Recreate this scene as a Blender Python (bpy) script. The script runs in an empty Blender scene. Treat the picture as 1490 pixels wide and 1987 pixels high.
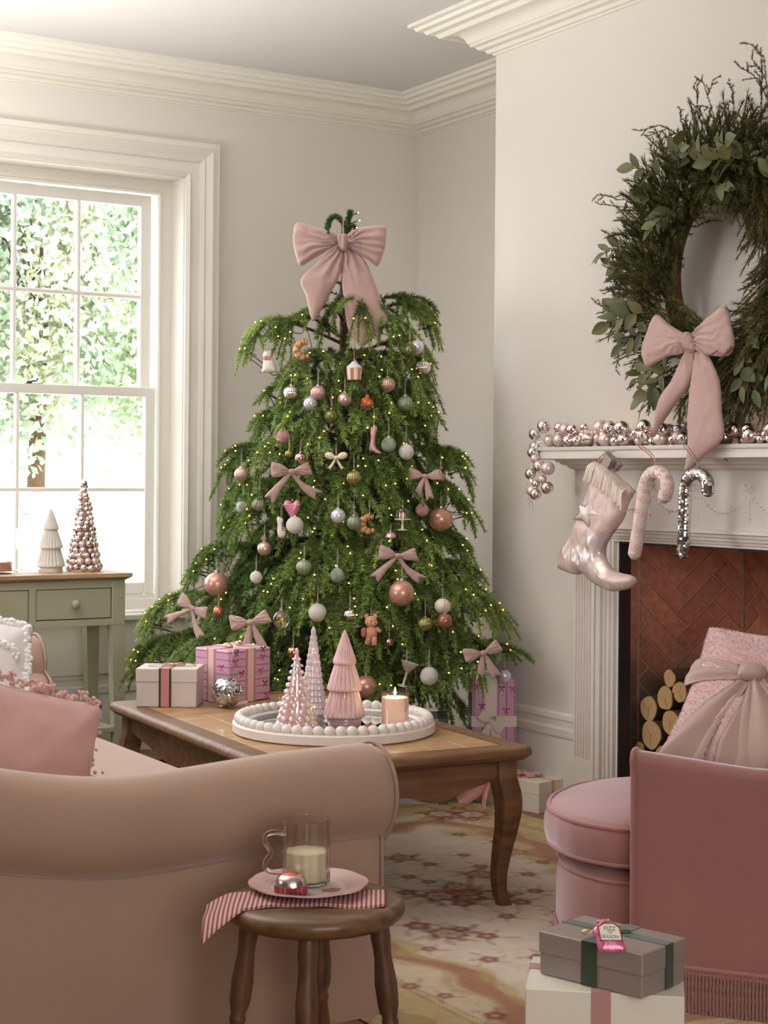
import bpy, bmesh, math, random
import numpy as np
from mathutils import Vector, Matrix, geometry
from math import sin, cos, pi, radians, sqrt, atan2

scene = bpy.context.scene
COL = scene.collection
random.seed(7)
RNG = np.random.default_rng(7)

# ---------------------------------------------------------------- camera
HEAD = radians(31.4)
cam_data = bpy.data.cameras.new('camera')
cam = bpy.data.objects.new('camera', cam_data)
COL.objects.link(cam)
cam.location = (0, 0, 1.2)
cam.rotation_euler = (Matrix.Rotation(-HEAD, 4, 'Z') @ Matrix.Rotation(radians(90), 4, 'X')
                      @ Matrix.Rotation(radians(0.45), 4, 'Z')).to_euler()
cam_data.sensor_fit = 'AUTO'
cam_data.sensor_width = 36
cam_data.lens = 57.34
cam_data.shift_y = -0.036
cam_data.dof.use_dof = True
cam_data.dof.focus_distance = 5.0
cam_data.dof.aperture_fstop = 13
scene.camera = cam

# ---------------------------------------------------------------- view, world, lights
scene.view_settings.view_transform = 'Standard'
scene.view_settings.look = 'None'
scene.view_settings.gamma = 1
scene.view_settings.use_curve_mapping = False
scene.view_settings.exposure = -0.2
scene.cycles.max_bounces = 9
scene.cycles.diffuse_bounces = 5
scene.cycles.glossy_bounces = 4
scene.cycles.transmission_bounces = 8
scene.cycles.transparent_max_bounces = 12
scene.cycles.caustics_reflective = False
scene.cycles.sample_clamp_indirect = 6

world = bpy.data.worlds.new('sky'); scene.world = world
world.use_nodes = True
wn = world.node_tree.nodes; wl = world.node_tree.links
wbg = wn['Background']
wbg.inputs['Color'].default_value = (0.93, 0.97, 1.0, 1)
wbg.inputs['Strength'].default_value = 8.5

def area_light(name, loc, look, sx, sy, watts, color, spread=180):
    l = bpy.data.lights.new(name, 'AREA'); l.shape = 'RECTANGLE'; l.size = sx; l.size_y = sy
    l.energy = watts; l.color = color; l.spread = radians(spread)
    o = bpy.data.objects.new(name, l); COL.objects.link(o); o.location = loc
    o.rotation_euler = (Vector(look) - Vector(loc)).to_track_quat('-Z', 'Y').to_euler()
    return o
area_light('daylight_left_window', (-1.6, 4.7, 1.55), (2.0, 4.7, 1.35), 1.3, 1.8, 3, (1.0, 0.985, 0.975))
area_light('rear_fill_light', (0.3, -1.7, 1.7), (1.6, 4.6, 1.8), 2.6, 2.0, 112, (1.0, 0.975, 0.95))  # fill lamp added behind the camera; the rear wall has no window
area_light('added_ceiling_bounce', (0.45, 4.6, 1.45), (0.6, 4.75, 3.2), 1.2, 1.2, 150, (1.0, 0.985, 0.98), 134)  # uplight added out of view to brighten the ceiling and upward faces
area_light('daylight_back_window', (2.02, 6.80, 1.55), (2.0, 3.0, 1.0), 1.5, 1.8, 9, (0.95, 0.97, 1.0))

# ---------------------------------------------------------------- helpers
def lin(c):
    return tuple(((v / 255) / 12.92 if v <= 10 else (((v / 255) + 0.055) / 1.055) ** 2.4) for v in c)

def put(o, parent=None):
    COL.objects.link(o)
    if parent: o.parent = parent
    return o

def thing(name, label, cat, loc=(0, 0, 0), rot=(0, 0, 0), group=None):
    o = bpy.data.objects.new(name, None); COL.objects.link(o)
    o.empty_display_size = 0.05
    o.location = loc; o.rotation_euler = rot
    return tag(o, label, cat, group)

def tag(o, label, cat, group=None):
    o['label'] = label; o['category'] = cat
    if group: o['group'] = group
    return o

def struct(o):
    o['kind'] = 'structure'; return o

def dup(root, loc=None, rot=None, label=None, group=None):
    r = root.copy(); COL.objects.link(r)
    if loc is not None: r.location = loc
    if rot is not None: r.rotation_euler = rot
    if label: r['label'] = label
    if group: r['group'] = group
    for ch in root.children:
        c = ch.copy(); COL.objects.link(c); c.parent = r
        for g in ch.children:
            d = g.copy(); COL.objects.link(d); d.parent = c
    return r

class MB:
    """collects shapes, then links them as one mesh object"""
    def __init__(s): s.v = []; s.f = []; s.m = []; s.mi = 0
    def add(s, vs, fs, M=None):
        o = len(s.v)
        if M is not None: vs = [tuple(M @ Vector(p)) for p in vs]
        s.v.extend([tuple(p) for p in vs])
        for f in fs: s.f.append([i + o for i in f]); s.m.append(s.mi)
        return s
    def box(s, lo, hi, M=None, ch=0.0):
        (x0, y0, z0), (x1, y1, z1) = lo, hi
        if ch <= 0:
            vs = [(x, y, z) for z in (z0, z1) for y in (y0, y1) for x in (x0, x1)]
            return s.add(vs, [(0, 2, 3, 1), (4, 5, 7, 6), (0, 1, 5, 4), (2, 6, 7, 3), (0, 4, 6, 2), (1, 3, 7, 5)], M)
        bm = bmesh.new(); bmesh.ops.create_cube(bm, size=1)
        for v in bm.verts:
            v.co = Vector(((x0 + x1) / 2 + v.co.x * (x1 - x0), (y0 + y1) / 2 + v.co.y * (y1 - y0), (z0 + z1) / 2 + v.co.z * (z1 - z0)))
        bmesh.ops.bevel(bm, geom=bm.edges[:], offset=ch, segments=2 if ch > 0.006 else 1, affect='EDGES', profile=0.6)
        bm.verts.index_update()
        vs = [tuple(v.co) for v in bm.verts]; fs = [[v.index for v in f.verts] for f in bm.faces]; bm.free()
        return s.add(vs, fs, M)
    def tube(s, pts, r, n=8, cap=True, M=None, closed=False):
        pts = [Vector(p) for p in pts]; N = len(pts)
        rr = r if hasattr(r, '__len__') else [r] * N
        vs = []; fs = []; up = None
        for i, p in enumerate(pts):
            a = pts[(i - 1) % N] if (i > 0 or closed) else p; b = pts[(i + 1) % N] if (i < N - 1 or closed) else p
            t = (b - a)
            if t.length < 1e-9: t = Vector((0, 0, 1))
            t.normalize()
            if up is None:
                up = Vector((0, 0, 1)) if abs(t.z) < 0.9 else Vector((1, 0, 0))
            x = up - t * up.dot(t)
            if x.length < 1e-6: x = t.orthogonal()
            x.normalize(); up = x; y = t.cross(x)
            for k in range(n):
                an = 2 * pi * k / n
                vs.append(p + (x * cos(an) + y * sin(an)) * rr[i])
        for i in range(N if closed else N - 1):
            j = (i + 1) % N
            for k in range(n):
                k2 = (k + 1) % n
                fs.append((i * n + k, i * n + k2, j * n + k2, j * n + k))
        if cap and not closed:
            fs.append(tuple(range(n - 1, -1, -1))); fs.append(tuple((N - 1) * n + k for k in range(n)))
        return s.add(vs, fs, M)
    def lathe(s, prof, n=24, M=None, rib=None, squash=1.0, caps=True):
        """prof: list of (radius, z); rib(angle, i) multiplies the radius"""
        vs = []; fs = []; N = len(prof)
        for i, (r, z) in enumerate(prof):
            for k in range(n):
                a = 2 * pi * k / n
                q = r * (rib(a, i) if rib else 1)
                vs.append((q * cos(a), q * sin(a) * squash, z))
        for i in range(N - 1):
            for k in range(n):
                k2 = (k + 1) % n
                fs.append((i * n + k, i * n + k2, (i + 1) * n + k2, (i + 1) * n + k))
        if caps and prof[0][0] > 1e-6: fs.append(tuple(range(n - 1, -1, -1)))
        if caps and prof[-1][0] > 1e-6: fs.append(tuple((N - 1) * n + k for k in range(n)))
        return s.add(vs, fs, M)
    def sphere(s, c, r, n=12, m=8, sc=(1, 1, 1), M=None):
        T = Matrix.Translation(c) @ Matrix.Diagonal((*sc, 1))
        if M is not None: T = M @ T
        return s.lathe([(r * sin(pi * i / m) if 0 < i < m else 0.0, -r * cos(pi * i / m)) for i in range(m + 1)], n, T)
    def prism(s, poly, d0, d1, M=None):
        """poly (x,y) extruded from z=d0 to d1"""
        n = len(poly)
        vs = [(x, y, d0) for x, y in poly] + [(x, y, d1) for x, y in poly]
        fs = [tuple(range(n - 1, -1, -1)), tuple(range(n, 2 * n))] + [(i, (i + 1) % n, n + (i + 1) % n, n + i) for i in range(n)]
        return s.add(vs, fs, M)
    def grid(s, fn, nu, nv, M=None, wrap_u=False):
        vs = [fn(i / nu, j / nv) for j in range(nv + 1) for i in range(nu + (0 if wrap_u else 1))]
        w = nu if wrap_u else nu + 1
        fs = []
        for j in range(nv):
            for i in range(nu):
                i2 = (i + 1) % w
                fs.append((j * w + i, j * w + i2, (j + 1) * w + i2, (j + 1) * w + i))
        return s.add(vs, fs, M)
    def sweep(s, prof, path, closed=False, M=None):
        """prof: (offset sideways (left normal, positive), z) swept along a plan path of (x,y) with mitred corners"""
        N = len(path); P = [Vector((p[0], p[1])) for p in path]; vs = []; fs = []; n = len(prof)
        for i in range(N):
            d1 = (P[i] - P[i - 1]).normalized() if (i > 0 or closed) else (P[1] - P[0]).normalized()
            d2 = (P[(i + 1) % N] - P[i]).normalized() if (i < N - 1 or closed) else d1
            n1 = Vector((-d1.y, d1.x)); n2 = Vector((-d2.y, d2.x))
            b = n1 + n2; b = b / max(0.2, b.dot(n1))
            for o, z in prof: vs.append((P[i].x + b.x * o, P[i].y + b.y * o, z))
        for i in range(N if closed else N - 1):
            j = (i + 1) % N
            for k in range(n - 1): fs.append((i * n + k, j * n + k, j * n + k + 1, i * n + k + 1))
        if not closed:
            fs.append(tuple(range(n))); fs.append(tuple((N - 1) * n + k for k in range(n - 1, -1, -1)))
        return s.add(vs, fs, M)
    def obj(s, name, mats, parent=None, smooth=None, fix=True, loc=None):
        me = bpy.data.meshes.new(name); me.from_pydata(s.v, [], s.f)
        mats = mats if isinstance(mats, (list, tuple)) else [mats]
        for m in mats: me.materials.append(m)
        if len(mats) > 1: me.polygons.foreach_set('material_index', s.m)
        if fix:
            bm = bmesh.new(); bm.from_mesh(me); bmesh.ops.recalc_face_normals(bm, faces=bm.faces[:]); bm.to_mesh(me); bm.free()
        if smooth is not None:
            me.polygons.foreach_set('use_smooth', [True] * len(me.polygons))
            if smooth < 180:
                me.set_sharp_from_angle(angle=radians(smooth))
        me.update()
        o = bpy.data.objects.new(name, me)
        if loc is not None: o.location = loc
        return put(o, parent)

def smoothpath(pts, n=8, closed=False):
    P = [Vector(p) for p in pts]; N = len(P); out = []
    for i in range(N if closed else N - 1):
        p0 = P[(i - 1) % N] if (i > 0 or closed) else P[i]; p1 = P[i]; p2 = P[(i + 1) % N]
        p3 = P[(i + 2) % N] if (i < N - 2 or closed) else p2
        for k in range(n):
            t = k / n
            out.append(0.5 * ((2 * p1) + (p2 - p0) * t + (2 * p0 - 5 * p1 + 4 * p2 - p3) * t * t + (3 * p1 - p0 - 3 * p2 + p3) * t ** 3))
    if not closed: out.append(P[-1])
    return out

def vnoise(x, y, z=0.0):
    """cheap smooth numpy value noise"""
    x = np.asarray(x, float); y = np.asarray(y, float)
    xi = np.floor(x).astype(int); yi = np.floor(y).astype(int); fx = x - xi; fy = y - yi
    fx = fx * fx * (3 - 2 * fx); fy = fy * fy * (3 - 2 * fy)
    def h(a, b):
        q = np.sin(a * 127.1 + b * 311.7 + z * 74.7) * 43758.5453
        return q - np.floor(q)
    return (h(xi, yi) * (1 - fx) + h(xi + 1, yi) * fx) * (1 - fy) + (h(xi, yi + 1) * (1 - fx) + h(xi + 1, yi + 1) * fx) * fy

def inflate(poly, thick, step, sub=4, flat=False, power=0.5, disp=None, width=None, seed=0):
    """a 2D outline turned into a padded shape; returns verts (x, y, height), faces"""
    sm = [Vector((p[0], p[1])) for p in (smoothpath([(a, b, 0) for a, b in poly], sub, True) if sub > 1 else [(a, b, 0) for a, b in poly])]
    pts = []
    for i in range(len(sm)):
        a, b = sm[i], sm[(i + 1) % len(sm)]
        k = max(1, int(round((b - a).length / step)))
        for q in range(k): pts.append(a.lerp(b, q / k))
    B = np.array([(p.x, p.y) for p in pts]); n = len(B)
    lo, hi = B.min(0), B.max(0)
    gx, gy = np.meshgrid(np.arange(lo[0] + step / 2, hi[0], step), np.arange(lo[1] + step / 2, hi[1], step * 0.87))
    gx[1::2] += step / 2
    g = np.stack([gx.ravel(), gy.ravel()], 1)
    A2 = np.roll(B, -1, 0)
    inside = np.zeros(len(g), bool)
    for (x0, y0), (x1, y1) in zip(B, A2):
        c = ((y0 > g[:, 1]) != (y1 > g[:, 1]))
        if y0 != y1: inside ^= c & (g[:, 0] < (x1 - x0) * (g[:, 1] - y0) / (y1 - y0) + x0)
    g = g[inside]
    def dist(q):
        d = A2 - B; L = (d * d).sum(1) + 1e-12
        t = np.clip(((q[:, None, :] - B[None]) * d[None]).sum(2) / L[None], 0, 1)
        e = q[:, None, :] - (B[None] + t[..., None] * d[None])
        return np.sqrt((e * e).sum(2)).min(1)
    dg = dist(g) if len(g) else np.zeros(0)
    keep = dg > step * 0.45; g = g[keep]; dg = dg[keep]
    allp = [Vector(p) for p in B] + [Vector(p) for p in g]
    ov, oe, of, _, _, _ = geometry.delaunay_2d_cdt(allp, [(i, (i + 1) % n) for i in range(n)], [], 1, 1e-7)
    V = np.array([(v.x, v.y) for v in ov]); d = dist(V)
    D = width or max(1e-6, d.max())
    t = np.clip(d / D, 0, 1)
    h = thick * np.sqrt(np.clip(1 - (1 - t) ** 2, 0, 1)) if power == 0.5 else thick * t ** power
    edge = d < 1e-6
    if disp is not None: h = h + disp(V[:, 0], V[:, 1]) * np.clip(d / (step * 1.5), 0, 1)
    vs = [(V[i, 0], V[i, 1], h[i]) for i in range(len(V))]; fs = [tuple(f) for f in of]
    if flat:
        return vs, fs
    idx = {}
    for i in range(len(V)):
        if edge[i]: idx[i] = i
        else: idx[i] = len(vs); vs.append((V[i, 0], V[i, 1], -h[i]))
    fs += [tuple(idx[k] for k in reversed(f)) for f in of]
    return vs, fs

def frame(origin, ex, ez, ey=None):
    """matrix with local x->ex, local y->ez-like up, local z->normal"""
    ex = Vector(ex).normalized(); ez = Vector(ez).normalized(); nn = ex.cross(ez).normalized()
    M = Matrix((( ex.x, ez.x, nn.x, origin[0]), (ex.y, ez.y, nn.y, origin[1]), (ex.z, ez.z, nn.z, origin[2]), (0, 0, 0, 1)))
    return M
CR = Vector((cos(HEAD), -sin(HEAD), 0)); CF = Vector((sin(HEAD), cos(HEAD), 0)); UP = Vector((0, 0, 1))

# ---------------------------------------------------------------- materials
def mat(name, color, rough=0.5, metal=0.0, noise=0.0, nscale=20, bump=0.0, bscale=200, sheen=0.0, coat=0.0, trans=0.0, ior=1.45,
        alpha=1.0, stretch=None, color2=None, emit=None, estr=0, spec=0.5, sub=0.0, sheentint=None, bdist=0.002):
    m = bpy.data.materials.new(name); m.use_nodes = True
    nt = m.node_tree; b = nt.nodes['Principled BSDF']
    c = lin(color)
    b.inputs['Base Color'].default_value = (*c, 1); b.inputs['Roughness'].default_value = rough
    b.inputs['Metallic'].default_value = metal; b.inputs['Sheen Weight'].default_value = sheen
    b.inputs['Coat Weight'].default_value = coat; b.inputs['Transmission Weight'].default_value = trans
    b.inputs['IOR'].default_value = ior; b.inputs['Specular IOR Level'].default_value = spec
    if sheen:
        b.inputs['Sheen Roughness'].default_value = 0.45
        if sheentint: b.inputs['Sheen Tint'].default_value = (*lin(sheentint), 1)
    if sub: b.inputs['Subsurface Weight'].default_value = sub; b.inputs['Subsurface Radius'].default_value = (0.02, 0.012, 0.01); b.inputs['Subsurface Scale'].default_value = 0.5
    if emit: b.inputs['Emission Color'].default_value = (*lin(emit), 1); b.inputs['Emission Strength'].default_value = estr
    tc = nt.nodes.new('ShaderNodeTexCoord'); mp = nt.nodes.new('ShaderNodeMapping')
    nt.links.new(tc.outputs['Object'], mp.inputs['Vector'])
    if stretch: mp.inputs['Scale'].default_value = stretch
    if noise or color2:
        n = nt.nodes.new('ShaderNodeTexNoise'); n.inputs['Scale'].default_value = nscale; n.inputs['Detail'].default_value = 6
        nt.links.new(mp.outputs[0], n.inputs['Vector'])
        r = nt.nodes.new('ShaderNodeValToRGB')
        c2 = lin(color2) if color2 else tuple(v * (1 - noise) for v in c)
        r.color_ramp.elements[0].position = 0.32; r.color_ramp.elements[1].position = 0.68
        r.color_ramp.elements[0].color = (*c2, 1); r.color_ramp.elements[1].color = (*c, 1)
        nt.links.new(n.outputs['Fac'], r.inputs['Fac']); nt.links.new(r.outputs['Color'], b.inputs['Base Color'])
    if bump:
        n2 = nt.nodes.new('ShaderNodeTexNoise'); n2.inputs['Scale'].default_value = bscale; n2.inputs['Detail'].default_value = 4
        nt.links.new(mp.outputs[0], n2.inputs['Vector'])
        bp = nt.nodes.new('ShaderNodeBump'); bp.inputs['Strength'].default_value = bump; bp.inputs['Distance'].default_value = bdist
        nt.links.new(n2.outputs['Fac'], bp.inputs['Height']); nt.links.new(bp.outputs[0], b.inputs['Normal'])
    return m

def attr_mat(name, attr='tint', rough=0.5, transl=0.0, spec=0.5, bump=0.0, bscale=300):
    m = bpy.data.materials.new(name); m.use_nodes = True
    nt = m.node_tree; b = nt.nodes['Principled BSDF']; a = nt.nodes.new('ShaderNodeAttribute'); a.attribute_name = attr
    nt.links.new(a.outputs['Color'], b.inputs['Base Color']); b.inputs['Roughness'].default_value = rough
    b.inputs['Specular IOR Level'].default_value = spec
    if bump:
        tc = nt.nodes.new('ShaderNodeTexCoord')
        n2 = nt.nodes.new('ShaderNodeTexNoise'); n2.inputs['Scale'].default_value = bscale
        nt.links.new(tc.outputs['Object'], n2.inputs['Vector'])
        bp = nt.nodes.new('ShaderNodeBump'); bp.inputs['Strength'].default_value = bump; bp.inputs['Distance'].default_value = 0.004
        nt.links.new(n2.outputs['Fac'], bp.inputs['Height']); nt.links.new(bp.outputs[0], b.inputs['Normal'])
    if transl:
        t = nt.nodes.new('ShaderNodeBsdfTranslucent'); x = nt.nodes.new('ShaderNodeMixShader'); x.inputs[0].default_value = transl
        nt.links.new(a.outputs['Color'], t.inputs['Color'])
        out = nt.nodes['Material Output']
        nt.links.new(b.outputs[0], x.inputs[1]); nt.links.new(t.outputs[0], x.inputs[2]); nt.links.new(x.outputs[0], out.inputs['Surface'])
    return m

def wood_mat(name, c1, c2, rough=0.45, stretch=(4, 40, 40), coat=0.0, scale=1.5):
    m = mat(name, c1, rough, color2=c2, nscale=scale, stretch=stretch, bump=0.15, bscale=3, coat=coat)
    return m

def glow_mat(name, color, strength):
    m = bpy.data.materials.new(name); m.use_nodes = True
    nt = m.node_tree; nt.nodes.remove(nt.nodes['Principled BSDF'])
    e = nt.nodes.new('ShaderNodeEmission'); e.inputs['Color'].default_value = (*lin(color), 1); e.inputs['Strength'].default_value = strength
    nt.links.new(e.outputs[0], nt.nodes['Material Output'].inputs['Surface'])
    return m

def pane_mat(name, tint=(1, 1, 1), gloss=0.06, rough=0.02):
    m = bpy.data.materials.new(name); m.use_nodes = True
    nt = m.node_tree; nt.nodes.remove(nt.nodes['Principled BSDF'])
    t = nt.nodes.new('ShaderNodeBsdfTransparent'); t.inputs['Color'].default_value = (*tint, 1)
    g = nt.nodes.new('ShaderNodeBsdfGlossy'); g.inputs['Roughness'].default_value = rough
    lw = nt.nodes.new('ShaderNodeLayerWeight'); lw.inputs['Blend'].default_value = 0.25
    mm = nt.nodes.new('ShaderNodeMath'); mm.operation = 'MULTIPLY_ADD'; mm.inputs[1].default_value = 0.5; mm.inputs[2].default_value = gloss
    x = nt.nodes.new('ShaderNodeMixShader')
    nt.links.new(lw.outputs['Fresnel'], mm.inputs[0]); nt.links.new(mm.outputs[0], x.inputs[0])
    nt.links.new(t.outputs[0], x.inputs[1]); nt.links.new(g.outputs[0], x.inputs[2])
    nt.links.new(x.outputs[0], nt.nodes['Material Output'].inputs['Surface'])
    return m

def iris_mat(name, base, rough=0.2, metal=0.6, scale=60):
    """pearly, colour changing foil made of pink, blue, green and cream patches"""
    m = mat(name, base, rough, metal)
    nt = m.node_tree; b = nt.nodes['Principled BSDF']
    tc = nt.nodes.new('ShaderNodeTexCoord'); v = nt.nodes.new('ShaderNodeTexVoronoi'); v.inputs['Scale'].default_value = scale
    nt.links.new(tc.outputs['Object'], v.inputs['Vector'])
    r = nt.nodes.new('ShaderNodeValToRGB'); r.color_ramp.interpolation = 'LINEAR'
    cs = [(0.0, base), (0.3, (235, 215, 225)), (0.5, (190, 205, 240)), (0.7, (245, 240, 225)), (0.85, (200, 225, 215)), (1.0, base)]
    el = r.color_ramp.elements
    el[0].position = 0; el[0].color = (*lin(cs[0][1]), 1); el[1].position = 1; el[1].color = (*lin(cs[-1][1]), 1)
    for p, c in cs[1:-1]:
        e = el.new(p); e.color = (*lin(c), 1)
    sx = nt.nodes.new('ShaderNodeSeparateColor'); nt.links.new(v.outputs['Color'], sx.inputs[0])
    nt.links.new(sx.outputs[0], r.inputs['Fac']); nt.links.new(r.outputs['Color'], b.inputs['Base Color'])
    return m

def glitter_mat(name, c, c2, rough=0.3, metal=0.5, scale=350):
    m = mat(name, c, rough, metal)
    nt = m.node_tree; b = nt.nodes['Principled BSDF']
    tc = nt.nodes.new('ShaderNodeTexCoord'); v = nt.nodes.new('ShaderNodeTexVoronoi'); v.inputs['Scale'].default_value = scale
    nt.links.new(tc.outputs['Object'], v.inputs['Vector'])
    mx = nt.nodes.new('ShaderNodeMix'); mx.data_type = 'RGBA'
    sx = nt.nodes.new('ShaderNodeSeparateColor'); nt.links.new(v.outputs['Color'], sx.inputs[0])
    mx.inputs['A'].default_value = (*lin(c), 1); mx.inputs['B'].default_value = (*lin(c2), 1)
    nt.links.new(sx.outputs[0], mx.inputs['Factor']); nt.links.new(mx.outputs['Result'], b.inputs['Base Color'])
    n = nt.nodes.new('ShaderNodeNormalMap') if False else None
    bp = nt.nodes.new('ShaderNodeBump'); bp.inputs['Strength'].default_value = 0.6; bp.inputs['Distance'].default_value = 0.001
    nt.links.new(sx.outputs[1], bp.inputs['Height']); nt.links.new(bp.outputs[0], b.inputs['Normal'])
    return m

M = {}
M['wall'] = mat('wall_paint', (228, 222, 214), 0.7, noise=0.02, nscale=1.2)
M['walldark'] = mat('fill_cutting_wall', (112, 100, 90), 0.8)  # unseen walls, darkened to cut fill light on camera-facing sides
M['ceiling'] = mat('ceiling_paint', (216, 213, 210), 0.8)
M['trim'] = mat('white_trim_paint', (232, 227, 218), 0.38)
M['sash'] = mat('sash_paint', (236, 233, 226), 0.35)
M['cornice'] = mat('cornice_plaster', (232, 228, 216), 0.55)
M['mantel'] = mat('mantel_paint', (226, 219, 212), 0.5, noise=0.03, nscale=8)
M['glass'] = pane_mat('window_glass')
M['floor'] = wood_mat('floor_boards', (150, 112, 78), (122, 88, 60), 0.5, (3, 30, 30))
M['brick'] = mat('fire_brick', (138, 84, 62), 0.85, noise=0.22, nscale=30, bump=0.5, bscale=250)
M['brick2'] = mat('fire_brick_dark', (122, 74, 56), 0.85, noise=0.22, nscale=30, bump=0.5, bscale=250)
M['mortar'] = mat('mortar', (192, 146, 122), 0.9, noise=0.15, nscale=60)
M['soot'] = mat('grey_hearth_stone', (92, 80, 72), 0.85, noise=0.2, nscale=40, bump=0.3)
M['slate'] = mat('slate_slip', (52, 48, 50), 0.5, noise=0.1)
M['sage'] = mat('sage_green_paint', (168, 166, 140), 0.45)
M['oak'] = wood_mat('oak_table_wood', (190, 153, 112), (154, 116, 78), 0.42, (3, 30, 30), coat=0.15)
M['oakdark'] = wood_mat('oak_frame_wood', (128, 92, 62), (96, 66, 43), 0.5, (3, 30, 30))
M['oaklight'] = wood_mat('pale_wood_top', (196, 168, 134), (150, 118, 92), 0.5, (1.5, 30, 30))
M['stool'] = wood_mat('stool_wood', (120, 90, 56), (78, 55, 34), 0.42, (6, 30, 30), coat=0.2)
M['stoolleg'] = wood_mat('stool_leg_wood', (106, 72, 48), (68, 45, 30), 0.42, (30, 30, 5), coat=0.2)
M['sofa'] = mat('beige_velvet', (164, 134, 114), 0.8, noise=0.06, nscale=6, bump=0.12, bscale=350, sheen=0.6, sheentint=(240, 228, 226))
M['sofapipe'] = mat('beige_piping', (158, 130, 112), 0.8, sheen=0.2)
M['pinkvelvet'] = mat('rose_velvet', (152, 103, 97), 0.75, noise=0.10, nscale=4, bump=0.1, bscale=300, sheen=1.0, sheentint=(255, 240, 250))
M['pinkpipe'] = mat('rose_piping', (156, 106, 100), 0.75, sheen=0.8, sheentint=(245, 210, 215))
M['fringe'] = mat('rose_fringe_cord', (150, 104, 96), 0.8, sheen=0.3)
M['bow'] = mat('blush_velvet_bow', (190, 158, 150), 0.7, noise=0.05, nscale=15, bump=0.08, bscale=500, sheen=0.6, sheentint=(250, 228, 225))
M['fur'] = mat('pink_plush', (208, 176, 174), 0.95, noise=0.05, nscale=30, sheen=0.9, sheentint=(255, 230, 232), bdist=0.006)
M['satin'] = mat('blush_satin', (170, 140, 130), 0.5, sheen=0.3)
M['whitecloth'] = mat('white_cotton', (226, 222, 222), 0.9, bump=0.2, bscale=500)
M['tuft'] = mat('white_tufting', (240, 237, 236), 0.95, bump=1.0, bscale=260, bdist=0.004)
M['pinkcloth'] = mat('salmon_cotton', (202, 160, 152), 0.85, noise=0.05, nscale=15, bump=0.15, bscale=500, sheen=0.2)
M['pinktuft'] = mat('salmon_tufting', (216, 176, 168), 0.95, bump=1.0, bscale=220, bdist=0.004)
M['bark'] = mat('bark', (96, 72, 50), 0.9, noise=0.35, nscale=40, bump=0.8, bscale=90)
M['twig'] = mat('twig', (98, 68, 44), 0.85, noise=0.2, nscale=60)
M['needle'] = attr_mat('fir_needles', rough=0.38, transl=0.22, spec=0.55)
M['leaf'] = attr_mat('eucalyptus_leaf', rough=0.45, transl=0.25)
M['cable'] = mat('dark_green_cable', (26, 30, 26), 0.5)
M['bulb'] = glow_mat('warm_fairy_bulb', (255, 196, 96), 14)
M['softbulb'] = glow_mat('warm_garland_bulb', (255, 200, 120), 30)
M['gold'] = mat('gold_cap', (200, 165, 95), 0.25, 1.0)
M['silver'] = mat('silver_cap', (205, 200, 196), 0.22, 1.0)
M['thread'] = mat('hanging_thread', (205, 190, 170), 0.6)
M['mirror'] = mat('mirror', (232, 234, 236), 0.03, 1.0)
M['grout'] = mat('disco_core', (70, 66, 64), 0.6)

# ================================================================ ROOM SHELL
XR, XA, YB, YC, ZC = 3.65, 4.22, 6.615, 5.17, 2.965     # chimney breast face, alcove wall, back wall, breast corner, ceiling
XL, YN = -1.7, -2.0
WX0, WX1, WZ0, WZ1 = 1.013, 2.993, 0.60, 2.51                # window opening in the back wall
def plane_box(name, lo, hi, m, ch=0): return struct(MB().box(lo, hi, ch=ch).obj(name, m))
plane_box('floor', (XL - .2, YN - .2, -0.1), (XA + .3, YB + .3, -0.004), M['floor'])
plane_box('ceiling', (XL - .2, YN - .2, ZC), (XA + .3, YB + .3, ZC + .1), M['ceiling'])
b = MB()
T = 0.32
b.box((XL - .2, YB, 0), (WX0, YB + T, ZC)); b.box((WX1, YB, 0), (XA + .2, YB + T, ZC))
b.box((WX0, YB, 0), (WX1, YB + T, WZ0)); b.box((WX0, YB, WZ1), (WX1, YB + T, ZC))
struct(b.obj('wall_back', M['wall']))
plane_box('wall_alcove', (XA, YC - .1, 0), (XA + .2, YB, ZC), M['wall'])
# chimney breast with the firebox hole
FY0, FY1, FZ = 2.74, 4.52, 1.06
b = MB()
b.box((XR, FY1, 0), (XA, YC, ZC)); b.box((XR, 1.9, 0), (XA, FY0, ZC)); b.box((XR, FY0, FZ), (XA, FY1, ZC))
struct(b.obj('wall_chimney_breast', M['wall']))
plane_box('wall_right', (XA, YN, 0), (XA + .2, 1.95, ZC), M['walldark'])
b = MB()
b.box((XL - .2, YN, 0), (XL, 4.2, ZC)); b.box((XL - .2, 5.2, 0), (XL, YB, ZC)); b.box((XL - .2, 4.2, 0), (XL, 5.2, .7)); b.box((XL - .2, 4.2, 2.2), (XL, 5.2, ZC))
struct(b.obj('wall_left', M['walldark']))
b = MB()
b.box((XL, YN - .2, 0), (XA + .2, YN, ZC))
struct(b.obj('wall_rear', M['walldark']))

# floorboards near the camera side (each board its own piece)
fl = bpy.data.objects['floor']
bm_ = [MB().box((-0.06, -0.6 - k * .0, -0.004), (0.06, 0.6, 0.0), ch=0.0015).obj('floorboard', M['floor'], fl) for k in range(1)]
proto = bm_[0]; first = True
rr = random.Random(3)
for i in range(26):
    x = 0.9 + i * 0.1225
    y = 1.6 + rr.uniform(-.5, .2)
    while y < 6.5:
        L = rr.uniform(0.9, 1.2)
        o = proto if first else put(proto.copy(), fl)
        first = False
        o.location = (x, min(y + 0.6, 6.0), 0); y += 1.202

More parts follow.
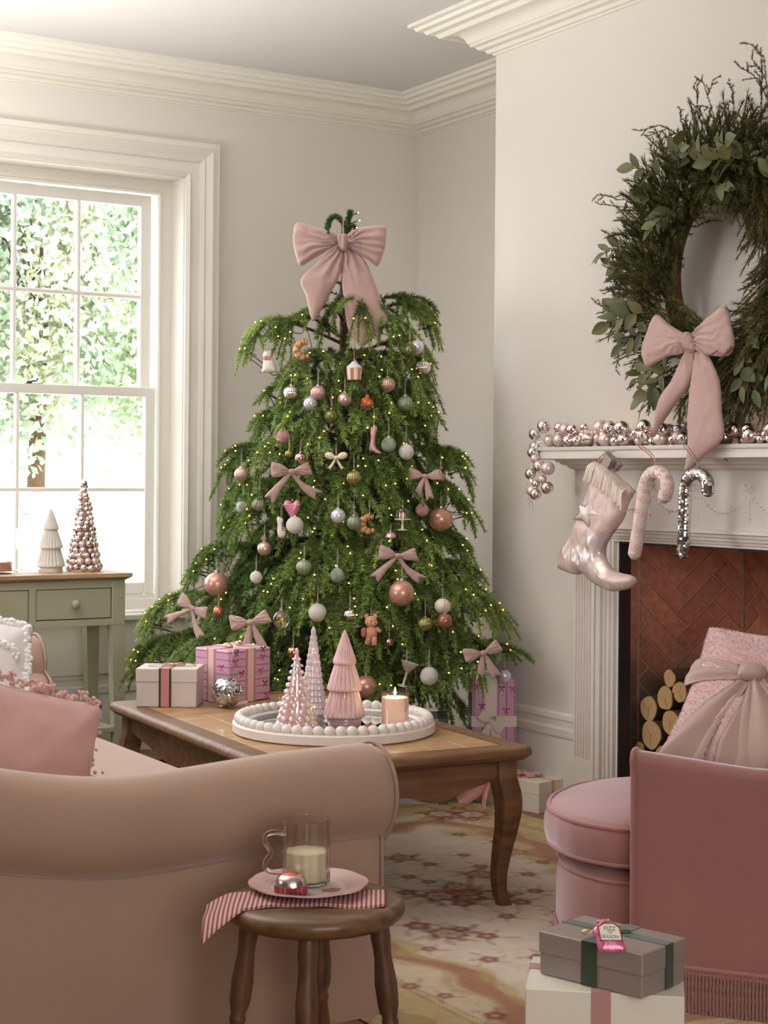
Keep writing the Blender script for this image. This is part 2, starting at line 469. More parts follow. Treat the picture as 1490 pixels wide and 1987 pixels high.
# cornice: a stepped moulding that follows back wall, alcove, breast return and breast face
cp = [(0, ZC), (.25, ZC), (.25, ZC - .013), (.232, ZC - .016), (.226, ZC - .028), (.205, ZC - .031), (.196, ZC - .043), (.172, ZC - .046), (.160, ZC - .060), (.148, ZC - .062),
      (.146, ZC - .052), (.125, ZC - .048), (.105, ZC - .055), (.088, ZC - .070), (.080, ZC - .088), (.074, ZC - .092), (.073, ZC - .100), (.058, ZC - .104), (.050, ZC - .114), (.032, ZC - .118), (.024, ZC - .130), (.012, ZC - .131), (.008, ZC - .138), (0, ZC - .138)]
b = MB().sweep(cp, [(XR, 1.9), (XR, YC), (XA, YC), (XA, YB), (XL, YB), (XL, YN)])
struct(b.obj('trim_1', M['cornice'], smooth=25))

# baseboards
bp_ = [(0, 0), (.028, 0), (.028, .225), (.020, .245), (.020, .252), (.026, .258), (.026, .285), (.014, .292), (.014, .315), (.020, .320), (.018, .335), (.006, .342), (0, .342)]
struct(MB().sweep(bp_, [(XA, YB), (XL, YB)]).obj('baseboard_back', M['trim'], smooth=30))
struct(MB().sweep(bp_, [(XR, 4.57), (XR, YC), (XA, YC), (XA, YB)]).obj('baseboard_right', M['trim'], smooth=30))

# ---------------------------------------------------------------- window
win = thing('window_1', 'tall white sash window with small panes over the green console table', 'window'); win['kind'] = 'structure'
del win['category']; del win['label']
# architrave, mitred, swept in the wall plane
def arch_profile(y0):  # (outward distance from opening, projection from the wall)
    return [(0, 0), (0, .018), (.016, .030), (.022, .022), (.028, .022), (.060, .028), (.066, .040), (.078, .046), (.084, .040), (.092, .046), (.112, .058), (.120, .056), (.122, .048), (.150, .046), (.150, 0)]
b = MB(); pr = arch_profile(0)
path = [(WX0, 0.0), (WX0, WZ1), (WX1, WZ1), (WX1, 0.345)]
sg = [(-1, 0), (-1, 1), (1, 1), (1, 0)]
vs = []; n = len(pr)
for (x, z), (sx, sz) in zip(path, sg):
    for o, p in pr: vs.append((x + sx * o, YB - p, z + sz * o))
fs = [(i * n + k, (i + 1) * n + k, (i + 1) * n + k + 1, i * n + k + 1) for i in range(3) for k in range(n - 1)]
b.add(vs, fs); b.obj('architrave', M['trim'], win, smooth=28)
# reveal lining
b = MB(); D1 = YB + 0.135
b.box((WX0 - .0, YB - .004, WZ0), (WX0 + .004, D1, WZ1)); b.box((WX1 - .004, YB - .004, WZ0), (WX1, D1, WZ1)); b.box((WX0, YB - .004, WZ1 - .004), (WX1, D1, WZ1))
b.obj('reveal', M['trim'], win)
# sill board and apron under it
b = MB().box((WX0 - .0, YB - .055, WZ0 - .035), (WX1 + .0, D1 + .05, WZ0 - .008), ch=.005); b.obj('sill', M['sash'], win, smooth=30)
MB().box((WX0, D1 - .012, WZ0 - .008), (WX1, D1 + .06, WZ0 + .045), ch=.004).obj('bottom_rail_block', M['sash'], win)
# box frame + staff bead
FX0, FX1, FZ1 = WX0 + .052, WX1 - .052, WZ1 - .052
b = MB()
b.box((WX0, D1, WZ0), (FX0, D1 + .12, WZ1)); b.box((FX1, D1, WZ0), (WX1, D1 + .12, WZ1)); b.box((FX0, D1, FZ1), (FX1, D1 + .12, WZ1))
b.obj('box_frame', M['trim'], win)
b = MB()
for pts in ([(FX0 + .008, D1 - .002, WZ0 + .03), (FX0 + .008, D1 - .002, FZ1 - .008), (FX1 - .008, D1 - .002, FZ1 - .008), (FX1 - .008, D1 - .002, WZ0 + .03)],):
    b.tube(pts, .011, 10)
b.box((FX0 - .0, D1 - .004, WZ0 + .045), (FX1, D1 + .02, WZ0 + .062))
b.obj('staff_bead', M['sash'], win, smooth=40)
def sash(name, x0, x1, z0, z1, y, st, top, bot, pr_stile, cols, rows, xs=None):
    b = MB()
    b.box((x0, y, z0), (x0 + st, y + .04, z1), ch=.003); b.box((x1 - st, y, z0), (x1, y + .04, z1), ch=.003)
    b.box((x0 + st, y, z1 - top), (x1 - st, y + .04, z1), ch=.003); b.box((x0 + st, y, z0), (x1 - st, y + .04, z0 + bot), ch=.003)
    s_ = b.obj(name, M['sash'], win)
    gx0, gx1, gz0, gz1 = x0 + st, x1 - st, z0 + bot, z1 - top
    bw = .018
    for i in range(1, cols):
        x = gx0 + (gx1 - gx0) * i / cols
        q = MB().box((x - bw / 2, y + .004, gz0), (x + bw / 2, y + .036, gz1), ch=.005); q.obj('glazing_bar', M['sash'], s_)
    for j in range(1, rows):
        z = gz0 + (gz1 - gz0) * j / rows
        MB().box((gx0, y + .005, z - bw / 2), (gx1, y + .035, z + bw / 2), ch=.005).obj('glazing_bar', M['sash'], s_)
    for i in range(cols):
        for j in range(rows):
            xa = gx0 + (gx1 - gx0) * i / cols; xb = gx0 + (gx1 - gx0) * (i + 1) / cols
            za = gz0 + (gz1 - gz0) * j / rows; zb = gz0 + (gz1 - gz0) * (j + 1) / rows
            MB().box((xa + bw * .3, y + .020, za + bw * .3), (xb - bw * .3, y + .023, zb - bw * .3)).obj('pane', M['glass'], s_)
sash('upper_sash', FX0 + .018, FX1 - .018, 1.545, FZ1 - .012, D1 + .062, .05, .05, .04, 0, 6, 2)
sash('lower_sash', FX0 + .012, FX1 - .012, WZ0 + .062, 1.582, D1 + .016, .048, .042, .052, 0, 6, 2)
b = MB(); cx_ = 2.36
b.box((cx_ - .035, D1 + .018, 1.578), (cx_ + .035, D1 + .05, 1.584)); b.lathe([(.012, 1.584), (.012, 1.592), (.006, 1.594)], 12, Matrix.Translation((cx_ - .01, D1 + .034, 0)))
b.tube([(cx_ - .01, D1 + .034, 1.592), (cx_ + .02, D1 + .03, 1.594), (cx_ + .028, D1 + .03, 1.606)], .004, 6)
b.obj('sash_fastener', mat('dark_brass', (70, 64, 58), .4, .8), win, smooth=40)
MB().box((WX0, YB - .03, .34), (WX1, YB - .002, WZ0 - .035)).obj('apron_panel', M['wall'], win)

# ---------------------------------------------------------------- garden outside the window
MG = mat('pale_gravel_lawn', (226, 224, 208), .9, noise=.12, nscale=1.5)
g = MB().grid(lambda u, v: (-14 + 30 * u, YB + .5 + 24 * v, -.42 + 1.5 * min(1, v * 24 / 8)), 4, 24).obj('ground_outside', MG); struct(g)
M['gleaf'] = attr_mat('garden_leaves', rough=.6, transl=.3)
def leaf_cloud(name, c, r, n, size, cols, parent, seed):
    g_ = np.random.default_rng(seed)
    # clustered leaves: lumps on an ellipsoid
    k = 26
    lump = g_.normal(size=(k, 3)); lump /= np.linalg.norm(lump, axis=1)[:, None]; lump *= g_.uniform(.45, .95, (k, 1))
    w = g_.integers(0, k, n)
    p = lump[w] + g_.normal(size=(n, 3)) * .17
    P = np.array(c) + p * np.array(r)
    d = g_.normal(size=(n, 3)); d /= np.linalg.norm(d, axis=1)[:, None]
    e = np.cross(d, g_.normal(size=(n, 3))); e /= np.linalg.norm(e, axis=1)[:, None]
    s_ = size * g_.uniform(.6, 1.3, (n, 1))
    V = np.stack([P - d * s_, P + e * s_ * .5, P + d * s_, P - e * s_ * .5], 1).reshape(-1, 3)
    col = np.array([lin(q) for q in cols])[g_.integers(0, len(cols), k)][w] * g_.uniform(.75, 1.2, (n, 1))
    fan_mesh(name, V, 4, np.repeat(col, 4, 0), M['gleaf'], parent)

def fan_mesh(name, V, n, col, m, parent, kind='stuff'):
    """V: (faces*n, 3) separate polygons of n corners, col per vertex"""
    me = bpy.data.meshes.new(name); N = len(V); F = N // n
    me.vertices.add(N); me.vertices.foreach_set('co', V.astype(np.float32).ravel())
    me.loops.add(N); me.loops.foreach_set('vertex_index', np.arange(N, dtype=np.int32))
    me.polygons.add(F); me.polygons.foreach_set('loop_start', np.arange(0, N, n, dtype=np.int32))
    me.update(calc_edges=True)
    a = me.attributes.new('tint', 'FLOAT_COLOR', 'POINT')
    a.data.foreach_set('color', np.concatenate([col, np.ones((N, 1))], 1).astype(np.float32).ravel())
    me.materials.append(m)
    o = bpy.data.objects.new(name, me); put(o, parent)
    if kind: o['kind'] = kind
    return o
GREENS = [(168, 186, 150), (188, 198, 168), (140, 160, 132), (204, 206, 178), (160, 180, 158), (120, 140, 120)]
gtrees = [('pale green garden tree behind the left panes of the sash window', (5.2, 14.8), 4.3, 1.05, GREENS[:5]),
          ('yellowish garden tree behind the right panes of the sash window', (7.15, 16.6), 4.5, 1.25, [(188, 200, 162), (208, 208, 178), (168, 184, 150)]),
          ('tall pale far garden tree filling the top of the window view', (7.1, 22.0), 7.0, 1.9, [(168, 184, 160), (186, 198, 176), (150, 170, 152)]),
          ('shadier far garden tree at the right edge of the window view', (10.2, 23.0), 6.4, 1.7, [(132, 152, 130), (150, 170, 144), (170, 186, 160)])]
for i, (lb, (x, y), h, r, cs) in enumerate(gtrees):
    t = thing('garden_tree', lb, 'tree', (x, y, 1.05), group='trees in the garden outside the window')
    MB().tube([(0, 0, 0), (.05, .03, h * .4), (-.1, 0, h * .8)], [.09, .07, .04], 8).obj('trunk', M['bark'], t, smooth=60)
    b = MB()
    for k in range(5):
        a = k * 1.3 + i
        b.tube([(0, 0, h * .35), (cos(a) * r * .4, sin(a) * r * .4, h * .6), (cos(a) * r * .8, sin(a) * r * .8, h * .8)], [.04, .03, .015], 6)
    b.obj('limbs', M['bark'], t, smooth=60)
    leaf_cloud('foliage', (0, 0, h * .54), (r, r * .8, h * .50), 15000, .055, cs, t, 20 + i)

# ================================================================ measured positions (metres)
ORN = [
    ('white_dog', (2.7891, 5.3991, 1.618), 0.0383),
    ('croissant', (2.8452, 5.2267, 1.654), 0.0376),
    ('green_matte', (3.2122, 5.0869, 1.6607), 0.0266),
    ('iris', (3.249, 5.0953, 1.6763), 0.0267),
    ('pink_ribshine', (3.3069, 5.142, 1.6047), 0.027),
    ('cupcake', (2.9948, 5.1206, 1.5833), 0.0375),
    ('champ_rib', (3.1208, 5.0923, 1.5322), 0.0264),
    ('pink_ribshine', (2.8271, 5.2897, 1.5), 0.0265),
    ('pink_rib', (2.8887, 5.1982, 1.4985), 0.0263),
    ('mint_iris', (2.8694, 5.219, 1.4592), 0.0263),
    ('champ_matte', (2.966, 5.1366, 1.4743), 0.0262),
    ('bottle', (3.0408, 5.1047, 1.4717), 0.0413),
    ('sage_rib', (3.2008, 5.0981, 1.465), 0.0285),
    ('green_matte', (2.9208, 5.1546, 1.4118), 0.0262),
    ('pink_glitter', (2.7975, 5.2956, 1.3378), 0.0264),
    ('boot', (3.0494, 5.0694, 1.3268), 0.0505),
    ('mint_glitter', (3.101, 5.0496, 1.3106), 0.0281),
    ('white_glitter', (3.165, 5.0314, 1.2851), 0.0282),
    ('ivory_bow', (2.9013, 5.0838, 1.2523), 0.037),
    ('pink_shine', (2.8084, 5.1798, 1.259), 0.0205),
    ('gold_green', (2.7877, 5.2282, 1.2739), 0.015),
    ('pink_rib', (2.7056, 5.4509, 1.1997), 0.0249),
    ('gold_rib', (2.9524, 5.0439, 1.1899), 0.0258),
    ('rose_matte', (3.325, 5.0444, 1.1959), 0.0172),
    ('mint_glitter', (2.7012, 5.4248, 1.0757), 0.0267),
    ('sage_rib', (2.7181, 5.3263, 1.089), 0.0264),
    ('heart', (2.7799, 5.1866, 1.073), 0.0408),
    ('white_glitter', (2.7828, 5.1714, 1.0178), 0.0315),
    ('sneaker', (2.7523, 5.2182, 1.0111), 0.0391),
    ('iris', (2.9, 5.0635, 1.0531), 0.0267),
    ('sage_rib', (2.9476, 5.0329, 1.0296), 0.0258),
    ('croissant', (2.9989, 5.011, 1.0243), 0.0369),
    ('cake_stand', (3.1262, 4.9906, 1.0442), 0.0428),
    ('pink_glitter', (3.2166, 5.001, 1.0734), 0.0244),
    ('swirl', (3.3145, 5.0261, 1.0382), 0.0437),
    ('mushroom', (3.0741, 4.9867, 0.9799), 0.0204),
    ('champ_matte', (2.7077, 5.2622, 0.9309), 0.0261),
    ('sage_rib', (2.781, 5.096, 0.8698), 0.0275),
    ('mint_glitter', (2.8626, 5.0005, 0.8448), 0.0264),
    ('swirl', (3.0561, 4.8797, 0.7839), 0.0455),
    ('white_glitter', (2.6632, 5.2386, 0.8299), 0.0222),
    ('white_glitter', (2.8039, 5.0368, 0.7123), 0.0328),
    ('pink_ribshine', (2.9018, 4.977, 0.7041), 0.0237),
    ('bear', (2.9658, 4.9379, 0.6537), 0.0546),
    ('white_rib', (3.205, 4.8441, 0.7358), 0.0275),
    ('gold_rib', (3.1288, 4.8384, 0.6752), 0.0255),
    ('brown_swirl', (3.1901, 4.806, 0.6863), 0.0273),
    ('starburst', (2.6953, 5.1031, 0.6876), 0.0328),
    ('copper_shine', (2.7318, 5.0808, 0.5715), 0.0237),
    ('pink_shine', (3.0205, 4.9046, 0.6105), 0.0146),
    ('martini', (3.074, 4.8719, 0.5018), 0.0491),
    ('white_glitter', (3.1418, 4.8305, 0.4915), 0.0328),
    ('swirl', (2.9517, 4.9466, 0.4515), 0.0419),
    ('swirl', (2.6019, 5.4385, 0.7944), 0.0445),
    ('copper_matte', (2.5956, 5.4062, 0.6957), 0.0207),
    ('iris', (3.4918, 4.8623, 0.4679), 0.0245),
    ('shell', (3.3648, 4.8226, 0.652), 0.013),
]
TOPBOW_AT = (2.9809, 5.1865, 2.0528)
TB_LL = [(-0.0157, 0.0165), (-0.0417, 0.0376), (-0.1058, 0.0569), (-0.1683, 0.0716), (-0.1816, 0.0304), (-0.1829, -0), (-0.1719, -0.0517), (-0.1548, -0.0881), (-0.1139, -0.0665), (-0.0655, -0.0372), (-0.0261, -0.014), (-0.0155, -0.0063)]
TB_LR = [(0.0108, 0.0197), (0.0374, 0.0443), (0.0829, 0.0583), (0.1544, 0.0604), (0.1593, 0.0179), (0.1536, -0.0248), (0.1297, -0.0874), (0.0991, -0.0678), (0.0625, -0.0468), (0.0319, -0.0288), (0.0141, -0.0137)]
TB_K = [(-0.0209, 0.0256), (-0.0051, 0.0287), (0.0123, 0.0274), (0.017, 0.0015), (0.0142, -0.0289), (-0.0016, -0.0336), (-0.0123, -0.02), (-0.0192, 0.0012)]
TB_TL = [(-0.0139, -0.0079), (-0.0533, -0.0325), (-0.1016, -0.0816), (-0.1545, -0.1368), (-0.1342, -0.1975), (-0.1091, -0.2901), (-0.073, -0.2396), (-0.04, -0.1785), (-0.01, -0.1204), (0.0033, -0.0686), (-0.0001, -0.026)]
TB_TR = [(-0.0016, -0.026), (-0.0025, -0.1112), (0.001, -0.1721), (0.0109, -0.2603), (0.0251, -0.3241), (0.0712, -0.3815), (0.1256, -0.3355), (0.1678, -0.2895), (0.146, -0.2166), (0.1149, -0.1347), (0.0839, -0.0649), (0.0471, -0.0317), (0.0166, -0.0167)]
WBOW_AT = (3.415, 3.7914, 1.6273)
WB_LL = [(-0.01, 0.0067), (-0.0988, 0.0507), (-0.1612, 0.0873), (-0.1994, 0.0389), (-0.2282, -0.0172), (-0.2179, -0.0565), (-0.1981, -0.0782), (-0.1071, -0.05), (-0.0416, -0.0444), (0.0041, -0.0254)]
WB_LR = [(0.0037, 0.0088), (0.0485, 0.0459), (0.1016, 0.0724), (0.1538, 0.0924), (0.1761, 0.0302), (0.1896, -0.0311), (0.1642, -0.0627), (0.1031, -0.0591), (0.0496, -0.0498), (0.0133, -0.0322)]
WB_K = [(-0.0311, 0.0081), (0.0036, 0.0194), (0.0359, -0.0336), (0.0134, -0.0434), (-0.0142, -0.0242)]
WB_TL = [(-0.0096, -0.0214), (-0.0506, -0.0659), (-0.0967, -0.1265), (-0.1532, -0.1814), (-0.1837, -0.301), (-0.1427, -0.2583), (-0.0771, -0.1968), (-0.0128, -0.1428), (0.0184, -0.0821), (0.0179, -0.0356)]
WB_TR = [(0.0236, -0.0379), (0.0013, -0.1157), (-0.0137, -0.2262), (-0.0124, -0.3374), (-0.0233, -0.4121), (0.0617, -0.3617), (0.142, -0.308), (0.1344, -0.2305), (0.1245, -0.1371), (0.0879, -0.073), (0.0511, -0.0364)]
STOCK_AT = (3.395, 4.2079, 1.2479)
ST_BODY = [(0, -0.0012), (0.0389, -0.0136), (0.0775, -0.0332), (0.1232, -0.0597), (0.1719, -0.087), (0.1629, -0.11), (0.1501, -0.1258), (0.1319, -0.1613), (0.106, -0.1959), (0.0723, -0.2311), (0.042, -0.2616), (0.0268, -0.2843), (0.029, -0.3064), (0.0505, -0.3299), (0.0737, -0.3483), (0.108, -0.3561), (0.1418, -0.3591), (0.1715, -0.3623), (0.1845, -0.3735), (0.1829, -0.388), (0.1646, -0.4036), (0.1275, -0.4132), (0.0746, -0.4202), (0.0362, -0.4141), (-0.0028, -0.4043), (-0.0344, -0.3913), (-0.0584, -0.3753), (-0.0824, -0.3704), (-0.1024, -0.3765), (-0.1471, -0.3727), (-0.1884, -0.3648), (-0.2051, -0.3555), (-0.1971, -0.3347), (-0.1994, -0.3144), (-0.1831, -0.2908), (-0.1649, -0.2646), (-0.1407, -0.2384), (-0.1246, -0.2177), (-0.1087, -0.1946), (-0.093, -0.1665), (-0.0732, -0.1436), (-0.0498, -0.1033), (-0.0383, -0.0782), (-0.0268, -0.0483), (-0.0193, -0.021)]
ST_UP = [(-0.0001, 0.0087), (0.1754, -0.0761), (0.1795, -0.1097), (0.1338, -0.1636), (0.1136, -0.1981), (0.0569, -0.2242), (0.0146, -0.238), (-0.0283, -0.2494), (-0.0597, -0.2706), (-0.0874, -0.2867), (-0.1197, -0.2855), (-0.1342, -0.2685), (-0.1325, -0.2381), (-0.1168, -0.1948), (-0.0812, -0.1437), (-0.0462, -0.0783), (-0.0274, -0.0037)]
ST_TOE = [(0.0794, -0.3455), (0.1417, -0.3519), (0.1862, -0.359), (0.2011, -0.3749), (0.1941, -0.4017), (0.1573, -0.4161), (0.1163, -0.4212), (0.0747, -0.4251), (0.0516, -0.4132), (0.0667, -0.3975), (0.0473, -0.3816), (0.074, -0.3727)]
ST_HEEL = [(-0.2099, -0.3098), (-0.1808, -0.3135), (-0.1477, -0.3247), (-0.1148, -0.3558), (-0.0844, -0.3705), (-0.1023, -0.3815), (-0.147, -0.3803), (-0.1966, -0.3729), (-0.2176, -0.3561)]
ST_STAR = [(0.0015, -0.1236), (0.0078, -0.1543), (0.0429, -0.1744), (0.0023, -0.1828), (-0.0149, -0.2143), (-0.0448, -0.1928), (-0.0967, -0.1905), (-0.0669, -0.1672), (-0.0653, -0.1372), (-0.0335, -0.144)]
ST_TOP = [(-0.0058, -0.0012), (0.0389, -0.0136), (0.0775, -0.0332), (0.1232, -0.0597), (0.1626, -0.0871)]
CANE_A_AT = (3.4, 3.9368, 1.2342)
CANE_A = [(-0.0936, -0.2832), (-0.0721, -0.1887), (-0.0555, -0.1063), (-0.0437, -0.0571), (-0.0193, -0.026), (0.0173, -0.0178), (0.0489, -0.0338), (0.0613, -0.0642), (0.0473, -0.0998)]
CANE_B_AT = (3.4, 3.7471, 1.2263)
CANE_B = [(-0.0549, -0.2632), (-0.0511, -0.1901), (-0.0473, -0.1109), (-0.0456, -0.0554), (-0.0274, -0.0237), (0.007, -0.0141), (0.039, -0.0249), (0.0551, -0.0497), (0.0531, -0.0715)]
GARLAND = [
    ((3.475, 4.6116, 1.3765), 0.0222, 'r'),
    ((3.475, 4.6653, 1.3501), 0.0206, 's'),
    ((3.475, 4.5389, 1.3698), 0.0196, 'r'),
    ((3.475, 4.4977, 1.3623), 0.0218, 'm'),
    ((3.475, 4.6053, 1.3269), 0.0205, 'm'),
    ((3.475, 4.5412, 1.3277), 0.022, 'm'),
    ((3.475, 4.4463, 1.3613), 0.02, 's'),
    ((3.475, 4.4592, 1.3215), 0.02, 'r'),
    ((3.475, 4.4164, 1.3226), 0.0149, 's'),
    ((3.475, 4.3847, 1.332), 0.0198, 's'),
    ((3.475, 4.3747, 1.3681), 0.0132, 's'),
    ((3.475, 4.3225, 1.367), 0.0245, 'm'),
    ((3.475, 4.286, 1.3224), 0.0234, 'm'),
    ((3.475, 4.2434, 1.3621), 0.0226, 'r'),
    ((3.475, 4.1785, 1.3608), 0.024, 's'),
    ((3.475, 4.2252, 1.3151), 0.0161, 's'),
    ((3.475, 4.1755, 1.3208), 0.0207, 'r'),
    ((3.475, 4.1268, 1.3455), 0.0111, 's'),
    ((3.475, 4.0764, 1.3634), 0.022, 's'),
    ((3.475, 4.0785, 1.3367), 0.0204, 'r'),
    ((3.475, 3.998, 1.3152), 0.0217, 'm'),
    ((3.475, 4.1313, 1.3139), 0.0158, 'm'),
    ((3.475, 4.6647, 1.3036), 0.0189, 's'),
    ((3.44, 4.6288, 1.284), 0.0188, 's'),
    ((3.44, 4.6172, 1.2634), 0.0153, 'm'),
    ((3.44, 4.5913, 1.2345), 0.0204, 'r'),
    ((3.44, 4.5437, 1.2277), 0.0219, 'm'),
    ((3.44, 4.6421, 1.2089), 0.0188, 's'),
    ((3.44, 4.5739, 1.1905), 0.0135, 'm'),
    ((3.44, 4.6103, 1.1733), 0.0136, 's'),
    ((3.44, 4.5456, 1.1603), 0.0202, 'r'),
    ((3.44, 4.6327, 1.1492), 0.0188, 'm'),
    ((3.44, 4.6127, 1.1375), 0.0187, 's'),
    ((3.475, 3.9848, 1.3514), 0.0206, 'r'),
    ((3.475, 3.9362, 1.329), 0.0226, 'm'),
    ((3.475, 3.8923, 1.3123), 0.0203, 's'),
    ((3.475, 3.7089, 1.3073), 0.0207, 's'),
    ((3.475, 3.6616, 1.3426), 0.0205, 'r'),
    ((3.475, 3.6039, 1.3415), 0.0213, 's'),
    ((3.475, 3.5822, 1.3056), 0.0228, 'r'),
    ((3.475, 3.5437, 1.3303), 0.0126, 's'),
    ((3.475, 3.5275, 1.3124), 0.0125, 's'),
    ((3.475, 3.6249, 1.3011), 0.0102, 'm'),
    ((3.475, 3.6982, 1.3407), 0.0155, 'm'),
    ((3.475, 3.5468, 1.2951), 0.0126, 'r'),
    ((3.475, 3.5265, 1.345), 0.015, 'm'),
    ((3.475, 3.8311, 1.3425), 0.0209, 'm'),
    ((3.475, 3.7796, 1.3192), 0.0207, 's'),
    ((3.475, 3.7501, 1.3473), 0.019, 'r'),
    ((3.475, 3.8425, 1.3105), 0.0177, 's'),
    ((3.475, 3.486, 1.3179), 0.0197, 'm'),
    ((3.475, 3.4988, 1.3454), 0.0182, 's'),
    ((3.475, 3.4469, 1.3383), 0.0195, 'r'),
]
BOWS = [
    ((2.7706, 5.1793, 1.2141), 1, 0),
    ((3.2229, 4.9953, 1.2012), 0.8, -4),
    ((3.0772, 4.9416, 0.9172), 0.92, -6),
    ((2.5916, 5.1429, 0.6831), 1, 10),
    ((2.5387, 5.5067, 0.7073), 0.9, -28),
    ((3.2962, 4.7246, 0.5796), 0.92, 14),
]
TIPS = [
    (2.8004, 5.5544, 1.7191),
    (3.404, 5.2445, 1.7977),
    (3.3971, 5.3074, 1.8321),
    (2.8622, 5.5752, 1.3978),
    (3.383, 5.2573, 1.6593),
    (3.3641, 5.2103, 1.4402),
    (2.7806, 5.6251, 1.2588),
    (3.4757, 5.1422, 1.2552),
    (3.4419, 5.1043, 1.1283),
    (2.7237, 5.5426, 1.1217),
    (2.6422, 5.651, 0.8753),
    (2.7046, 5.4372, 1.0277),
    (3.4515, 5.0984, 0.9341),
    (3.4439, 5.0444, 0.8208),
    (2.4407, 5.7154, 0.5323),
    (2.5181, 5.7853, 0.6837),
    (2.4594, 5.5283, 0.4773),
    (3.5219, 4.7274, 0.531),
    (3.4321, 4.8759, 0.7274),
    (3.3314, 4.7617, 0.5285),
    (3.3044, 4.8367, 0.5961),
    (3.0238, 5.1251, 1.7953),
    (3.026, 5.3581, 1.8046),
    (2.8467, 5.3504, 1.7363),
    (3.1893, 5.1413, 1.7394),
]

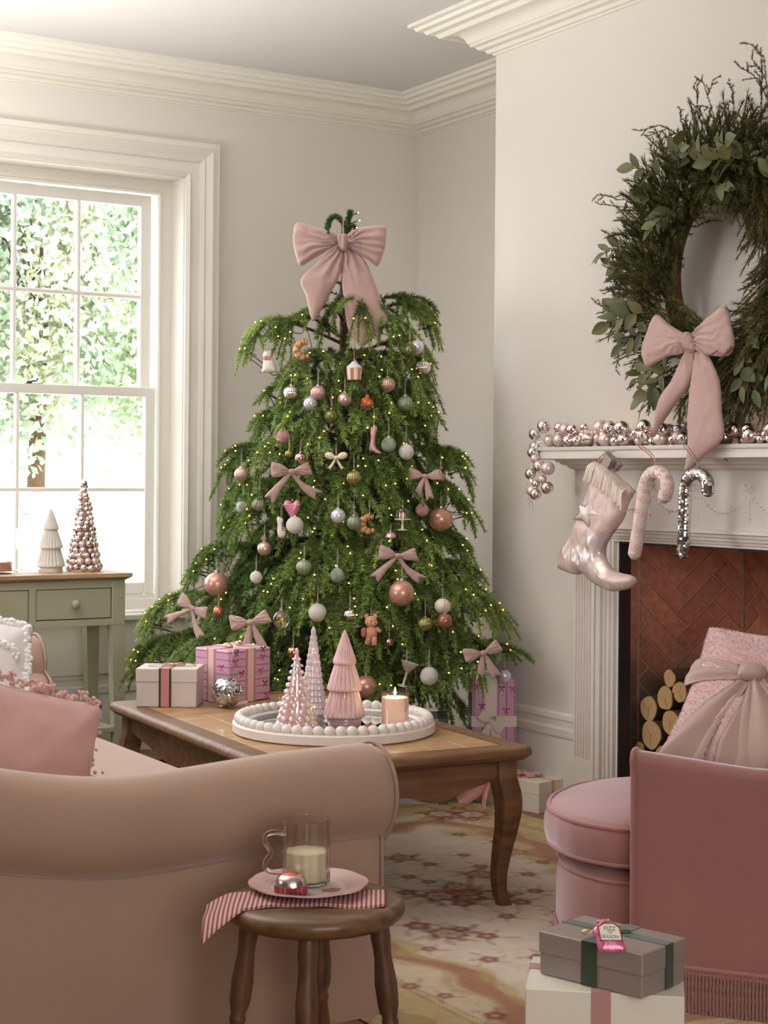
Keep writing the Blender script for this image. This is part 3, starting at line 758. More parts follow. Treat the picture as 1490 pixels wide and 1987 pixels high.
# ================================================================ RUG (woven floral pattern as vertex colour of the cloth itself)
RX0, RX1, RY0, RY1 = 1.83, 3.44, 2.45, 5.06
def rug_colors(x, y):
    """x,y world arrays -> linear colours of the weave"""
    cream = np.array(lin((205, 188, 160))); pale = np.array(lin((222, 208, 190))); tan = np.array(lin((176, 150, 106)))
    rose = np.array(lin((160, 104, 84))); wine = np.array(lin((130, 62, 66))); olive = np.array(lin((150, 130, 88))); gold = np.array(lin((186, 162, 112)))
    cx, cy = (RX0 + RX1) / 2, (RY0 + RY1) / 2 + .05
    u = np.abs(x - cx) / ((RX1 - RX0) / 2); v = (y - RY0) / (RY1 - RY0)
    ex = np.minimum(x - RX0, RX1 - x); ey = np.minimum(y - RY0, RY1 - y); e = np.minimum(ex, ey)
    n1 = vnoise(x * 6, y * 6, 1); n2 = vnoise(x * 22, y * 22, 2); n3 = vnoise(x * 75, y * 75, 3)
    col = np.empty(x.shape + (3,)); col[:] = cream
    def paint(mask, c, a=1.0):
        mask = np.clip(mask, 0, 1) * a
        col[:] = col * (1 - mask[..., None]) + c * mask[..., None]
    S = lambda d, w=.004: 1 / (1 + np.exp(np.clip(-d / w, -30, 30)))
    paint(S(e - .42, .02), pale)                             # inner field
    paint(S(.215 - e), gold, .75)                              # golden outer border
    paint(S(.012 - e), rose, .5)
    for d0 in (.035, .2, .222):
        paint(S(.004 - np.abs(e - d0), .0015) * (np.sin((x + y) * 420) > -.2), olive, .9)
    wob = .035 * np.sin(x * 9 + 1) + .035 * np.sin(y * 8.3) + .02 * np.sin((x + y) * 21)
    sc = e - .315 - wob
    paint(S(.042 - np.abs(sc)), rose, .8)                      # rose scroll band
    paint(S(.020 - np.abs(sc - .045 + .02 * np.sin(y * 30 + x * 17))), gold, .7)
    paint(S(.016 - np.abs(sc + .052 + .015 * np.sin(y * 26 - x * 23))), tan, .6)
    sp = np.sin(e * 60 + 6 * n1) * .5 + .5
    paint(S(.16 - e) * S(e - .04) * (sp > .72), olive, .45)
    # flowers and leaf sprays
    fl = [(2.632, 3.842, .060, 1), (2.70, 3.80, .055, 1), (2.56, 3.87, .055, 1), (2.66, 3.93, .042, 1), (2.57, 3.77, .042, 0), (2.72, 3.70, .035, 0), (2.50, 3.95, .035, 0),
          (2.71, 4.313, .040, 1), (2.80, 4.021, .045, 1), (2.339, 3.643, .045, 0), (2.37, 3.542, .052, 1), (2.444, 3.472, .035, 0), (2.42, 3.56, .03, 0),
          (3.181, 4.809, .060, 1), (3.272, 4.748, .060, 1), (3.16, 4.74, .03, 0), (3.23, 4.68, .032, 0), (3.29, 4.86, .035, 0), (2.45, 3.25, .035, 0), (2.33, 3.30, .03, 0), (2.25, 3.45, .025, 0),
          (2.74, 4.20, .028, 0), (2.86, 4.10, .03, 0), (2.93, 3.95, .03, 0), (2.60, 4.10, .03, 0), (2.62, 4.02, .025, 0), (2.52, 4.16, .03, 0), (2.9, 4.25, .025, 0), (2.83, 3.78, .03, 0), (2.75, 3.56, .03, 0),
          (2.6, 3.6, .03, 0), (2.68, 3.48, .025, 0), (2.02, 3.42, .022, 0), (2.04, 3.33, .022, 0), (2.05, 3.22, .026, 0), (2.08, 3.12, .024, 0), (1.90, 3.1, .03, 0), (2.1, 2.95, .03, 0), (2.03, 3.55, .02, 0),
          (3.10, 4.35, .03, 0), (3.07, 4.2, .03, 1), (3.06, 4.05, .028, 0), (3.05, 4.5, .028, 0), (2.9, 4.75, .03, 0), (2.85, 4.85, .04, 1), (2.7, 4.72, .03, 0), (2.45, 4.45, .04, 1), (2.2, 4.3, .04, 1), (2.15, 3.9, .035, 0),
          (2.9, 3.3, .04, 1), (2.7, 3.1, .04, 1), (2.4, 2.8, .05, 1), (2.8, 2.7, .05, 0), (3.0, 2.9, .05, 1), (3.2, 3.4, .04, 1), (3.2, 3.8, .04, 0)]
    g = np.random.default_rng(5)
    for (fx, fy, r, big) in fl:
        k = (np.abs(x - fx) < r * 3.4) & (np.abs(y - fy) < r * 3.4)
        if not k.any(): continue
        dx = x[k] - fx; dy = y[k] - fy; d = np.hypot(dx, dy); a = np.arctan2(dy, dx); ph = g.uniform(0, 6.3)
        c = col[k]
        def pk(mask, cc, al):
            mm = np.clip(mask, 0, 1)[:, None] * al
            c[:] = c * (1 - mm) + cc * mm
        for q in range(7 if big else 5):                        # leaves
            la = ph + q * 6.283 / (7 if big else 5) + g.uniform(-.3, .3); L = r * g.uniform(1.9, 2.7)
            lx = cos(la); ly = sin(la); s_ = dx * lx + dy * ly; t_ = -dx * ly + dy * lx + .12 * s_ * np.sin(s_ / r * 2)
            w_ = (s_ > r * .9) * r * .26 * np.sin(np.clip((s_ - r * .9) / (L - r * .9), 0, 1) * pi)
            pk(S(w_ - .001 - np.abs(t_), .0022) * ((w_ > 0) & (s_ < L)), olive if q % 4 else wine, .42)
        if big:
            pet = r * (1.0 + .10 * np.sin(6 * a + ph) + .05 * np.sin(11 * a))
            pk(S(pet - d, .003), wine, .9); pk(S(pet * .66 - d - r * .08 * np.sin(6 * a + ph + 1), .003), cream, .95)
            pk(S(r * .05 - np.abs(d - r * .36), .002), rose, .7); pk(S(r * .17 - d, .003), wine, .7)
            for q in range(5):
                qa = ph + q * 1.257 + .6; pk(S(r * .30 - np.hypot(dx - r * 1.25 * cos(qa), dy - r * 1.25 * sin(qa)), .003), wine if q % 2 else rose, .6)
        else:
            for q in range(5):
                qa = ph + q * 1.257; pk(S(r * .36 - np.hypot(dx - r * .55 * cos(qa), dy - r * .55 * sin(qa)), .0025), wine, .85)
            pk(S(r * .26 - d, .0025), gold, .95)
        col[k] = c
    col *= (.90 + .10 * n3 + .10 * n2)[..., None]
    col *= (.93 + .1 * vnoise(x * 260, y * 260, 4))[..., None]
    return np.clip(col, 0, 1)
def build_rug():
    st = 0.0048
    xs = np.arange(RX0, RX1 + 1e-6, st); ys = np.arange(RY0, RY1 + 1e-6, st)
    X, Y = np.meshgrid(xs, ys); nx, ny = len(xs), len(ys)
    Z = .0045 + .0012 * vnoise(X * 90, Y * 90, 9)
    V = np.stack([X, Y, Z], 2).reshape(-1, 3)
    i = np.arange((ny - 1) * nx).reshape(ny - 1, nx)[:, :-1].ravel()
    F = np.stack([i, i + 1, i + 1 + nx, i + nx], 1)
    me = bpy.data.meshes.new('rug')
    me.vertices.add(len(V)); me.vertices.foreach_set('co', V.astype(np.float32).ravel())
    me.loops.add(F.size); me.loops.foreach_set('vertex_index', F.astype(np.int32).ravel())
    me.polygons.add(len(F)); me.polygons.foreach_set('loop_start', np.arange(0, F.size, 4, dtype=np.int32))
    me.update(calc_edges=True)
    C = rug_colors(X, Y).reshape(-1, 3)
    a = me.attributes.new('tint', 'FLOAT_COLOR', 'POINT'); a.data.foreach_set('color', np.concatenate([C, np.ones((len(C), 1))], 1).astype(np.float32).ravel())
    me.materials.append(attr_mat('rug_weave', rough=.95, spec=.1, bump=.5, bscale=420))
    return put(bpy.data.objects.new('rug', me))
tag(build_rug(), 'cream and gold woven rug with wine red floral pattern under the coffee table', 'rug')

# ================================================================ CONSOLE TABLE
t = thing('console_table', 'sage green console table with pale wood top under the window', 'table', (1.97, 6.285, 0))
cw = .5775; fy = -.165; by = .165
b = MB(); pf = [(0, .772), (.012, .776), (.024, .788), (.024, .8), (0, .8)]
top = MB().box((-cw + .03, fy - .0, .772), (cw - .03, by, .8))
tp = MB(); path = [(-cw + .024, fy - .005), (cw - .024, fy - .005), (cw - .024, by), (-cw + .024, by)]
tp.add([(x, y, .772) for x, y in [(-.555, fy), (.555, fy), (.555, by), (-.555, by)]] + [(x, y, .786) for x, y in [(-cw, fy - .022), (cw, fy - .022), (cw, by), (-cw, by)]] + [(x, y, .8) for x, y in [(-cw, fy - .022), (cw, fy - .022), (cw, by), (-cw, by)]],
       [(3, 2, 1, 0), (8, 9, 10, 11)] + [(a + i, a + (i + 1) % 4, a + 4 + (i + 1) % 4, a + 4 + i) for a in (0, 4) for i in range(4)])
tp.obj('table_top', M['oaklight'], t)
for sx in (-1, 1):
    for sy in (0, 1):
        xo = sx * .555; xi = sx * .500; y0, y1 = (fy, fy + .055) if sy == 0 else (by - .055, by)
        b = MB(); b.box((min(xo, xi), y0, .594), (max(xo, xi), y1, .772), ch=.002)
        xm = sx * .524
        q = [(xo, y0), (xi, y0), (xi, y1), (xo, y1)]; q2 = [(xo, y0 if sy == 0 else y1 - .038), (sx * .518, y0 if sy == 0 else y1 - .038), (sx * .518, y1 if sy else y0 + .038), (xo, y1 if sy else y0 + .038)]
        b.add([(x, y, .594) for x, y in q] + [(x, y, 0) for x, y in q2], [(0, 1, 2, 3), (7, 6, 5, 4)] + [(i, (i + 1) % 4, 4 + (i + 1) % 4, 4 + i) for i in range(4)])
        b.obj('leg', M['sage'], t)
b = MB()
b.box((-.5, fy + .002, .743), (.5, fy + .04, .772)); b.box((-.5, fy + .002, .594), (.5, fy + .04, .620))
dx = [(-.4985, -.1835), (-.157, .157), (.1835, .4985)]
for xa, xb in ((-.1835, -.157), (.157, .1835)): b.box((xa, fy + .002, .62), (xb, fy + .04, .743))
b.obj('front_rail', M['sage'], t)
b = MB(); b.box((-.5, by - .03, .594), (.5, by - .005, .772)); b.box((-.55, fy + .055, .594), (-.52, by - .055, .772)); b.box((.52, fy + .055, .594), (.55, by - .055, .772)); b.box((-.5, fy + .05, .6), (.5, by - .03, .61))
b.obj('apron', M['sage'], t)
for xa, xb in dx:
    d = MB().box((xa + .003, fy + .006, .6235), (xb - .003, fy + .03, .7405), ch=.001).obj('drawer', M['sage'], t)
    xm = (xa + xb) / 2
    MB().lathe([(0, 0), (.012, 0), (.010, .008), (.009, .012), (.017, .02), (.0185, .027), (.013, .034), (0, .036)], 20, Matrix.Translation((xm, fy + .006, .682)) @ Matrix.Rotation(pi / 2, 4, 'X')).obj('knob', M['sage'], d, smooth=50)
MB().box((-.555, fy + .0, .165), (.515, by - .0, .186), ch=.002).obj('lower_shelf', M['sage'], t)

# ================================================================ COFFEE TABLE
CTR = -3.5
t = thing('coffee_table', 'long oak coffee table with curved legs between sofa and fireplace', 'table', (2.373, 4.345, 0), (0, 0, radians(CTR)))
hw, hl = .395, .685
def rrect(hx, hy, r, n=4, notch=0):
    out = []
    for cx_, cy_, a0 in ((hx - r, hy - r, 0), (-hx + r, hy - r, 90), (-hx + r, -hy + r, 180), (hx - r, -hy + r, 270)):
        for k in range(n + 1):
            a = radians(a0 + 90 * k / n); out.append((cx_ + r * cos(a), cy_ + r * sin(a)))
    return out
edge = [(0, .45), (.010, .449), (.018, .444), (.022, .436), (.022, .428), (.012, .420), (.002, .412), (-.03, .412)]
b = MB(); R0 = rrect(hw - .022, hl - .022, .02); n = len(R0); vs = []; fs = []
for (o, z) in [(-.052, .45)] + edge:
    vs += [(x, y, z) for x, y in rrect(hw - .022 + o, hl - .022 + o, max(.004, .02 + o * .8))]
for i in range(len(edge)):
    for k in range(n): fs.append((i * n + k, i * n + (k + 1) % n, (i + 1) * n + (k + 1) % n, (i + 1) * n + k))
b.add(vs, fs); b.obj('top_frame', M['oakdark'], t, smooth=50)
iw, il = hw - .0745, hl - .0745
for k in range(6):                        # planks of the field, each a board
    x0 = -iw + 2 * iw * k / 6; x1 = -iw + 2 * iw * (k + 1) / 6
    pk = MB().box((x0 + .0006, -il, .425), (x1 - .0006, il, .4496), ch=.0012).obj('plank', M['oak'], t)
for sx, sy, L in ((-1, 0, il), (1, 0, il)):   # rim between groove and edge is part of the frame
    pass
MB().box((-iw, -il, .412), (iw, il, .4245)).obj('top_underside', M['oakdark'], t)
aw, al = hw - .062, hl - .062
def apron(L, M_):
    pts = [(-L, .414)]
    zz = lambda s: .352 - .034 * (1 - abs(s)) ** .6 + .020 * math.exp(-((abs(s) - .62) / .12) ** 2) if True else 0
    for k in range(41):
        s = -1 + 2 * k / 40; a = abs(s)
        z = .318 + (.014 * cos(a * 9.0)) * (1 - a) + .048 * max(0, (a - .45) / .55) ** 1.4
        pts.append((s * L, z))
    pts.append((L, .414))
    return MB().prism(pts[::-1], -.011, .011, M_).obj('apron', M['oakdark'], t)
for sx in (-1, 1):
    apron(al - .03, Matrix.Translation((sx * aw, 0, 0)) @ Matrix.Rotation(pi / 2, 4, 'Z') @ Matrix.Rotation(pi / 2, 4, 'X'))
    apron(aw - .03, Matrix.Translation((0, sx * al, 0)) @ Matrix.Rotation(pi / 2, 4, 'X'))
for sx in (-1, 1):
    for sy in (-1, 1):
        prof = [(.414, .0, .036), (.36, .002, .037), (.32, .010, .038), (.28, .014, .036), (.22, .010, .031), (.15, .0, .026), (.09, -.006, .022), (.04, -.004, .020), (.012, .004, .021), (0, .006, .022)]
        pts = [(z, o, r) for z, o, r in prof]
        zz = smoothpath([(z, o, r) for z, o, r in prof], 4)
        b = MB(); vs = []; fs = []
        for p in zz:
            z, o, r = p.x, p.y, p.z; cx_ = sx * (aw + o * .9 - .008); cy_ = sy * (al + o * .9 - .008)
            for k in range(12):
                a = 2 * pi * k / 12 + pi / 12; q = r * (1 / max(abs(cos(a)), abs(sin(a)))) ** .55 * .92
                vs.append((cx_ + q * cos(a), cy_ + q * sin(a), max(z, 0)))
        for i in range(len(zz) - 1):
            for k in range(12): fs.append((i * 12 + k, i * 12 + (k + 1) % 12, (i + 1) * 12 + (k + 1) % 12, (i + 1) * 12 + k))
        fs.append(tuple(range(12))); fs.append(tuple(len(vs) - 12 + k for k in range(12)))
        b.add(vs, fs); b.obj('leg', M['oakdark'], t, smooth=60)

# ================================================================ SOFA
t = thing('sofa', 'beige velvet scroll-arm sofa seen from behind its near arm', 'sofa', (1.25, 3.98, 0))
def arm(name, ys, inner, outer, ztop, xf, xb, hfun):
    """ys=-1: near arm. profile runs outer floor -> outer panel -> roll -> inner side"""
    cy_ = (inner + outer) / 2 - ys * -.0; r = .098
    yc = outer - ys * .060; zc = ztop - r
    prof = [(outer - ys * .02, .06), (outer - ys * .02, .25), (outer - ys * .02, zc - r * .98)]
    a0, a1 = radians(248), radians(-10)
    for k in range(19):
        a = a0 + (a1 - a0) * k / 18
        prof.append((yc - ys * cos(a) * r * 1.02 if False else yc + (-ys) * cos(a) * r, zc + sin(a) * r))
    prof += [(inner - ys * .005, zc - .06), (inner, .40), (inner, .24)]
    n = len(prof); secs = []
    xs = [xf, xf - .004, xf - .014, xf - .03] + [xf - .03 - (xf - .03 - xb) * k / 22 for k in range(1, 23)]
    ins = [.030, .014, .004, 0] + [0] * 22
    vs = []; fs = []
    my, mz = sum(p[0] for p in prof) / n, .36
    for x, d in zip(xs, ins):
        dz = hfun(x)
        for (y, z) in prof:
            w = min(1, max(0, (z - .30) / .15))
            zz = z + dz * w
            vy, vz = y - my, zz - mz; L = math.hypot(vy, vz)
            vs.append((x, y - vy / L * d, zz - vz / L * d * (1 if z > .1 else 0)))
    for i in range(len(xs) - 1):
        for k in range(n - 1): fs.append((i * n + k, i * n + k + 1, (i + 1) * n + k + 1, (i + 1) * n + k))
    fs.append(tuple(range(n)))
    o = MB().add(vs, fs).obj(name, M['sofa'], t, smooth=50)
    # piping round the front of the arm and the welt under the roll
    x = xf - .008
    pts = [(x, vs[3 * n + k][1] + (vs[3 * n + k][1] - my) * .012, vs[3 * n + k][2] + .001) for k in range(n)]
    MB().tube(smoothpath(pts, 2), .0045, 6).obj('piping', M['sofapipe'], o, smooth=60)
    pts = [(x_, outer - ys * .0215, zc - r * .93 + hfun(x_) * min(1, max(0, (zc - r * .9 - .30) / .15))) for x_ in [xf - .02 - (xf - .02 - xb) * k / 20 for k in range(21)]]
    MB().tube(pts, .0032, 6).obj('welt', M['sofapipe'], o, smooth=60)
    return o
h_near = lambda x: (.034 * max(0, (-.02 - x) / .3) ** 1.5 if x < -.02 else 0) + (-.022 * math.exp(-((x + .02) / .28) ** 2))
arm('near_arm', -1, -.83, -1.06, .630, .555, -.62, h_near)
arm('far_arm', 1, .955, 1.185, .675, .555, -.62, lambda x: 0)
MB().box((-.55, -.84, .05), (.47, .96, .27), ch=.02).obj('base', M['sofa'], t, smooth=40)
b = MB()
b.box((-.80, -1.0, .05), (-.50, 1.12, .74), ch=.07); b.obj('backrest', M['sofa'], t, smooth=50)
def cushion_mb(x0, x1, y0, y1, z0, z1, crown, r=.05):
    b = MB()
    def f(a, bb):
        return None
    n = 20; vs = []; fs = []
    hx, hy = (x1 - x0) / 2, (y1 - y0) / 2; cx_, cy_ = (x0 + x1) / 2, (y0 + y1) / 2
    ring = rrect(hx, hy, r, 5); m_ = len(ring)
    lay = [(.0, z0, .80), (.0, z0 + .01, .97), (0, z0 + .035, 1), (0, z1 - .035, 1), (0, z1 - .012, .985), (0, z1, .95)]
    for _, z, s_ in lay: vs += [(cx_ + x * (1 - (1 - s_) * .3 / hx * .3) * 1 if False else cx_ + x - math.copysign((1 - s_) * .12, x) * min(1, abs(x) / (hx * .6)), cy_ + y - math.copysign((1 - s_) * .12, y) * min(1, abs(y) / (hy * .6)), z) for x, y in ring]
    for s_, zz in ((.8, .55), (.5, .9), (.2, 1)): vs += [(cx_ + x * s_, cy_ + y * s_, z1 + crown * zz) for x, y in ring]
    L = len(vs) // m_
    for i in range(L - 1):
        for k in range(m_): fs.append((i * m_ + k, i * m_ + (k + 1) % m_, (i + 1) * m_ + (k + 1) % m_, (i + 1) * m_ + k))
    fs.append(tuple(range(m_))); fs.append(tuple((L - 1) * m_ + k for k in range(m_)))
    return b.add(vs, fs), ring, cx_, cy_
for y0, y1 in ((-.825, .95),):
    b, ring, cx_, cy_ = cushion_mb(-.5, .535, y0, y1, .27, .425, .018)
    o = b.obj('seat_cushion', M['sofa'], t, smooth=60)
    MB().tube([(cx_ + x * .985, cy_ + y * .985, .421) for x, y in ring], .005, 6, closed=True).obj('piping', M['sofapipe'], o, smooth=60)
for x in (-.7, .42):
    for y in (-.95, 1.05): MB().lathe([(.022, 0), (.032, .06)], 12, Matrix.Translation((x, y, 0))).obj('foot', M['stoolleg'], t, smooth=40)

# cushions on the sofa
def square(hs, pinch=.06, n=6):
    out = []
    for i in range(4):
        a = (-1, -1) if i == 0 else (1, -1) if i == 1 else (1, 1) if i == 2 else (-1, 1); c = [(-1, -1), (1, -1), (1, 1), (-1, 1)][(i + 1) % 4]
        for k in range(n):
            s_ = k / n; x = a[0] + (c[0] - a[0]) * s_; y = a[1] + (c[1] - a[1]) * s_
            q = 1 - pinch * sin(pi * s_)
            if i % 2 == 0: y *= q
            else: x *= q
            out.append((x * hs, y * hs))
    return out
def wr(amp, f1, seed):
    return lambda x, y: amp * (vnoise(x * f1 + seed, y * f1 * .5) - .5) + amp * .5 * (vnoise(x * f1 * 2.3, y * f1 * 2 + seed) - .5)
MC = frame((-.17, -.66, .548), (.93, .0, -.30), (.22, .28, .92))
p = thing('pink_cushion', 'salmon pink cushion with tufted fluffy edges behind the near sofa arm', 'cushion', t.location)
vs, fs = inflate(square(.225), .075, .012, 1, disp=wr(.012, 18, 3))
MB().add(vs, fs, MC).obj('cover', M['pinkcloth'], p, smooth=180)
b = MB(); rr = random.Random(2)
for k in range(46):
    s_ = k / 46
    if k < 30: q = (-.2 + .42 * (k / 30), .222 + rr.uniform(-.006, .006)); 
    else: q = (.215 + rr.uniform(-.012, .012), .2 - .42 * ((k - 30) / 16))
    for j in range(6):
        a = rr.uniform(0, 6.28); d = Vector((q[0], q[1], 0)) + Vector((rr.uniform(-.012, .012), rr.uniform(-.006, .012), rr.uniform(-.012, .02)))
        b.sphere(d, rr.uniform(.0035, .007), 6, 4, (1, 1, .8), MC)
b.obj('tufted_edge', M['pinktuft'], p, smooth=180)['kind'] = 'stuff'
MC = frame((.18, .80, .585), (.93, -.12, -.26), (.20, .42, .88))
p = thing('white_cushion', 'white cushion with tufted scroll pattern against the far sofa arm', 'cushion', t.location)
vs, fs = inflate(square(.235), .07, .012, 1, disp=wr(.006, 14, 5))
MB().add(vs, fs, MC).obj('cover', M['whitecloth'], p, smooth=180)
for pts in ([(.10, .12), (.15, .12), (.17, .10)], [(.03, .06), (.08, .03), (.12, -.03), (.16, -.06)], [(-.02, .18), (.06, .2), (.12, .205), (.19, .21)], [(.0, -.02), (.02, -.08), (.0, -.13)], [(.1, -.12), (.15, -.12), (.2, -.11)], [(-.12, .1), (-.08, .15), (-.02, .12)], [(.2, .2), (.215, .1), (.21, 0), (.22, -.1), (.215, -.2)]):
    b = MB()
    for q in smoothpath([(x, y, 0) for x, y in pts], 12):
        for j in range(3):
            d = math.hypot(q.x, q.y); z = .07 * sqrt(max(.02, 1 - min(1, max(abs(q.x), abs(q.y)) / .235) ** 2))
            b.sphere(q + Vector((rr.uniform(-.008, .008), rr.uniform(-.008, .008), z)), rr.uniform(.007, .011), 7, 5, (1, 1, .8), MC)
    o = b.obj('tufted_scroll', M['tuft'], p, smooth=180); o['kind'] = 'stuff'

# ================================================================ STOOL
t = thing('stool', 'round dark wood stool with turned legs in front of the sofa', 'stool', (1.455, 2.616, 0), (0, 0, -HEAD))
MB().lathe([(0, .383), (.12, .383), (.150, .388), (.163, .398), (.1665, .408), (.163, .418), (.153, .4235), (.14, .4245), (0, .4245)], 56).obj('seat', M['stool'], t, smooth=50)
for k in range(4):
    a = radians(-93 + 90 * k); r0, r1 = .118, .165
    p0 = Vector((r0 * cos(a), r0 * sin(a), .385)); p1 = Vector((r1 * cos(a), r1 * sin(a), 0))
    prof = [(.017, 0), (.0185, .08), (.0165, .13), (.016, .17), (.021, .30), (.0195, .40), (.0135, .46), (.0155, .475), (.0155, .49), (.013, .505), (.0195, .64), (.017, .76), (.0145, .84), (.0165, .845), (.018, .90), (.018, 1)]
    L = (p1 - p0).length; prof = [(r, -z * L) for r, z in prof][::-1]
    # measured from the seat: the beads sit below the middle
    M_ = Matrix.Translation(p0) @ (p1 - p0).to_track_quat('-Z', 'Y').to_matrix().to_4x4()
    MB().lathe([(r, z) for r, z in prof], 18, M_).obj('leg', M['stoolleg'], t, smooth=45)

# ---- napkin, plate, mug, foil chocolate on the stool
st = (1.455, 2.616, .4245)
NM = mat('red_and_white_striped_cotton', (196, 130, 122), .9)
def stripe(m, axis, period, duty, c1, c2, off=0.0, soft=0.02, coord='Object'):
    nt = m.node_tree; b_ = nt.nodes['Principled BSDF']; tc = nt.nodes.new('ShaderNodeTexCoord'); sp = nt.nodes.new('ShaderNodeSeparateXYZ')
    nt.links.new(tc.outputs[coord], sp.inputs[0])
    a = nt.nodes.new('ShaderNodeMath'); a.operation = 'MULTIPLY_ADD'; a.inputs[1].default_value = 1 / period; a.inputs[2].default_value = off + 50
    f_ = nt.nodes.new('ShaderNodeMath'); f_.operation = 'FRACT'
    g_ = nt.nodes.new('ShaderNodeMath'); g_.operation = 'LESS_THAN'; g_.inputs[1].default_value = duty
    mx = nt.nodes.new('ShaderNodeMix'); mx.data_type = 'RGBA'; mx.inputs['A'].default_value = (*lin(c1), 1); mx.inputs['B'].default_value = (*lin(c2), 1)
    nt.links.new(sp.outputs[axis], a.inputs[0]); nt.links.new(a.outputs[0], f_.inputs[0]); nt.links.new(f_.outputs[0], g_.inputs[0]); nt.links.new(g_.outputs[0], mx.inputs['Factor'])
    nt.links.new(mx.outputs['Result'], b_.inputs['Base Color'])
    return m
stripe(NM, 0, .0085, .42, (200, 170, 160), (142, 66, 66))
p = thing('napkin', 'red and white striped napkin draped over the left edge of the stool', 'napkin', st, (0, 0, -HEAD))
def nap(layer):
    def f(a, c):
        x = -.205 + .335 * a; y = -.085 + .115 * c + .035 * (a - .3) - .012 * sin(a * 9)
        z = .0018 + layer * .0022 + .0015 * sin(x * 60 + c * 3) * (1 if x > -.1 else .3)
        lim = -sqrt(max(.0001, .166 ** 2 - min(y, .12) ** 2)) + .012
        if x < lim:
            d = lim - x; z -= d * .22 + (1 - c) * d * .25 + d * d * 3 - .006 * sin(c * 6 + a * 5) * min(1, d * 20); x = lim - d * .88
            y -= d * .25
        return (x, y + layer * .004, max(z, -.2))
    return f
b = MB().grid(nap(0), 70, 18).grid(nap(1), 70, 18)
o = b.obj('napkin_cloth', NM, p, smooth=180)
md = o.modifiers.new('thick', 'SOLIDIFY'); md.thickness = .0012
PM = mat('pink_glazed_china', (214, 180, 176), .25, coat=.3); PW = mat('white_glazed_china', (226, 216, 204), .25, coat=.3)
pc = (1.463, 2.655, .4285)
p = thing('plate', 'pale pink scalloped plate on the striped napkin', 'plate', pc)
scal = lambda a, i: 1 + (.035 * abs(sin(a * 4)) if i in (2, 3, 4, 5) else 0)
MB().lathe([(.0, .0), (.062, .0), (.085, .008), (.108, .014), (.108, .017), (.086, .012), (.070, .006)], 96, rib=scal, caps=False).obj('rim', PM, p, smooth=50)
MB().lathe([(.070, .006), (.060, .0035), (0, .0035)], 48, caps=False).obj('well', PW, p, smooth=50)
b = MB()
for k in range(7): b.sphere((.03 + .012 * cos(k), -.035 + .008 * sin(k * 2.1), .0045), .006, 8, 4, (1.4, .8, .15))
b.obj('painted_motif', mat('painted_pink_motif', (170, 90, 96), .4), p, smooth=180)
GM = mat('clear_glass', (250, 248, 246), .02, trans=1.0, ior=1.42)
GP = mat('pink_glass', (248, 228, 226), .03, trans=1.0, ior=1.42)
MK = mat('milk', (236, 222, 184), .5, sub=.2)
mc = (1.478, 2.690, .4325)
p = thing('glass_mug', 'clear wavy glass mug half full of milk with pink handle', 'mug', mc, (0, 0, -HEAD))
wav = lambda a, i: 1 + .025 * cos(a * 12)
prof = [(0, 0), (.040, 0), (.0435, .004), (.0435, .118), (.0430, .120), (.0425, .118), (.0405, .006), (0, .005)]
prof = [(0, 0), (.040, 0), (.0435, .004)] + [(.0435, .02 * k) for k in range(1, 6)] + [(.0440, .116), (.0445, .120), (.0425, .120)] + [(.0415, .11 - .02 * k) for k in range(0, 6)] + [(.038, .006), (0, .006)]
MB().lathe(prof, 96, rib=wav).obj('glass_body', GM, p, smooth=60)
MB().lathe([(0, .0065), (.0375, .0065), (.0408, .012), (.0408, .060), (.0395, .0615), (0, .0615)], 96, rib=wav).obj('milk', MK, p, smooth=60)
MB().tube(smoothpath([(-.043, 0, .092), (-.060, 0, .095), (-.076, 0, .090), (-.078, 0, .076), (-.069, 0, .062), (-.067, 0, .053), (-.076, 0, .042), (-.078, 0, .028), (-.068, 0, .020), (-.050, 0, .018), (-.043, 0, .018)], 5), .0048, 10).obj('handle', GP, p, smooth=60)
FM = mat('red_foil', (168, 84, 84), .3, .8, bump=.5, bscale=300); FS = mat('silver_foil', (214, 198, 194), .2, .95, bump=.4, bscale=200)
p = thing('foil_chocolate', 'red and silver foil wrapped teacake on the pink plate', 'chocolate', (1.412, 2.628, .4335))
pl = lambda a, i: 1 + (.05 * cos(a * 20) if i < 4 else 0)
MB().lathe([(0, 0), (.028, 0), (.0295, .004), (.029, .018)], 80, rib=pl).obj('pleated_skirt', FM, p, smooth=40)
MB().lathe([(.029, .018), (.0285, .023), (.025, .031), (.017, .037)], 40).obj('silver_band', FS, p, smooth=60)
MB().lathe([(.017, .037), (.010, .040), (0, .041)], 40).obj('red_top', mat('orange_red_foil', (206, 96, 78), .3, .7, bump=.3, bscale=300), p, smooth=60)

# ================================================================ ARMCHAIR
th = radians(17)
fwd = -CR * cos(th) + CF * sin(th)
org = CR * .946 + CF * 3.984
ROTA = atan2(fwd.y, fwd.x)
t = thing('armchair', 'rose pink velvet tub armchair with round cushion by the fireplace', 'chair', org, (0, 0, ROTA))
PV = M['pinkvelvet']
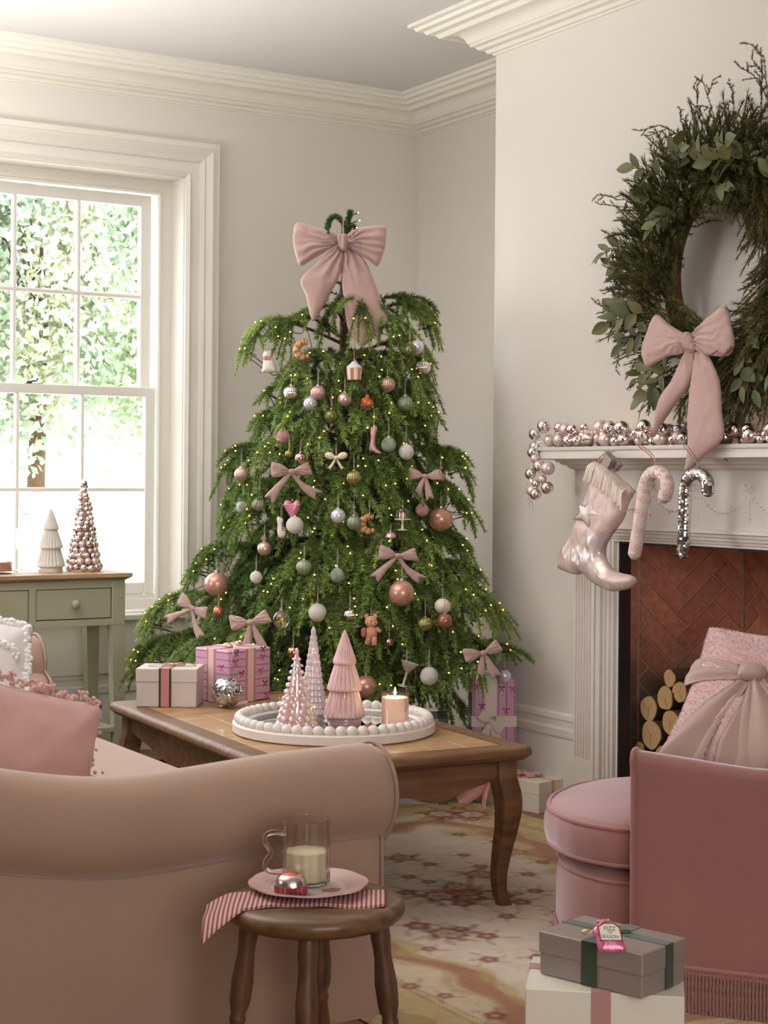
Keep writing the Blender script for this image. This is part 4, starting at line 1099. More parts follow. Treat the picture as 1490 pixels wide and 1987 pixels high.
# shell: U plan of the arms and back, outer and inner skin
half = [(.272, .385), (.20, .392), (.08, .404), (-.06, .412), (-.18, .395), (-.30, .335), (-.385, .22), (-.42, .08), (-.425, 0)]
U_ = half + [(x, -y) for x, y in half[-2:0:-1]]
P_ = smoothpath([(x, y, 0) for x, y in U_], 4)
def hz(p): return .578 - .022 * min(1, max(0, (.27 - p.x) / .25)) + (.22 * max(0, (-.12 - p.x) / .3) ** 1.3)
vs = []; fs = []; NP = len(P_)
for i, p in enumerate(P_):
    a = P_[max(0, i - 1)]; c = P_[min(NP - 1, i + 1)]; d = (c - a).normalized(); nn = Vector((-d.y, d.x, 0))
    nn = -nn if nn.dot(p) < 0 else nn
    h = hz(p); th_ = .055
    flare = .012
    ring = [(0, .095), (0, .3), (.004, h - .06), (flare, h - .022), (flare - .004, h - .008), (.0, h), (-.02, h + .002), (-th_ + .008, h - .006), (-th_, h - .03), (-th_ - .01, .40), (-th_ - .01, .28)]
    for o, z in ring: vs.append((p.x + nn.x * o, p.y + nn.y * o, z))
n = 11
for i in range(NP - 1):
    for k in range(n - 1): fs.append((i * n + k, i * n + k + 1, (i + 1) * n + k + 1, (i + 1) * n + k))
fs.append(tuple(range(n))); fs.append(tuple((NP - 1) * n + k for k in range(n)))
shell = MB().add(vs, fs).obj('arm_and_back', PV, t, smooth=50)
for s0 in (0, NP - 1):
    for ks in (range(0, 8), range(7, 11)):
        pass
    pts = [Vector(vs[s0 * n + k]) + Vector((.003, 0, 0)) for k in range(0, n)]
    MB().tube(smoothpath(pts, 3), .006, 8).obj('arm_piping', M['pinkpipe'], shell, smooth=60)
# base drum
ol = [(.27, .325), (.38, .30), (.46, .22), (.505, .10), (.515, 0), (.505, -.10), (.46, -.22), (.38, -.30), (.27, -.325), (-.3, -.3), (-.3, .3)]
ol = [(p.x, p.y) for p in smoothpath([(x, y, 0) for x, y in ol], 4, True)]
b = MB(); vs = []; fs = []; n = len(ol)
for s_, z in ((.985, .095), (1.0, .12), (1.0, .22), (.985, .262), (.95, .283), (.85, .29)):
    vs += [(x * s_, y * s_, z) for x, y in ol]
for i in range(5):
    for k in range(n): fs.append((i * n + k, i * n + (k + 1) % n, (i + 1) * n + (k + 1) % n, (i + 1) * n + k))
fs.append(tuple(range(n))); fs.append(tuple(5 * n + k for k in range(n)))
base = b.add(vs, fs).obj('seat_base', PV, t, smooth=60)
MB().tube([(x * .988, y * .988, .262) for x, y in ol[:33]], .004, 6).obj('base_welt', M['pinkpipe'], base, smooth=60)
# seat cushion
ol2 = [(.285, .335), (.36, .325), (.45, .265), (.52, .15), (.542, .04), (.54, -.06), (.51, -.18), (.44, -.28), (.34, -.335), (.2, -.33), (-.3, -.3), (-.34, 0), (-.3, .3), (.2, .325)]
ol2 = [(p.x, p.y) for p in smoothpath([(x, y, 0) for x, y in ol2], 5, True)]
vs = []; fs = []; n = len(ol2)
gat = lambda k, z: 1 + .004 * sin(k * 2.3) * (1 if .31 < z < .37 else 0)
for s_, z in ((.90, .292), (.965, .296), (.992, .308), (1.0, .325), (1.002, .345), (.998, .369), (.985, .384), (.965, .392), (.93, .398), (.8, .412), (.6, .421), (.35, .426), (.1, .427)):
    vs += [(x * s_ * gat(k, z), y * s_ * gat(k, z), z) for k, (x, y) in enumerate(ol2)]
L = len(vs) // n
for i in range(L - 1):
    for k in range(n): fs.append((i * n + k, i * n + (k + 1) % n, (i + 1) * n + (k + 1) % n, (i + 1) * n + k))
fs.append(tuple(range(n))); fs.append(tuple((L - 1) * n + k for k in range(n)))
cu = MB().add(vs, fs).obj('seat_cushion', PV, t, smooth=70)
MB().tube([(x * .985, y * .985, .387) for x, y in ol2], .0055, 8, closed=True).obj('cushion_piping', M['pinkpipe'], cu, smooth=60)
MB().tube([(x * .985, y * .985, .304) for x, y in ol2], .0055, 8, closed=True).obj('cushion_piping', M['pinkpipe'], cu, smooth=60)
# bullion fringe
edge_path = [Vector((p.x, p.y, 0)) for p in P_[::-1]] + [Vector((x, y, 0)) for x, y in ol[:33][::1] if False]
b = MB(); tr = MB()
def fringe(path):
    L = 0; seg = [0]
    for i in range(1, len(path)): L += (path[i] - path[i - 1]).length; seg.append(L)
    nC = int(L / .0078); j = 0
    for k in range(nC):
        s_ = (k + .5) / nC * L
        while seg[j + 1] < s_: j += 1
        q = path[j].lerp(path[j + 1], (s_ - seg[j]) / (seg[j + 1] - seg[j])); o_ = q.normalized() * .004
        x, y = q.x + o_.x, q.y + o_.y
        pr_ = [(x + .0007 * sin(i * 2.1), y + .0007 * cos(i * 2.1), .103 - .0112 * i) for i in range(9)]
        pr_ += [(x + rr.uniform(-.002, .002), y + rr.uniform(-.002, .002), .006)]
        b.tube(pr_, [.0034 + .0007 * (i % 2) for i in range(10)], 5)
    tr.tube([(q.x * 1.006, q.y * 1.006, .104) for q in path], .006, 6); tr.tube([(q.x * 1.006, q.y * 1.006, .094) for q in path], .005, 6)
fringe(P_)
fringe([Vector((x, y, 0)) for x, y in ol[:33]])
b.obj('bullion_fringe', M['fringe'], t, smooth=60)['kind'] = 'stuff'
tr.obj('fringe_braid', M['pinkpipe'], t, smooth=60)
for x, y in ((.42, .12), (.42, -.12), (-.25, .25), (-.25, -.25)): MB().lathe([(.018, 0), (.025, .1)], 10, Matrix.Translation((x, y, 0))).obj('foot', M['stoolleg'], t)

# plush pillow with a satin bow
def W(u, z, h): return CR * u + CF * z + UP * h
TL = W(.853, 4.25, .792); pu = (CR * .406 + CF * .619 + UP * .673).normalized(); pr = (CR * .82 - CF * .56 - UP * .10).normalized()
pr = (pr - pu * pr.dot(pu)).normalized()
hs = .235
pc = TL + pr * (hs - .01) - pu * (hs - .015)
p = thing('plush_pillow', 'fluffy pink pillow tied with a satin bow on the armchair', 'cushion', pc)
PF = frame((0, 0, 0), pr, pu)
vs, fs = inflate(square(hs, .07), .085, .012, 1, disp=lambda x, y: .0008 * (vnoise(x * 40, y * 40, 2) - .5) + .006 * (vnoise(x * 11, y * 11, 5) - .5) - .03 * np.exp(-((y - .045) / .05) ** 2) * np.clip((.2 - np.abs(x)) / .2, 0, 1))
MB().add(vs, fs, PF).obj('plush_cover', M['fur'], p, smooth=180)
# short pile standing proud of the cover
b = MB(); g_ = np.random.default_rng(11)
V = np.array([tuple(v.co) for v in bpy.data.objects['plush_cover'].data.vertices]); Fs = [tuple(q.vertices) for q in bpy.data.objects['plush_cover'].data.polygons]
Nn = np.array([tuple(v.normal) for v in bpy.data.objects['plush_cover'].data.vertices])
tri = np.array([f for f in Fs if len(f) == 3]); w = g_.dirichlet((1, 1, 1), 26000); ti = g_.integers(0, len(tri), 26000)
base_ = (V[tri[ti]] * w[..., None]).sum(1); nr = (Nn[tri[ti]] * w[..., None]).sum(1)
dr = nr + g_.normal(size=nr.shape) * .22 + np.array([0, 0, -.6]); dr /= np.linalg.norm(dr, axis=1)[:, None]
sd = np.cross(dr, g_.normal(size=dr.shape)); sd /= np.linalg.norm(sd, axis=1)[:, None]
ln = g_.uniform(.003, .006, (26000, 1))
Vp = np.stack([base_ - sd * .0009, base_ + sd * .0009, base_ + dr * ln], 1).reshape(-1, 3)
fan_mesh('plush_pile', Vp, 3, np.repeat(np.array([lin((206, 174, 172))]) * g_.uniform(.98, 1.12, (26000, 1)), 3, 0), attr_mat('plush_pile', rough=.95, transl=.5, spec=.0), p)
def ribbon_pad(poly, th, name, parent, Mx, m=None, seed=0, fold=None):
    vs, fs = inflate(poly, th, .006, 3, disp=fold)
    vs = [(x, y, z + .085 * sqrt(max(0, 1 - (max(abs(x), abs(y)) / .243) ** 2))) for x, y, z in vs]
    return MB().add(vs, fs, Mx).obj(name, m or M['satin'], parent, smooth=180)
KX, KY = -.045, .035
fan_f = lambda cx_, cy_, k, amp: (lambda x, y: amp * np.sin(np.arctan2(y - cy_, x - cx_) * k) * np.clip(np.hypot(x - cx_, y - cy_) / .05, .2, 1))
def zoff(z): return PF @ Matrix.Translation((0, 0, z))
ribbon_pad([(KX, KY + .015), (-.10, .075), (-.18, .10), (-.235, .105), (-.24, .03), (-.18, .02), (-.10, .02), (KX, KY - .015)], .006, 'satin_sash_left', p, zoff(-.010), fold=fan_f(KX, KY, 17, .006))
ribbon_pad([(KX, KY + .015), (.05, .06), (.15, .075), (.235, .075), (.235, -.03), (.15, -.035), (.06, .005), (KX, KY - .015)], .006, 'satin_sash_right', p, zoff(-.008), fold=fan_f(KX, KY, 17, .006))
ribbon_pad([(KX - .005, KY + .01), (-.09, .0), (-.15, -.07), (-.225, -.22), (-.12, -.235), (-.085, -.13), (-.05, -.03), (KX + .01, KY - .01)], .007, 'satin_tail', p, zoff(-.002), fold=fan_f(KX, KY, 11, .007))
ribbon_pad([(KX - .005, KY), (-.045, -.06), (-.075, -.22), (.05, -.235), (.07, -.12), (.05, -.05), (KX + .02, KY)], .007, 'satin_tail', p, zoff(.004), fold=fan_f(KX, KY, 10, .008))
ribbon_pad([(KX - .03, KY + .024), (KX + .03, KY + .02), (KX + .032, KY - .022), (KX - .026, KY - .026)], .018, 'satin_knot', p, zoff(.010))

# ================================================================ TRAY AND TREES ON THE COFFEE TABLE
M['traywhite'] = mat('white_painted_wood', (224, 217, 211), .45)
TC = (2.372, 4.157); TRr = .300
t = thing('beaded_tray', 'round white tray with beaded rim and mirror base on the coffee table', 'tray', (TC[0], TC[1], .4505))
MB().lathe([(0, 0), (.292, 0), (.297, .004), (.297, .026), (.292, .030), (.250, .030), (.246, .026), (.246, .016), (0, .016)], 72).obj('base', M['traywhite'], t, smooth=40)
MB().lathe([(0, .0165), (.2455, .0165), (.2455, .0175), (0, .0175)], 64).obj('mirror', M['mirror'], t, smooth=30)
bead = MB().sphere((0, 0, 0), .0165, 16, 10).obj('bead', M['traywhite'], t, smooth=180)
for k in range(56):
    o = bead if k == 0 else put(bead.copy(), t)
    a = 2 * pi * k / 56; o.location = (.276 * cos(a), .276 * sin(a), .038)
ZM = .4682
def ribbed_tree(name, label, loc, h, tiers, m, base_r, base_h, nrib=22, group=None, amp=.11):
    """stacked fluted cones: tiers = [(z_bottom, r_bottom, z_top, r_top)]"""
    t = thing(name, label, 'ornament', loc, group=group)
    MB().lathe([(0, 0), (base_r, 0), (base_r * 1.02, .004), (base_r * 1.02, base_h - .003), (base_r * .97, base_h), (0, base_h)], 48).obj('base', m, t, smooth=40)
    for zb, rb, zt, rt in tiers:
        prof = [(0, zb + .003), (rb * .9, zb), (rb, zb + .003), (rb * 1.02, zb + .008)]
        for k in range(1, 9):
            s_ = k / 8; prof.append((rb * (1 - s_) ** .92 * .985 + rt * (1 - (1 - s_) ** .92), zb + .008 + (zt - zb - .008) * s_))
        if rt < .003: prof[-1] = (0, zt)
        rib = lambda a, i, N=len(prof): 1 + (amp * (abs(sin(a * nrib / 2)) - .6) if 3 < i < N - 1 else 0)
        MB().lathe(prof, nrib * 8, rib=rib).obj('tier', m, t, smooth=40)
    return t
CM = mat('pink_lustre_ceramic', (222, 186, 182), .18, coat=.5); WM = mat('white_glazed_ceramic', (212, 206, 196), .22, coat=.4)
ribbed_tree('ceramic_tree', 'glossy pink fluted ceramic tree in three tiers on the mirror tray', (2.401, 4.147, ZM), .28,
            [(.020, .061, .120, .034), (.098, .051, .196, .022), (.176, .0345, .279, .001)], CM, .049, .028)
ribbed_tree('ceramic_tree', 'white fluted ceramic tree in three tiers on the green console table', (2.275, 6.293, .8), .258,
            [(.020, .057, .112, .032), (.094, .0485, .182, .020), (.169, .032, .258, .001)], WM, .047, .024)
GT = mat('clear_ribbed_glass', (238, 226, 232), .2, trans=.35, ior=1.35, coat=.6); GI = iris_mat('iridescent_pink_glass', (240, 190, 192), .12, .35, 90)
GIb = GI.node_tree.nodes['Principled BSDF']; GIb.inputs['Transmission Weight'].default_value = .45; GIb.inputs['Emission Color'].default_value = (*lin((255, 190, 150)), 1); GIb.inputs['Emission Strength'].default_value = .12
t = thing('glass_tree', 'slender clear ridged glass tree, tallest of the three on the tray', 'ornament', (2.364, 4.270, ZM))
prof = [(0, 0), (.036, 0), (.037, .012), (.034, .014)]
for k in range(14):
    z0 = .016 + k * .0183; r = .0385 * (1 - k / 14.6) + .003
    prof += [(r * .93, z0), (r * 1.03, z0 + .003), (r, z0 + .012)]
prof += [(.004, .275), (0, .279)]
MB().lathe(prof, 72, rib=lambda a, i: 1 + (.05 * cos(a * 18) if 3 < i < len(prof) - 1 else 0)).obj('glass_body', GT, t, smooth=35)
gb = MB().sphere((0, 0, 0), .0016, 6, 4).obj('fairy_light', M['bulb'], t)
rr = random.Random(5)
for k in range(9):
    o = gb if k == 0 else put(gb.copy(), t)
    z = rr.uniform(.03, .22); r = .015 * (1 - z / .27); a = rr.uniform(0, 6.3); o.location = (r * cos(a), r * sin(a), z)
t = thing('glass_tree', 'short pink iridescent glass tree with knobbly branches, leftmost on the tray', 'ornament', (2.235, 4.135, ZM))
b = MB(); b.lathe([(0, .0), (.040, .0), (.044, .01), (.036, .03), (.026, .08), (.016, .15), (.006, .21), (0, .225)], 28)
for lv in range(11):
    z = .016 + lv * .0185; R_ = .046 * (1 - lv / 11.6) + .003; n = max(5, int(13 - lv * .8))
    for k in range(n):
        a = 2 * pi * (k + .5 * (lv % 2)) / n
        s_ = .0105 * (1 - lv / 16)
        T_ = Matrix.Translation((R_ * cos(a), R_ * sin(a), z)) @ Matrix.Rotation(a, 4, 'Z') @ Matrix.Rotation(radians(28), 4, 'Y')
        b.sphere((0, 0, 0), s_, 8, 6, (1.5, .9, .85), T_)
b.sphere((0, 0, .222), .007, 10, 6, (.8, .8, 1.6))
b.obj('glass_body', GI, t, smooth=180)
for k in range(8):
    o = put(gb.copy(), t); z = rr.uniform(.02, .15); a = rr.uniform(0, 6.3); r = .05 * (1 - z / .23) + .004; o.location = (r * cos(a), r * sin(a), z)
WAX = mat('peach_wax', (240, 214, 198), .45, sub=.5, emit=(255, 200, 160), estr=.35); PG = pane_mat('blush_tinted_glass', (.998, .965, .96), .04)  # wax emission stands in for candlelight glowing through it
t = thing('jar_candle', 'lit candle in pale pink glass on the mirror tray', 'candle', (2.501, 4.026, ZM))
MB().lathe([(0, 0), (.0395, 0), (.0405, .004), (.0405, .106), (.0385, .106), (.0385, .012), (0, .012)], 48).obj('glass_jar', PG, t, smooth=40)
MB().lathe([(0, .0125), (.038, .0125), (.038, .087), (.036, .0875), (.030, .0865), (0, .086)], 40).obj('wax', WAX, t, smooth=40)
MB().tube([(0, 0, .086), (.0005, 0, .094)], .0011, 6).obj('wick', M['grout'], t)
MB().lathe([(0, .092), (.0026, .096), (.0034, .101), (.0022, .108), (.0008, .115), (0, .117)], 12).obj('flame', glow_mat('candle_flame', (255, 214, 130), 30), t, smooth=180)
l = bpy.data.lights.new('candle_glow', 'POINT'); l.energy = .35; l.color = (1, .72, .4); l.shadow_soft_size = .006
o = bpy.data.objects.new('candle_glow', l); COL.objects.link(o); o.location = (2.501, 4.026, ZM + .112)

# ---------------------------------------------------------------- mirror ball
def tile_ball(name, label, loc, r, rows, gap=.16):
    t = thing(name, label, 'mirror ball', loc)
    MB().sphere((0, 0, 0), r * .985, 32, 20).obj('core', M['grout'], t, smooth=180)
    b = MB(); g_ = random.Random(3)
    for i in range(rows):
        th0 = pi * (i + gap / 2) / rows; th1 = pi * (i + 1 - gap / 2) / rows; tm = (th0 + th1) / 2
        n = max(4, int(round(2 * rows * sin(tm))))
        for k in range(n):
            p0 = 2 * pi * (k + gap / 2) / n; p1 = 2 * pi * (k + 1 - gap / 2) / n
            j = [g_.uniform(-.0007, .0007) for _ in range(3)]
            q = [Vector((sin(a) * cos(c), sin(a) * sin(c), cos(a))) * r for a, c in ((th0, p0), (th0, p1), (th1, p1), (th1, p0))]
            nn = sum(q, Vector()).normalized(); jit = Vector(j) / r * 5
            nn2 = (nn + jit * 2.6).normalized(); d0 = nn2.dot(sum(q, Vector()) / 4)
            q = [v + nn2 * (d0 - v.dot(nn2)) for v in q]
            b.add(q + [v - nn * .0012 for v in q], [(3, 2, 1, 0), (0, 1, 5, 4), (1, 2, 6, 5), (2, 3, 7, 6), (3, 0, 4, 7)])
    b.obj('mirror_tiles', M['mirror'], t)['kind'] = 'stuff'
    return t
t = tile_ball('mirror_ball', 'silver mirror tiled ball resting against the pink present on the table', (2.300, 4.726, .4505 + .049), .049, 26)
t.rotation_euler = (.35, .2, .5)

# ================================================================ GIFTS
M['cream_box'] = mat('cream_card_box', (206, 196, 188), .55, bump=.05, bscale=60)
M['grey_box'] = mat('taupe_pearl_card', (150, 138, 130), .45, metal=.12)
M['ivory_box'] = mat('ivory_card_box', (228, 222, 208), .5)
M['rib_pink'] = mat('dusty_pink_ribbon', (196, 128, 128), .5, sheen=.4)
M['rib_peach'] = mat('peach_satin_ribbon', (222, 158, 144), .4, sheen=.3)
M['rib_green'] = mat('dark_green_velvet_ribbon', (52, 62, 44), .7, sheen=.4)
M['rib_white'] = mat('white_satin_ribbon', (232, 218, 210), .4, sheen=.3)
M['rib_cream'] = mat('cream_pink_ribbon', (232, 200, 190), .45, sheen=.3)
M['rib_mauve'] = mat('mauve_ribbon', (186, 138, 132), .45, sheen=.2)
PAPER = (208, 166, 192); LINE = (140, 44, 92)
M['paperZ'] = stripe(mat('striped_gift_paper_h', PAPER, .4), 2, .0235, .085, PAPER, LINE)
M['paperX'] = stripe(mat('striped_gift_paper_v', PAPER, .4), 0, .0300, .085, PAPER, LINE, off=.5)
M['printA'] = mat('printed_bow_magenta', (190, 62, 140), .45); M['printB'] = mat('printed_bow_wine', (132, 34, 62), .45)
def boxed(name, label, loc, rot, size, m, lid=None, group=None, ch=.002, cat='gift box', lidm=None):
    w_, d_, h_ = size
    t = thing(name, label, cat, loc, (0, 0, rot), group)
    if lid:
        MB().box((-w_ / 2 + .002, -d_ / 2 + .002, 0), (w_ / 2 - .002, d_ / 2 - .002, h_ - .004), ch=ch).obj('box_body', m, t, smooth=30)
        MB().box((-w_ / 2, -d_ / 2, h_ - lid), (w_ / 2, d_ / 2, h_), ch=ch).obj('box_lid', lidm or m, t, smooth=30)
    else:
        MB().box((-w_ / 2, -d_ / 2, 0), (w_ / 2, d_ / 2, h_), ch=ch).obj('wrapped_box', m, t, smooth=30)
    return t
def band(t, axis, pos, wid, size, m, name='ribbon_band', e=.0012, sides=True):
    """ribbon round the box: axis 'x' runs across the width at y=pos, 'y' runs over the depth at x=pos, 'h' round the middle at height pos"""
    w_, d_, h_ = size; b = MB(); q = wid / 2
    if axis == 'y':
        b.box((pos - q, -d_ / 2 - e, 0.001), (pos + q, -d_ / 2 + .0005, h_ + e)); b.box((pos - q, d_ / 2 - .0005, 0.001), (pos + q, d_ / 2 + e, h_ + e)); b.box((pos - q, -d_ / 2, h_ - .0005), (pos + q, d_ / 2, h_ + e))
    elif axis == 'x':
        b.box((-w_ / 2 - e, pos - q, 0.001), (-w_ / 2 + .0005, pos + q, h_ + e)); b.box((w_ / 2 - .0005, pos - q, 0.001), (w_ / 2 + e, pos + q, h_ + e)); b.box((-w_ / 2, pos - q, h_ - .0005), (w_ / 2, pos + q, h_ + e))
    else:
        b.box((-w_ / 2 - e, -d_ / 2 - e, pos - q), (w_ / 2 + e, -d_ / 2 + .0005, pos + q)); b.box((-w_ / 2 - e, d_ / 2 - .0005, pos - q), (w_ / 2 + e, d_ / 2 + e, pos + q)); b.box((-w_ / 2 - e, -d_ / 2, pos - q), (-w_ / 2 + .0005, d_ / 2, pos + q)); b.box((w_ / 2 - .0005, -d_ / 2, pos - q), (w_ / 2 + e, d_ / 2, pos + q))
    return b.obj(name, m, t)
def strip(pts, wid, nrm, m, name, t, thick=.0008, n=6):
    """a flat ribbon along pts; wid across, lying perpendicular to nrm(i)"""
    P = smoothpath(pts, n); b = MB(); vs = []; N = len(P)
    for i, p in enumerate(P):
        d = (P[min(N - 1, i + 1)] - P[max(0, i - 1)]).normalized(); nn = Vector(nrm); s_ = d.cross(nn)
        s_ = s_.normalized() if s_.length > 1e-5 else Vector((1, 0, 0)); w_ = wid / 2 if not callable(wid) else wid(i / (N - 1)) / 2
        vs += [p - s_ * w_, p + s_ * w_]
    b.add(vs, [(2 * i, 2 * i + 1, 2 * i + 3, 2 * i + 2) for i in range(N - 1)])
    o = b.obj(name, m, t, smooth=180, fix=False)
    md = o.modifiers.new('thick', 'SOLIDIFY'); md.thickness = thick; md.offset = 0
    return o
def loop_bow(t, c, s, m, rot=0, tails=((-.6, -.75), (.6, -.8)), lift=.25, flat=True, name='ribbon_bow', wid=.32):
    """a tied ribbon bow lying on a surface (flat) or standing on a face; one joined piece with two loops, tails and knot"""
    Rm = Matrix.Translation(c) @ Matrix.Rotation(rot, 4, 'Z')
    if not flat: Rm = Matrix.Translation(c) @ Matrix.Rotation(pi / 2, 4, 'X') @ Matrix.Rotation(rot, 4, 'Z')
    b = MB()
    for sx in (-1, 1):
        def f(u, v, sx=sx):
            a = u * 2 * pi; L = .62 * s
            x = sx * L * .5 * (1 - cos(a)); z = .01 * s + lift * s * .5 * (1 + .0) * (sin(a) * .55 + .6) * min(1, (abs(x) / (L * .5))) ** .7
            w_ = wid * s * (.35 + .65 * min(1, abs(x) / (L * .6)))
            return (x, (v - .5) * w_ + sx * .0, z)
        b.grid(f, 28, 5, Rm)
    for (tx, ty) in tails:
        def g(u, v, tx=tx, ty=ty):
            w_ = wid * s * (.45 + .5 * u); d = Vector((tx, ty, 0)).normalized(); n_ = Vector((-d.y, d.x, 0))
            k = u - (.08 * (1 - abs(2 * v - 1)) if u > .99 else 0)
            p = Vector((tx, ty, 0)) * s * k + n_ * (v - .5) * w_
            return (p.x, p.y, .012 * s + .10 * s * sin(u * pi) + .02 * s * sin(u * 9 + tx))
        b.grid(g, 14, 4, Rm)
    o = b.obj(name, m, t, smooth=180, fix=False)
    md = o.modifiers.new('thick', 'SOLIDIFY'); md.thickness = .0012; md.offset = 0
    k = MB().sphere((0, 0, lift * s * .25), .13 * s, 12, 8, (.8, 1.0, .8), Rm).obj('ribbon_knot', m, t, smooth=180)
    return o
def print_bows(t, pts, s, face, m, nm='printed_bows'):
    """flat printed bow motifs on a face: face(u,v) -> matrix"""
    b = MB()
    for k, (u, v, r) in enumerate(pts):
        Mx = face(u, v) @ Matrix.Rotation(r, 4, 'Z') @ Matrix.Diagonal((s, s, 1, 1))
        for sh in ([(0, .05), (.5, .38), (.62, .1), (.5, -.08)], [(0, .05), (-.5, -.08), (-.62, .1), (-.5, .38)], [(-.06, 0), (-.42, -.7), (-.24, -.74), (.06, -.05)], [(.06, 0), (-.06, -.05), (.24, -.74), (.42, -.7)], [(-.12, .12), (-.12, -.08), (.12, -.08), (.12, .12)]):
            b.prism(sh, 0, .00025, Mx)
    o = b.obj(nm, m, t, fix=True); o['kind'] = 'stuff'; return o
# white box on the table
S1 = (.198, .150, .123)
t = boxed('gift_box', 'cream lidded gift box with a striped pink and green ribbon on the coffee table', (2.174, 4.884, .4505), radians(-34), S1, M['cream_box'], .043)
band(t, 'y', -.004, .040, S1, M['rib_green']); band(t, 'y', -.004, .026, S1, M['rib_pink'], e=.0018)
loop_bow(t, (.01, .0, S1[2] + .001), .062, M['rib_pink'], .3, ((-1.3, .1), (1.2, .0)), wid=.25)
# pink striped present on the table
S2 = (.190, .165, .174)
t = boxed('wrapped_present', 'pink present in bow printed striped paper with candy ribbon on the coffee table', (2.403, 4.893, .4505), radians(16), S2, M['paperZ'], ch=.004, cat='present')
band(t, 'y', .004, .042, S2, M['rib_pink']); band(t, 'y', .004, .026, S2, M['rib_cream'], e=.0018); band(t, 'x', .0, .042, S2, M['rib_pink'], e=.0011); band(t, 'x', .0, .026, S2, M['rib_cream'], e=.0017)
fr = lambda u, v: Matrix.Translation((u, -S2[1] / 2 - .0002, v)) @ Matrix.Rotation(pi / 2, 4, 'X')
lf = lambda u, v: Matrix.Translation((-S2[0] / 2 - .0002, u, v)) @ Matrix.Rotation(-pi / 2, 4, 'Z') @ Matrix.Rotation(pi / 2, 4, 'X')
print_bows(t, [(-.062, .135, .1), (.058, .146, -.1), (.05, .10, .1), (-.02 - .03, .035, 0), (.078, .018, 0)], .020, fr, M['printA'])
print_bows(t, [(-.035, .098, .1), (.070, .058, -.1), (-.06, .165, .2), (.06, .172, 0)], .020, fr, M['printB'], 'printed_wine_bows')
print_bows(t, [(-.05, .12, .1), (.05, .05, -.1)], .020, lf, M['printA'])
loop_bow(t, (.0, .0, S2[2] + .002), .085, M['rib_cream'], .25, ((-1.1, -.9), (1.0, .2)), wid=.2)
strip([(-.01, -.01, S2[2] + .006), (-.06, -.075, S2[2] + .003), (-.085, -.088, S2[2] - .03), (-.105, -.094, .07), (-.110, -.100, .012), (-.085, -.120, .003), (-.04, -.118, .004)], .016, (.7, -.7, .2), M['rib_cream'], 'ribbon_tail', t)

# presents on the floor by the fireplace
S3 = (.165, .125, .336)
t = boxed('wrapped_present', 'tall pink present in bow printed striped paper with white satin bow on the ivory box', (3.523, 4.985, .1128), radians(-28), S3, M['paperX'], ch=.008, cat='present')
band(t, 'y', -.012, .042, S3, M['rib_white']); band(t, 'h', .180, .040, S3, M['rib_white'])
fr3 = lambda u, v: Matrix.Translation((u, -S3[1] / 2 - .0002, v)) @ Matrix.Rotation(pi / 2, 4, 'X')
print_bows(t, [(-.065, .311, 0), (.045, .223, 0), (.068, .303, 0), (.045, .03, 0), (-.045, .098, 0), (.045, .088, 0)], .020, fr3, M['printA'])
print_bows(t, [(.028, .306, 0), (-.045, .24, 0), (.068, .048, 0)], .020, fr3, M['printB'], 'printed_wine_bows')
loop_bow(t, (-.012, -S3[1] / 2 - .003, .180), .085, M['rib_white'], 2.5, ((-.2, 1.1), (-.9, .6)), flat=False, wid=.5)
S4 = (.40, .155, .112)
t = boxed('gift_box', 'long ivory gift box with trailing peach ribbon on the floor beside the fireplace', (3.525, 4.862, 0), radians(-77.6), S4, M['ivory_box'], .045)
band(t, 'y', .018, .064, S4, M['rib_peach']); band(t, 'y', .018, .040, S4, M['rib_mauve'], e=.0018); band(t, 'x', 0.0, .014, S4, M['rib_peach'], e=.0008)
loop_bow(t, (.075, -.01, S4[2] + .002), .11, M['rib_peach'], .5, ((-.3, -.4), (.3, -.4)), wid=.3)
strip([(.0, -.02, S4[2] + .012), (-.03, -.085, S4[2] - .005), (-.06, -.105, .06), (-.10, -.14, .02), (-.115, -.16, .008)], .05, (.2, -.9, .4), M['rib_peach'], 'ribbon_tail', t)
strip([(.0, -.02, S4[2] + .012), (.0, -.085, S4[2] - .005), (-.025, -.10, .07), (-.02, -.125, .02), (.04, -.19, .007)], .022, (.2, -.9, .4), M['rib_peach'], 'ribbon_tail', t)
strip([(.05, -.02, S4[2] + .012), (.10, -.082, S4[2] - .01), (.105, -.09, .05), (.11, -.12, .012), (.14, -.15, .006)], .018, (.2, -.9, .4), M['rib_peach'], 'ribbon_tail', t)
S5 = (.14, .10, .16)
t = boxed('wrapped_present', 'small pink striped present on the floor under the tree beside the ivory box', (3.432, 5.165, 0), radians(-34), S5, M['paperX'], ch=.004, cat='present')
fr5 = lambda u, v: Matrix.Translation((u, -S5[1] / 2 - .0002, v)) @ Matrix.Rotation(pi / 2, 4, 'X')
print_bows(t, [(-.015, .03, 0), (-.045, .07, 0), (.045, .085, 0)], .022, fr5, M['printA']); print_bows(t, [(.015, .028, 0), (-.015, .1, 0)], .022, fr5, M['printB'], 'printed_wine_bows')
S6 = (.22, .16, .10)
t = boxed('gift_box', 'low white gift box with pink ribbon lying under the tree near the table apron', (3.19, 5.27, 0), radians(10), S6, M['ivory_box'], .04)
band(t, 'y', -.045, .018, S6, M['rib_peach']); band(t, 'x', .0, .018, S6, M['rib_peach'])
S7 = (.26, .20, .315)
t = boxed('gift_box', 'pale grey gift box with dark ribbon half hidden behind the table corner', (3.235, 5.085, 0), radians(-32), S7, mat('pale_grey_card', (186, 182, 186), .5), .08)
band(t, 'y', .112, .035, S7, mat('charcoal_ribbon', (92, 86, 88), .5))

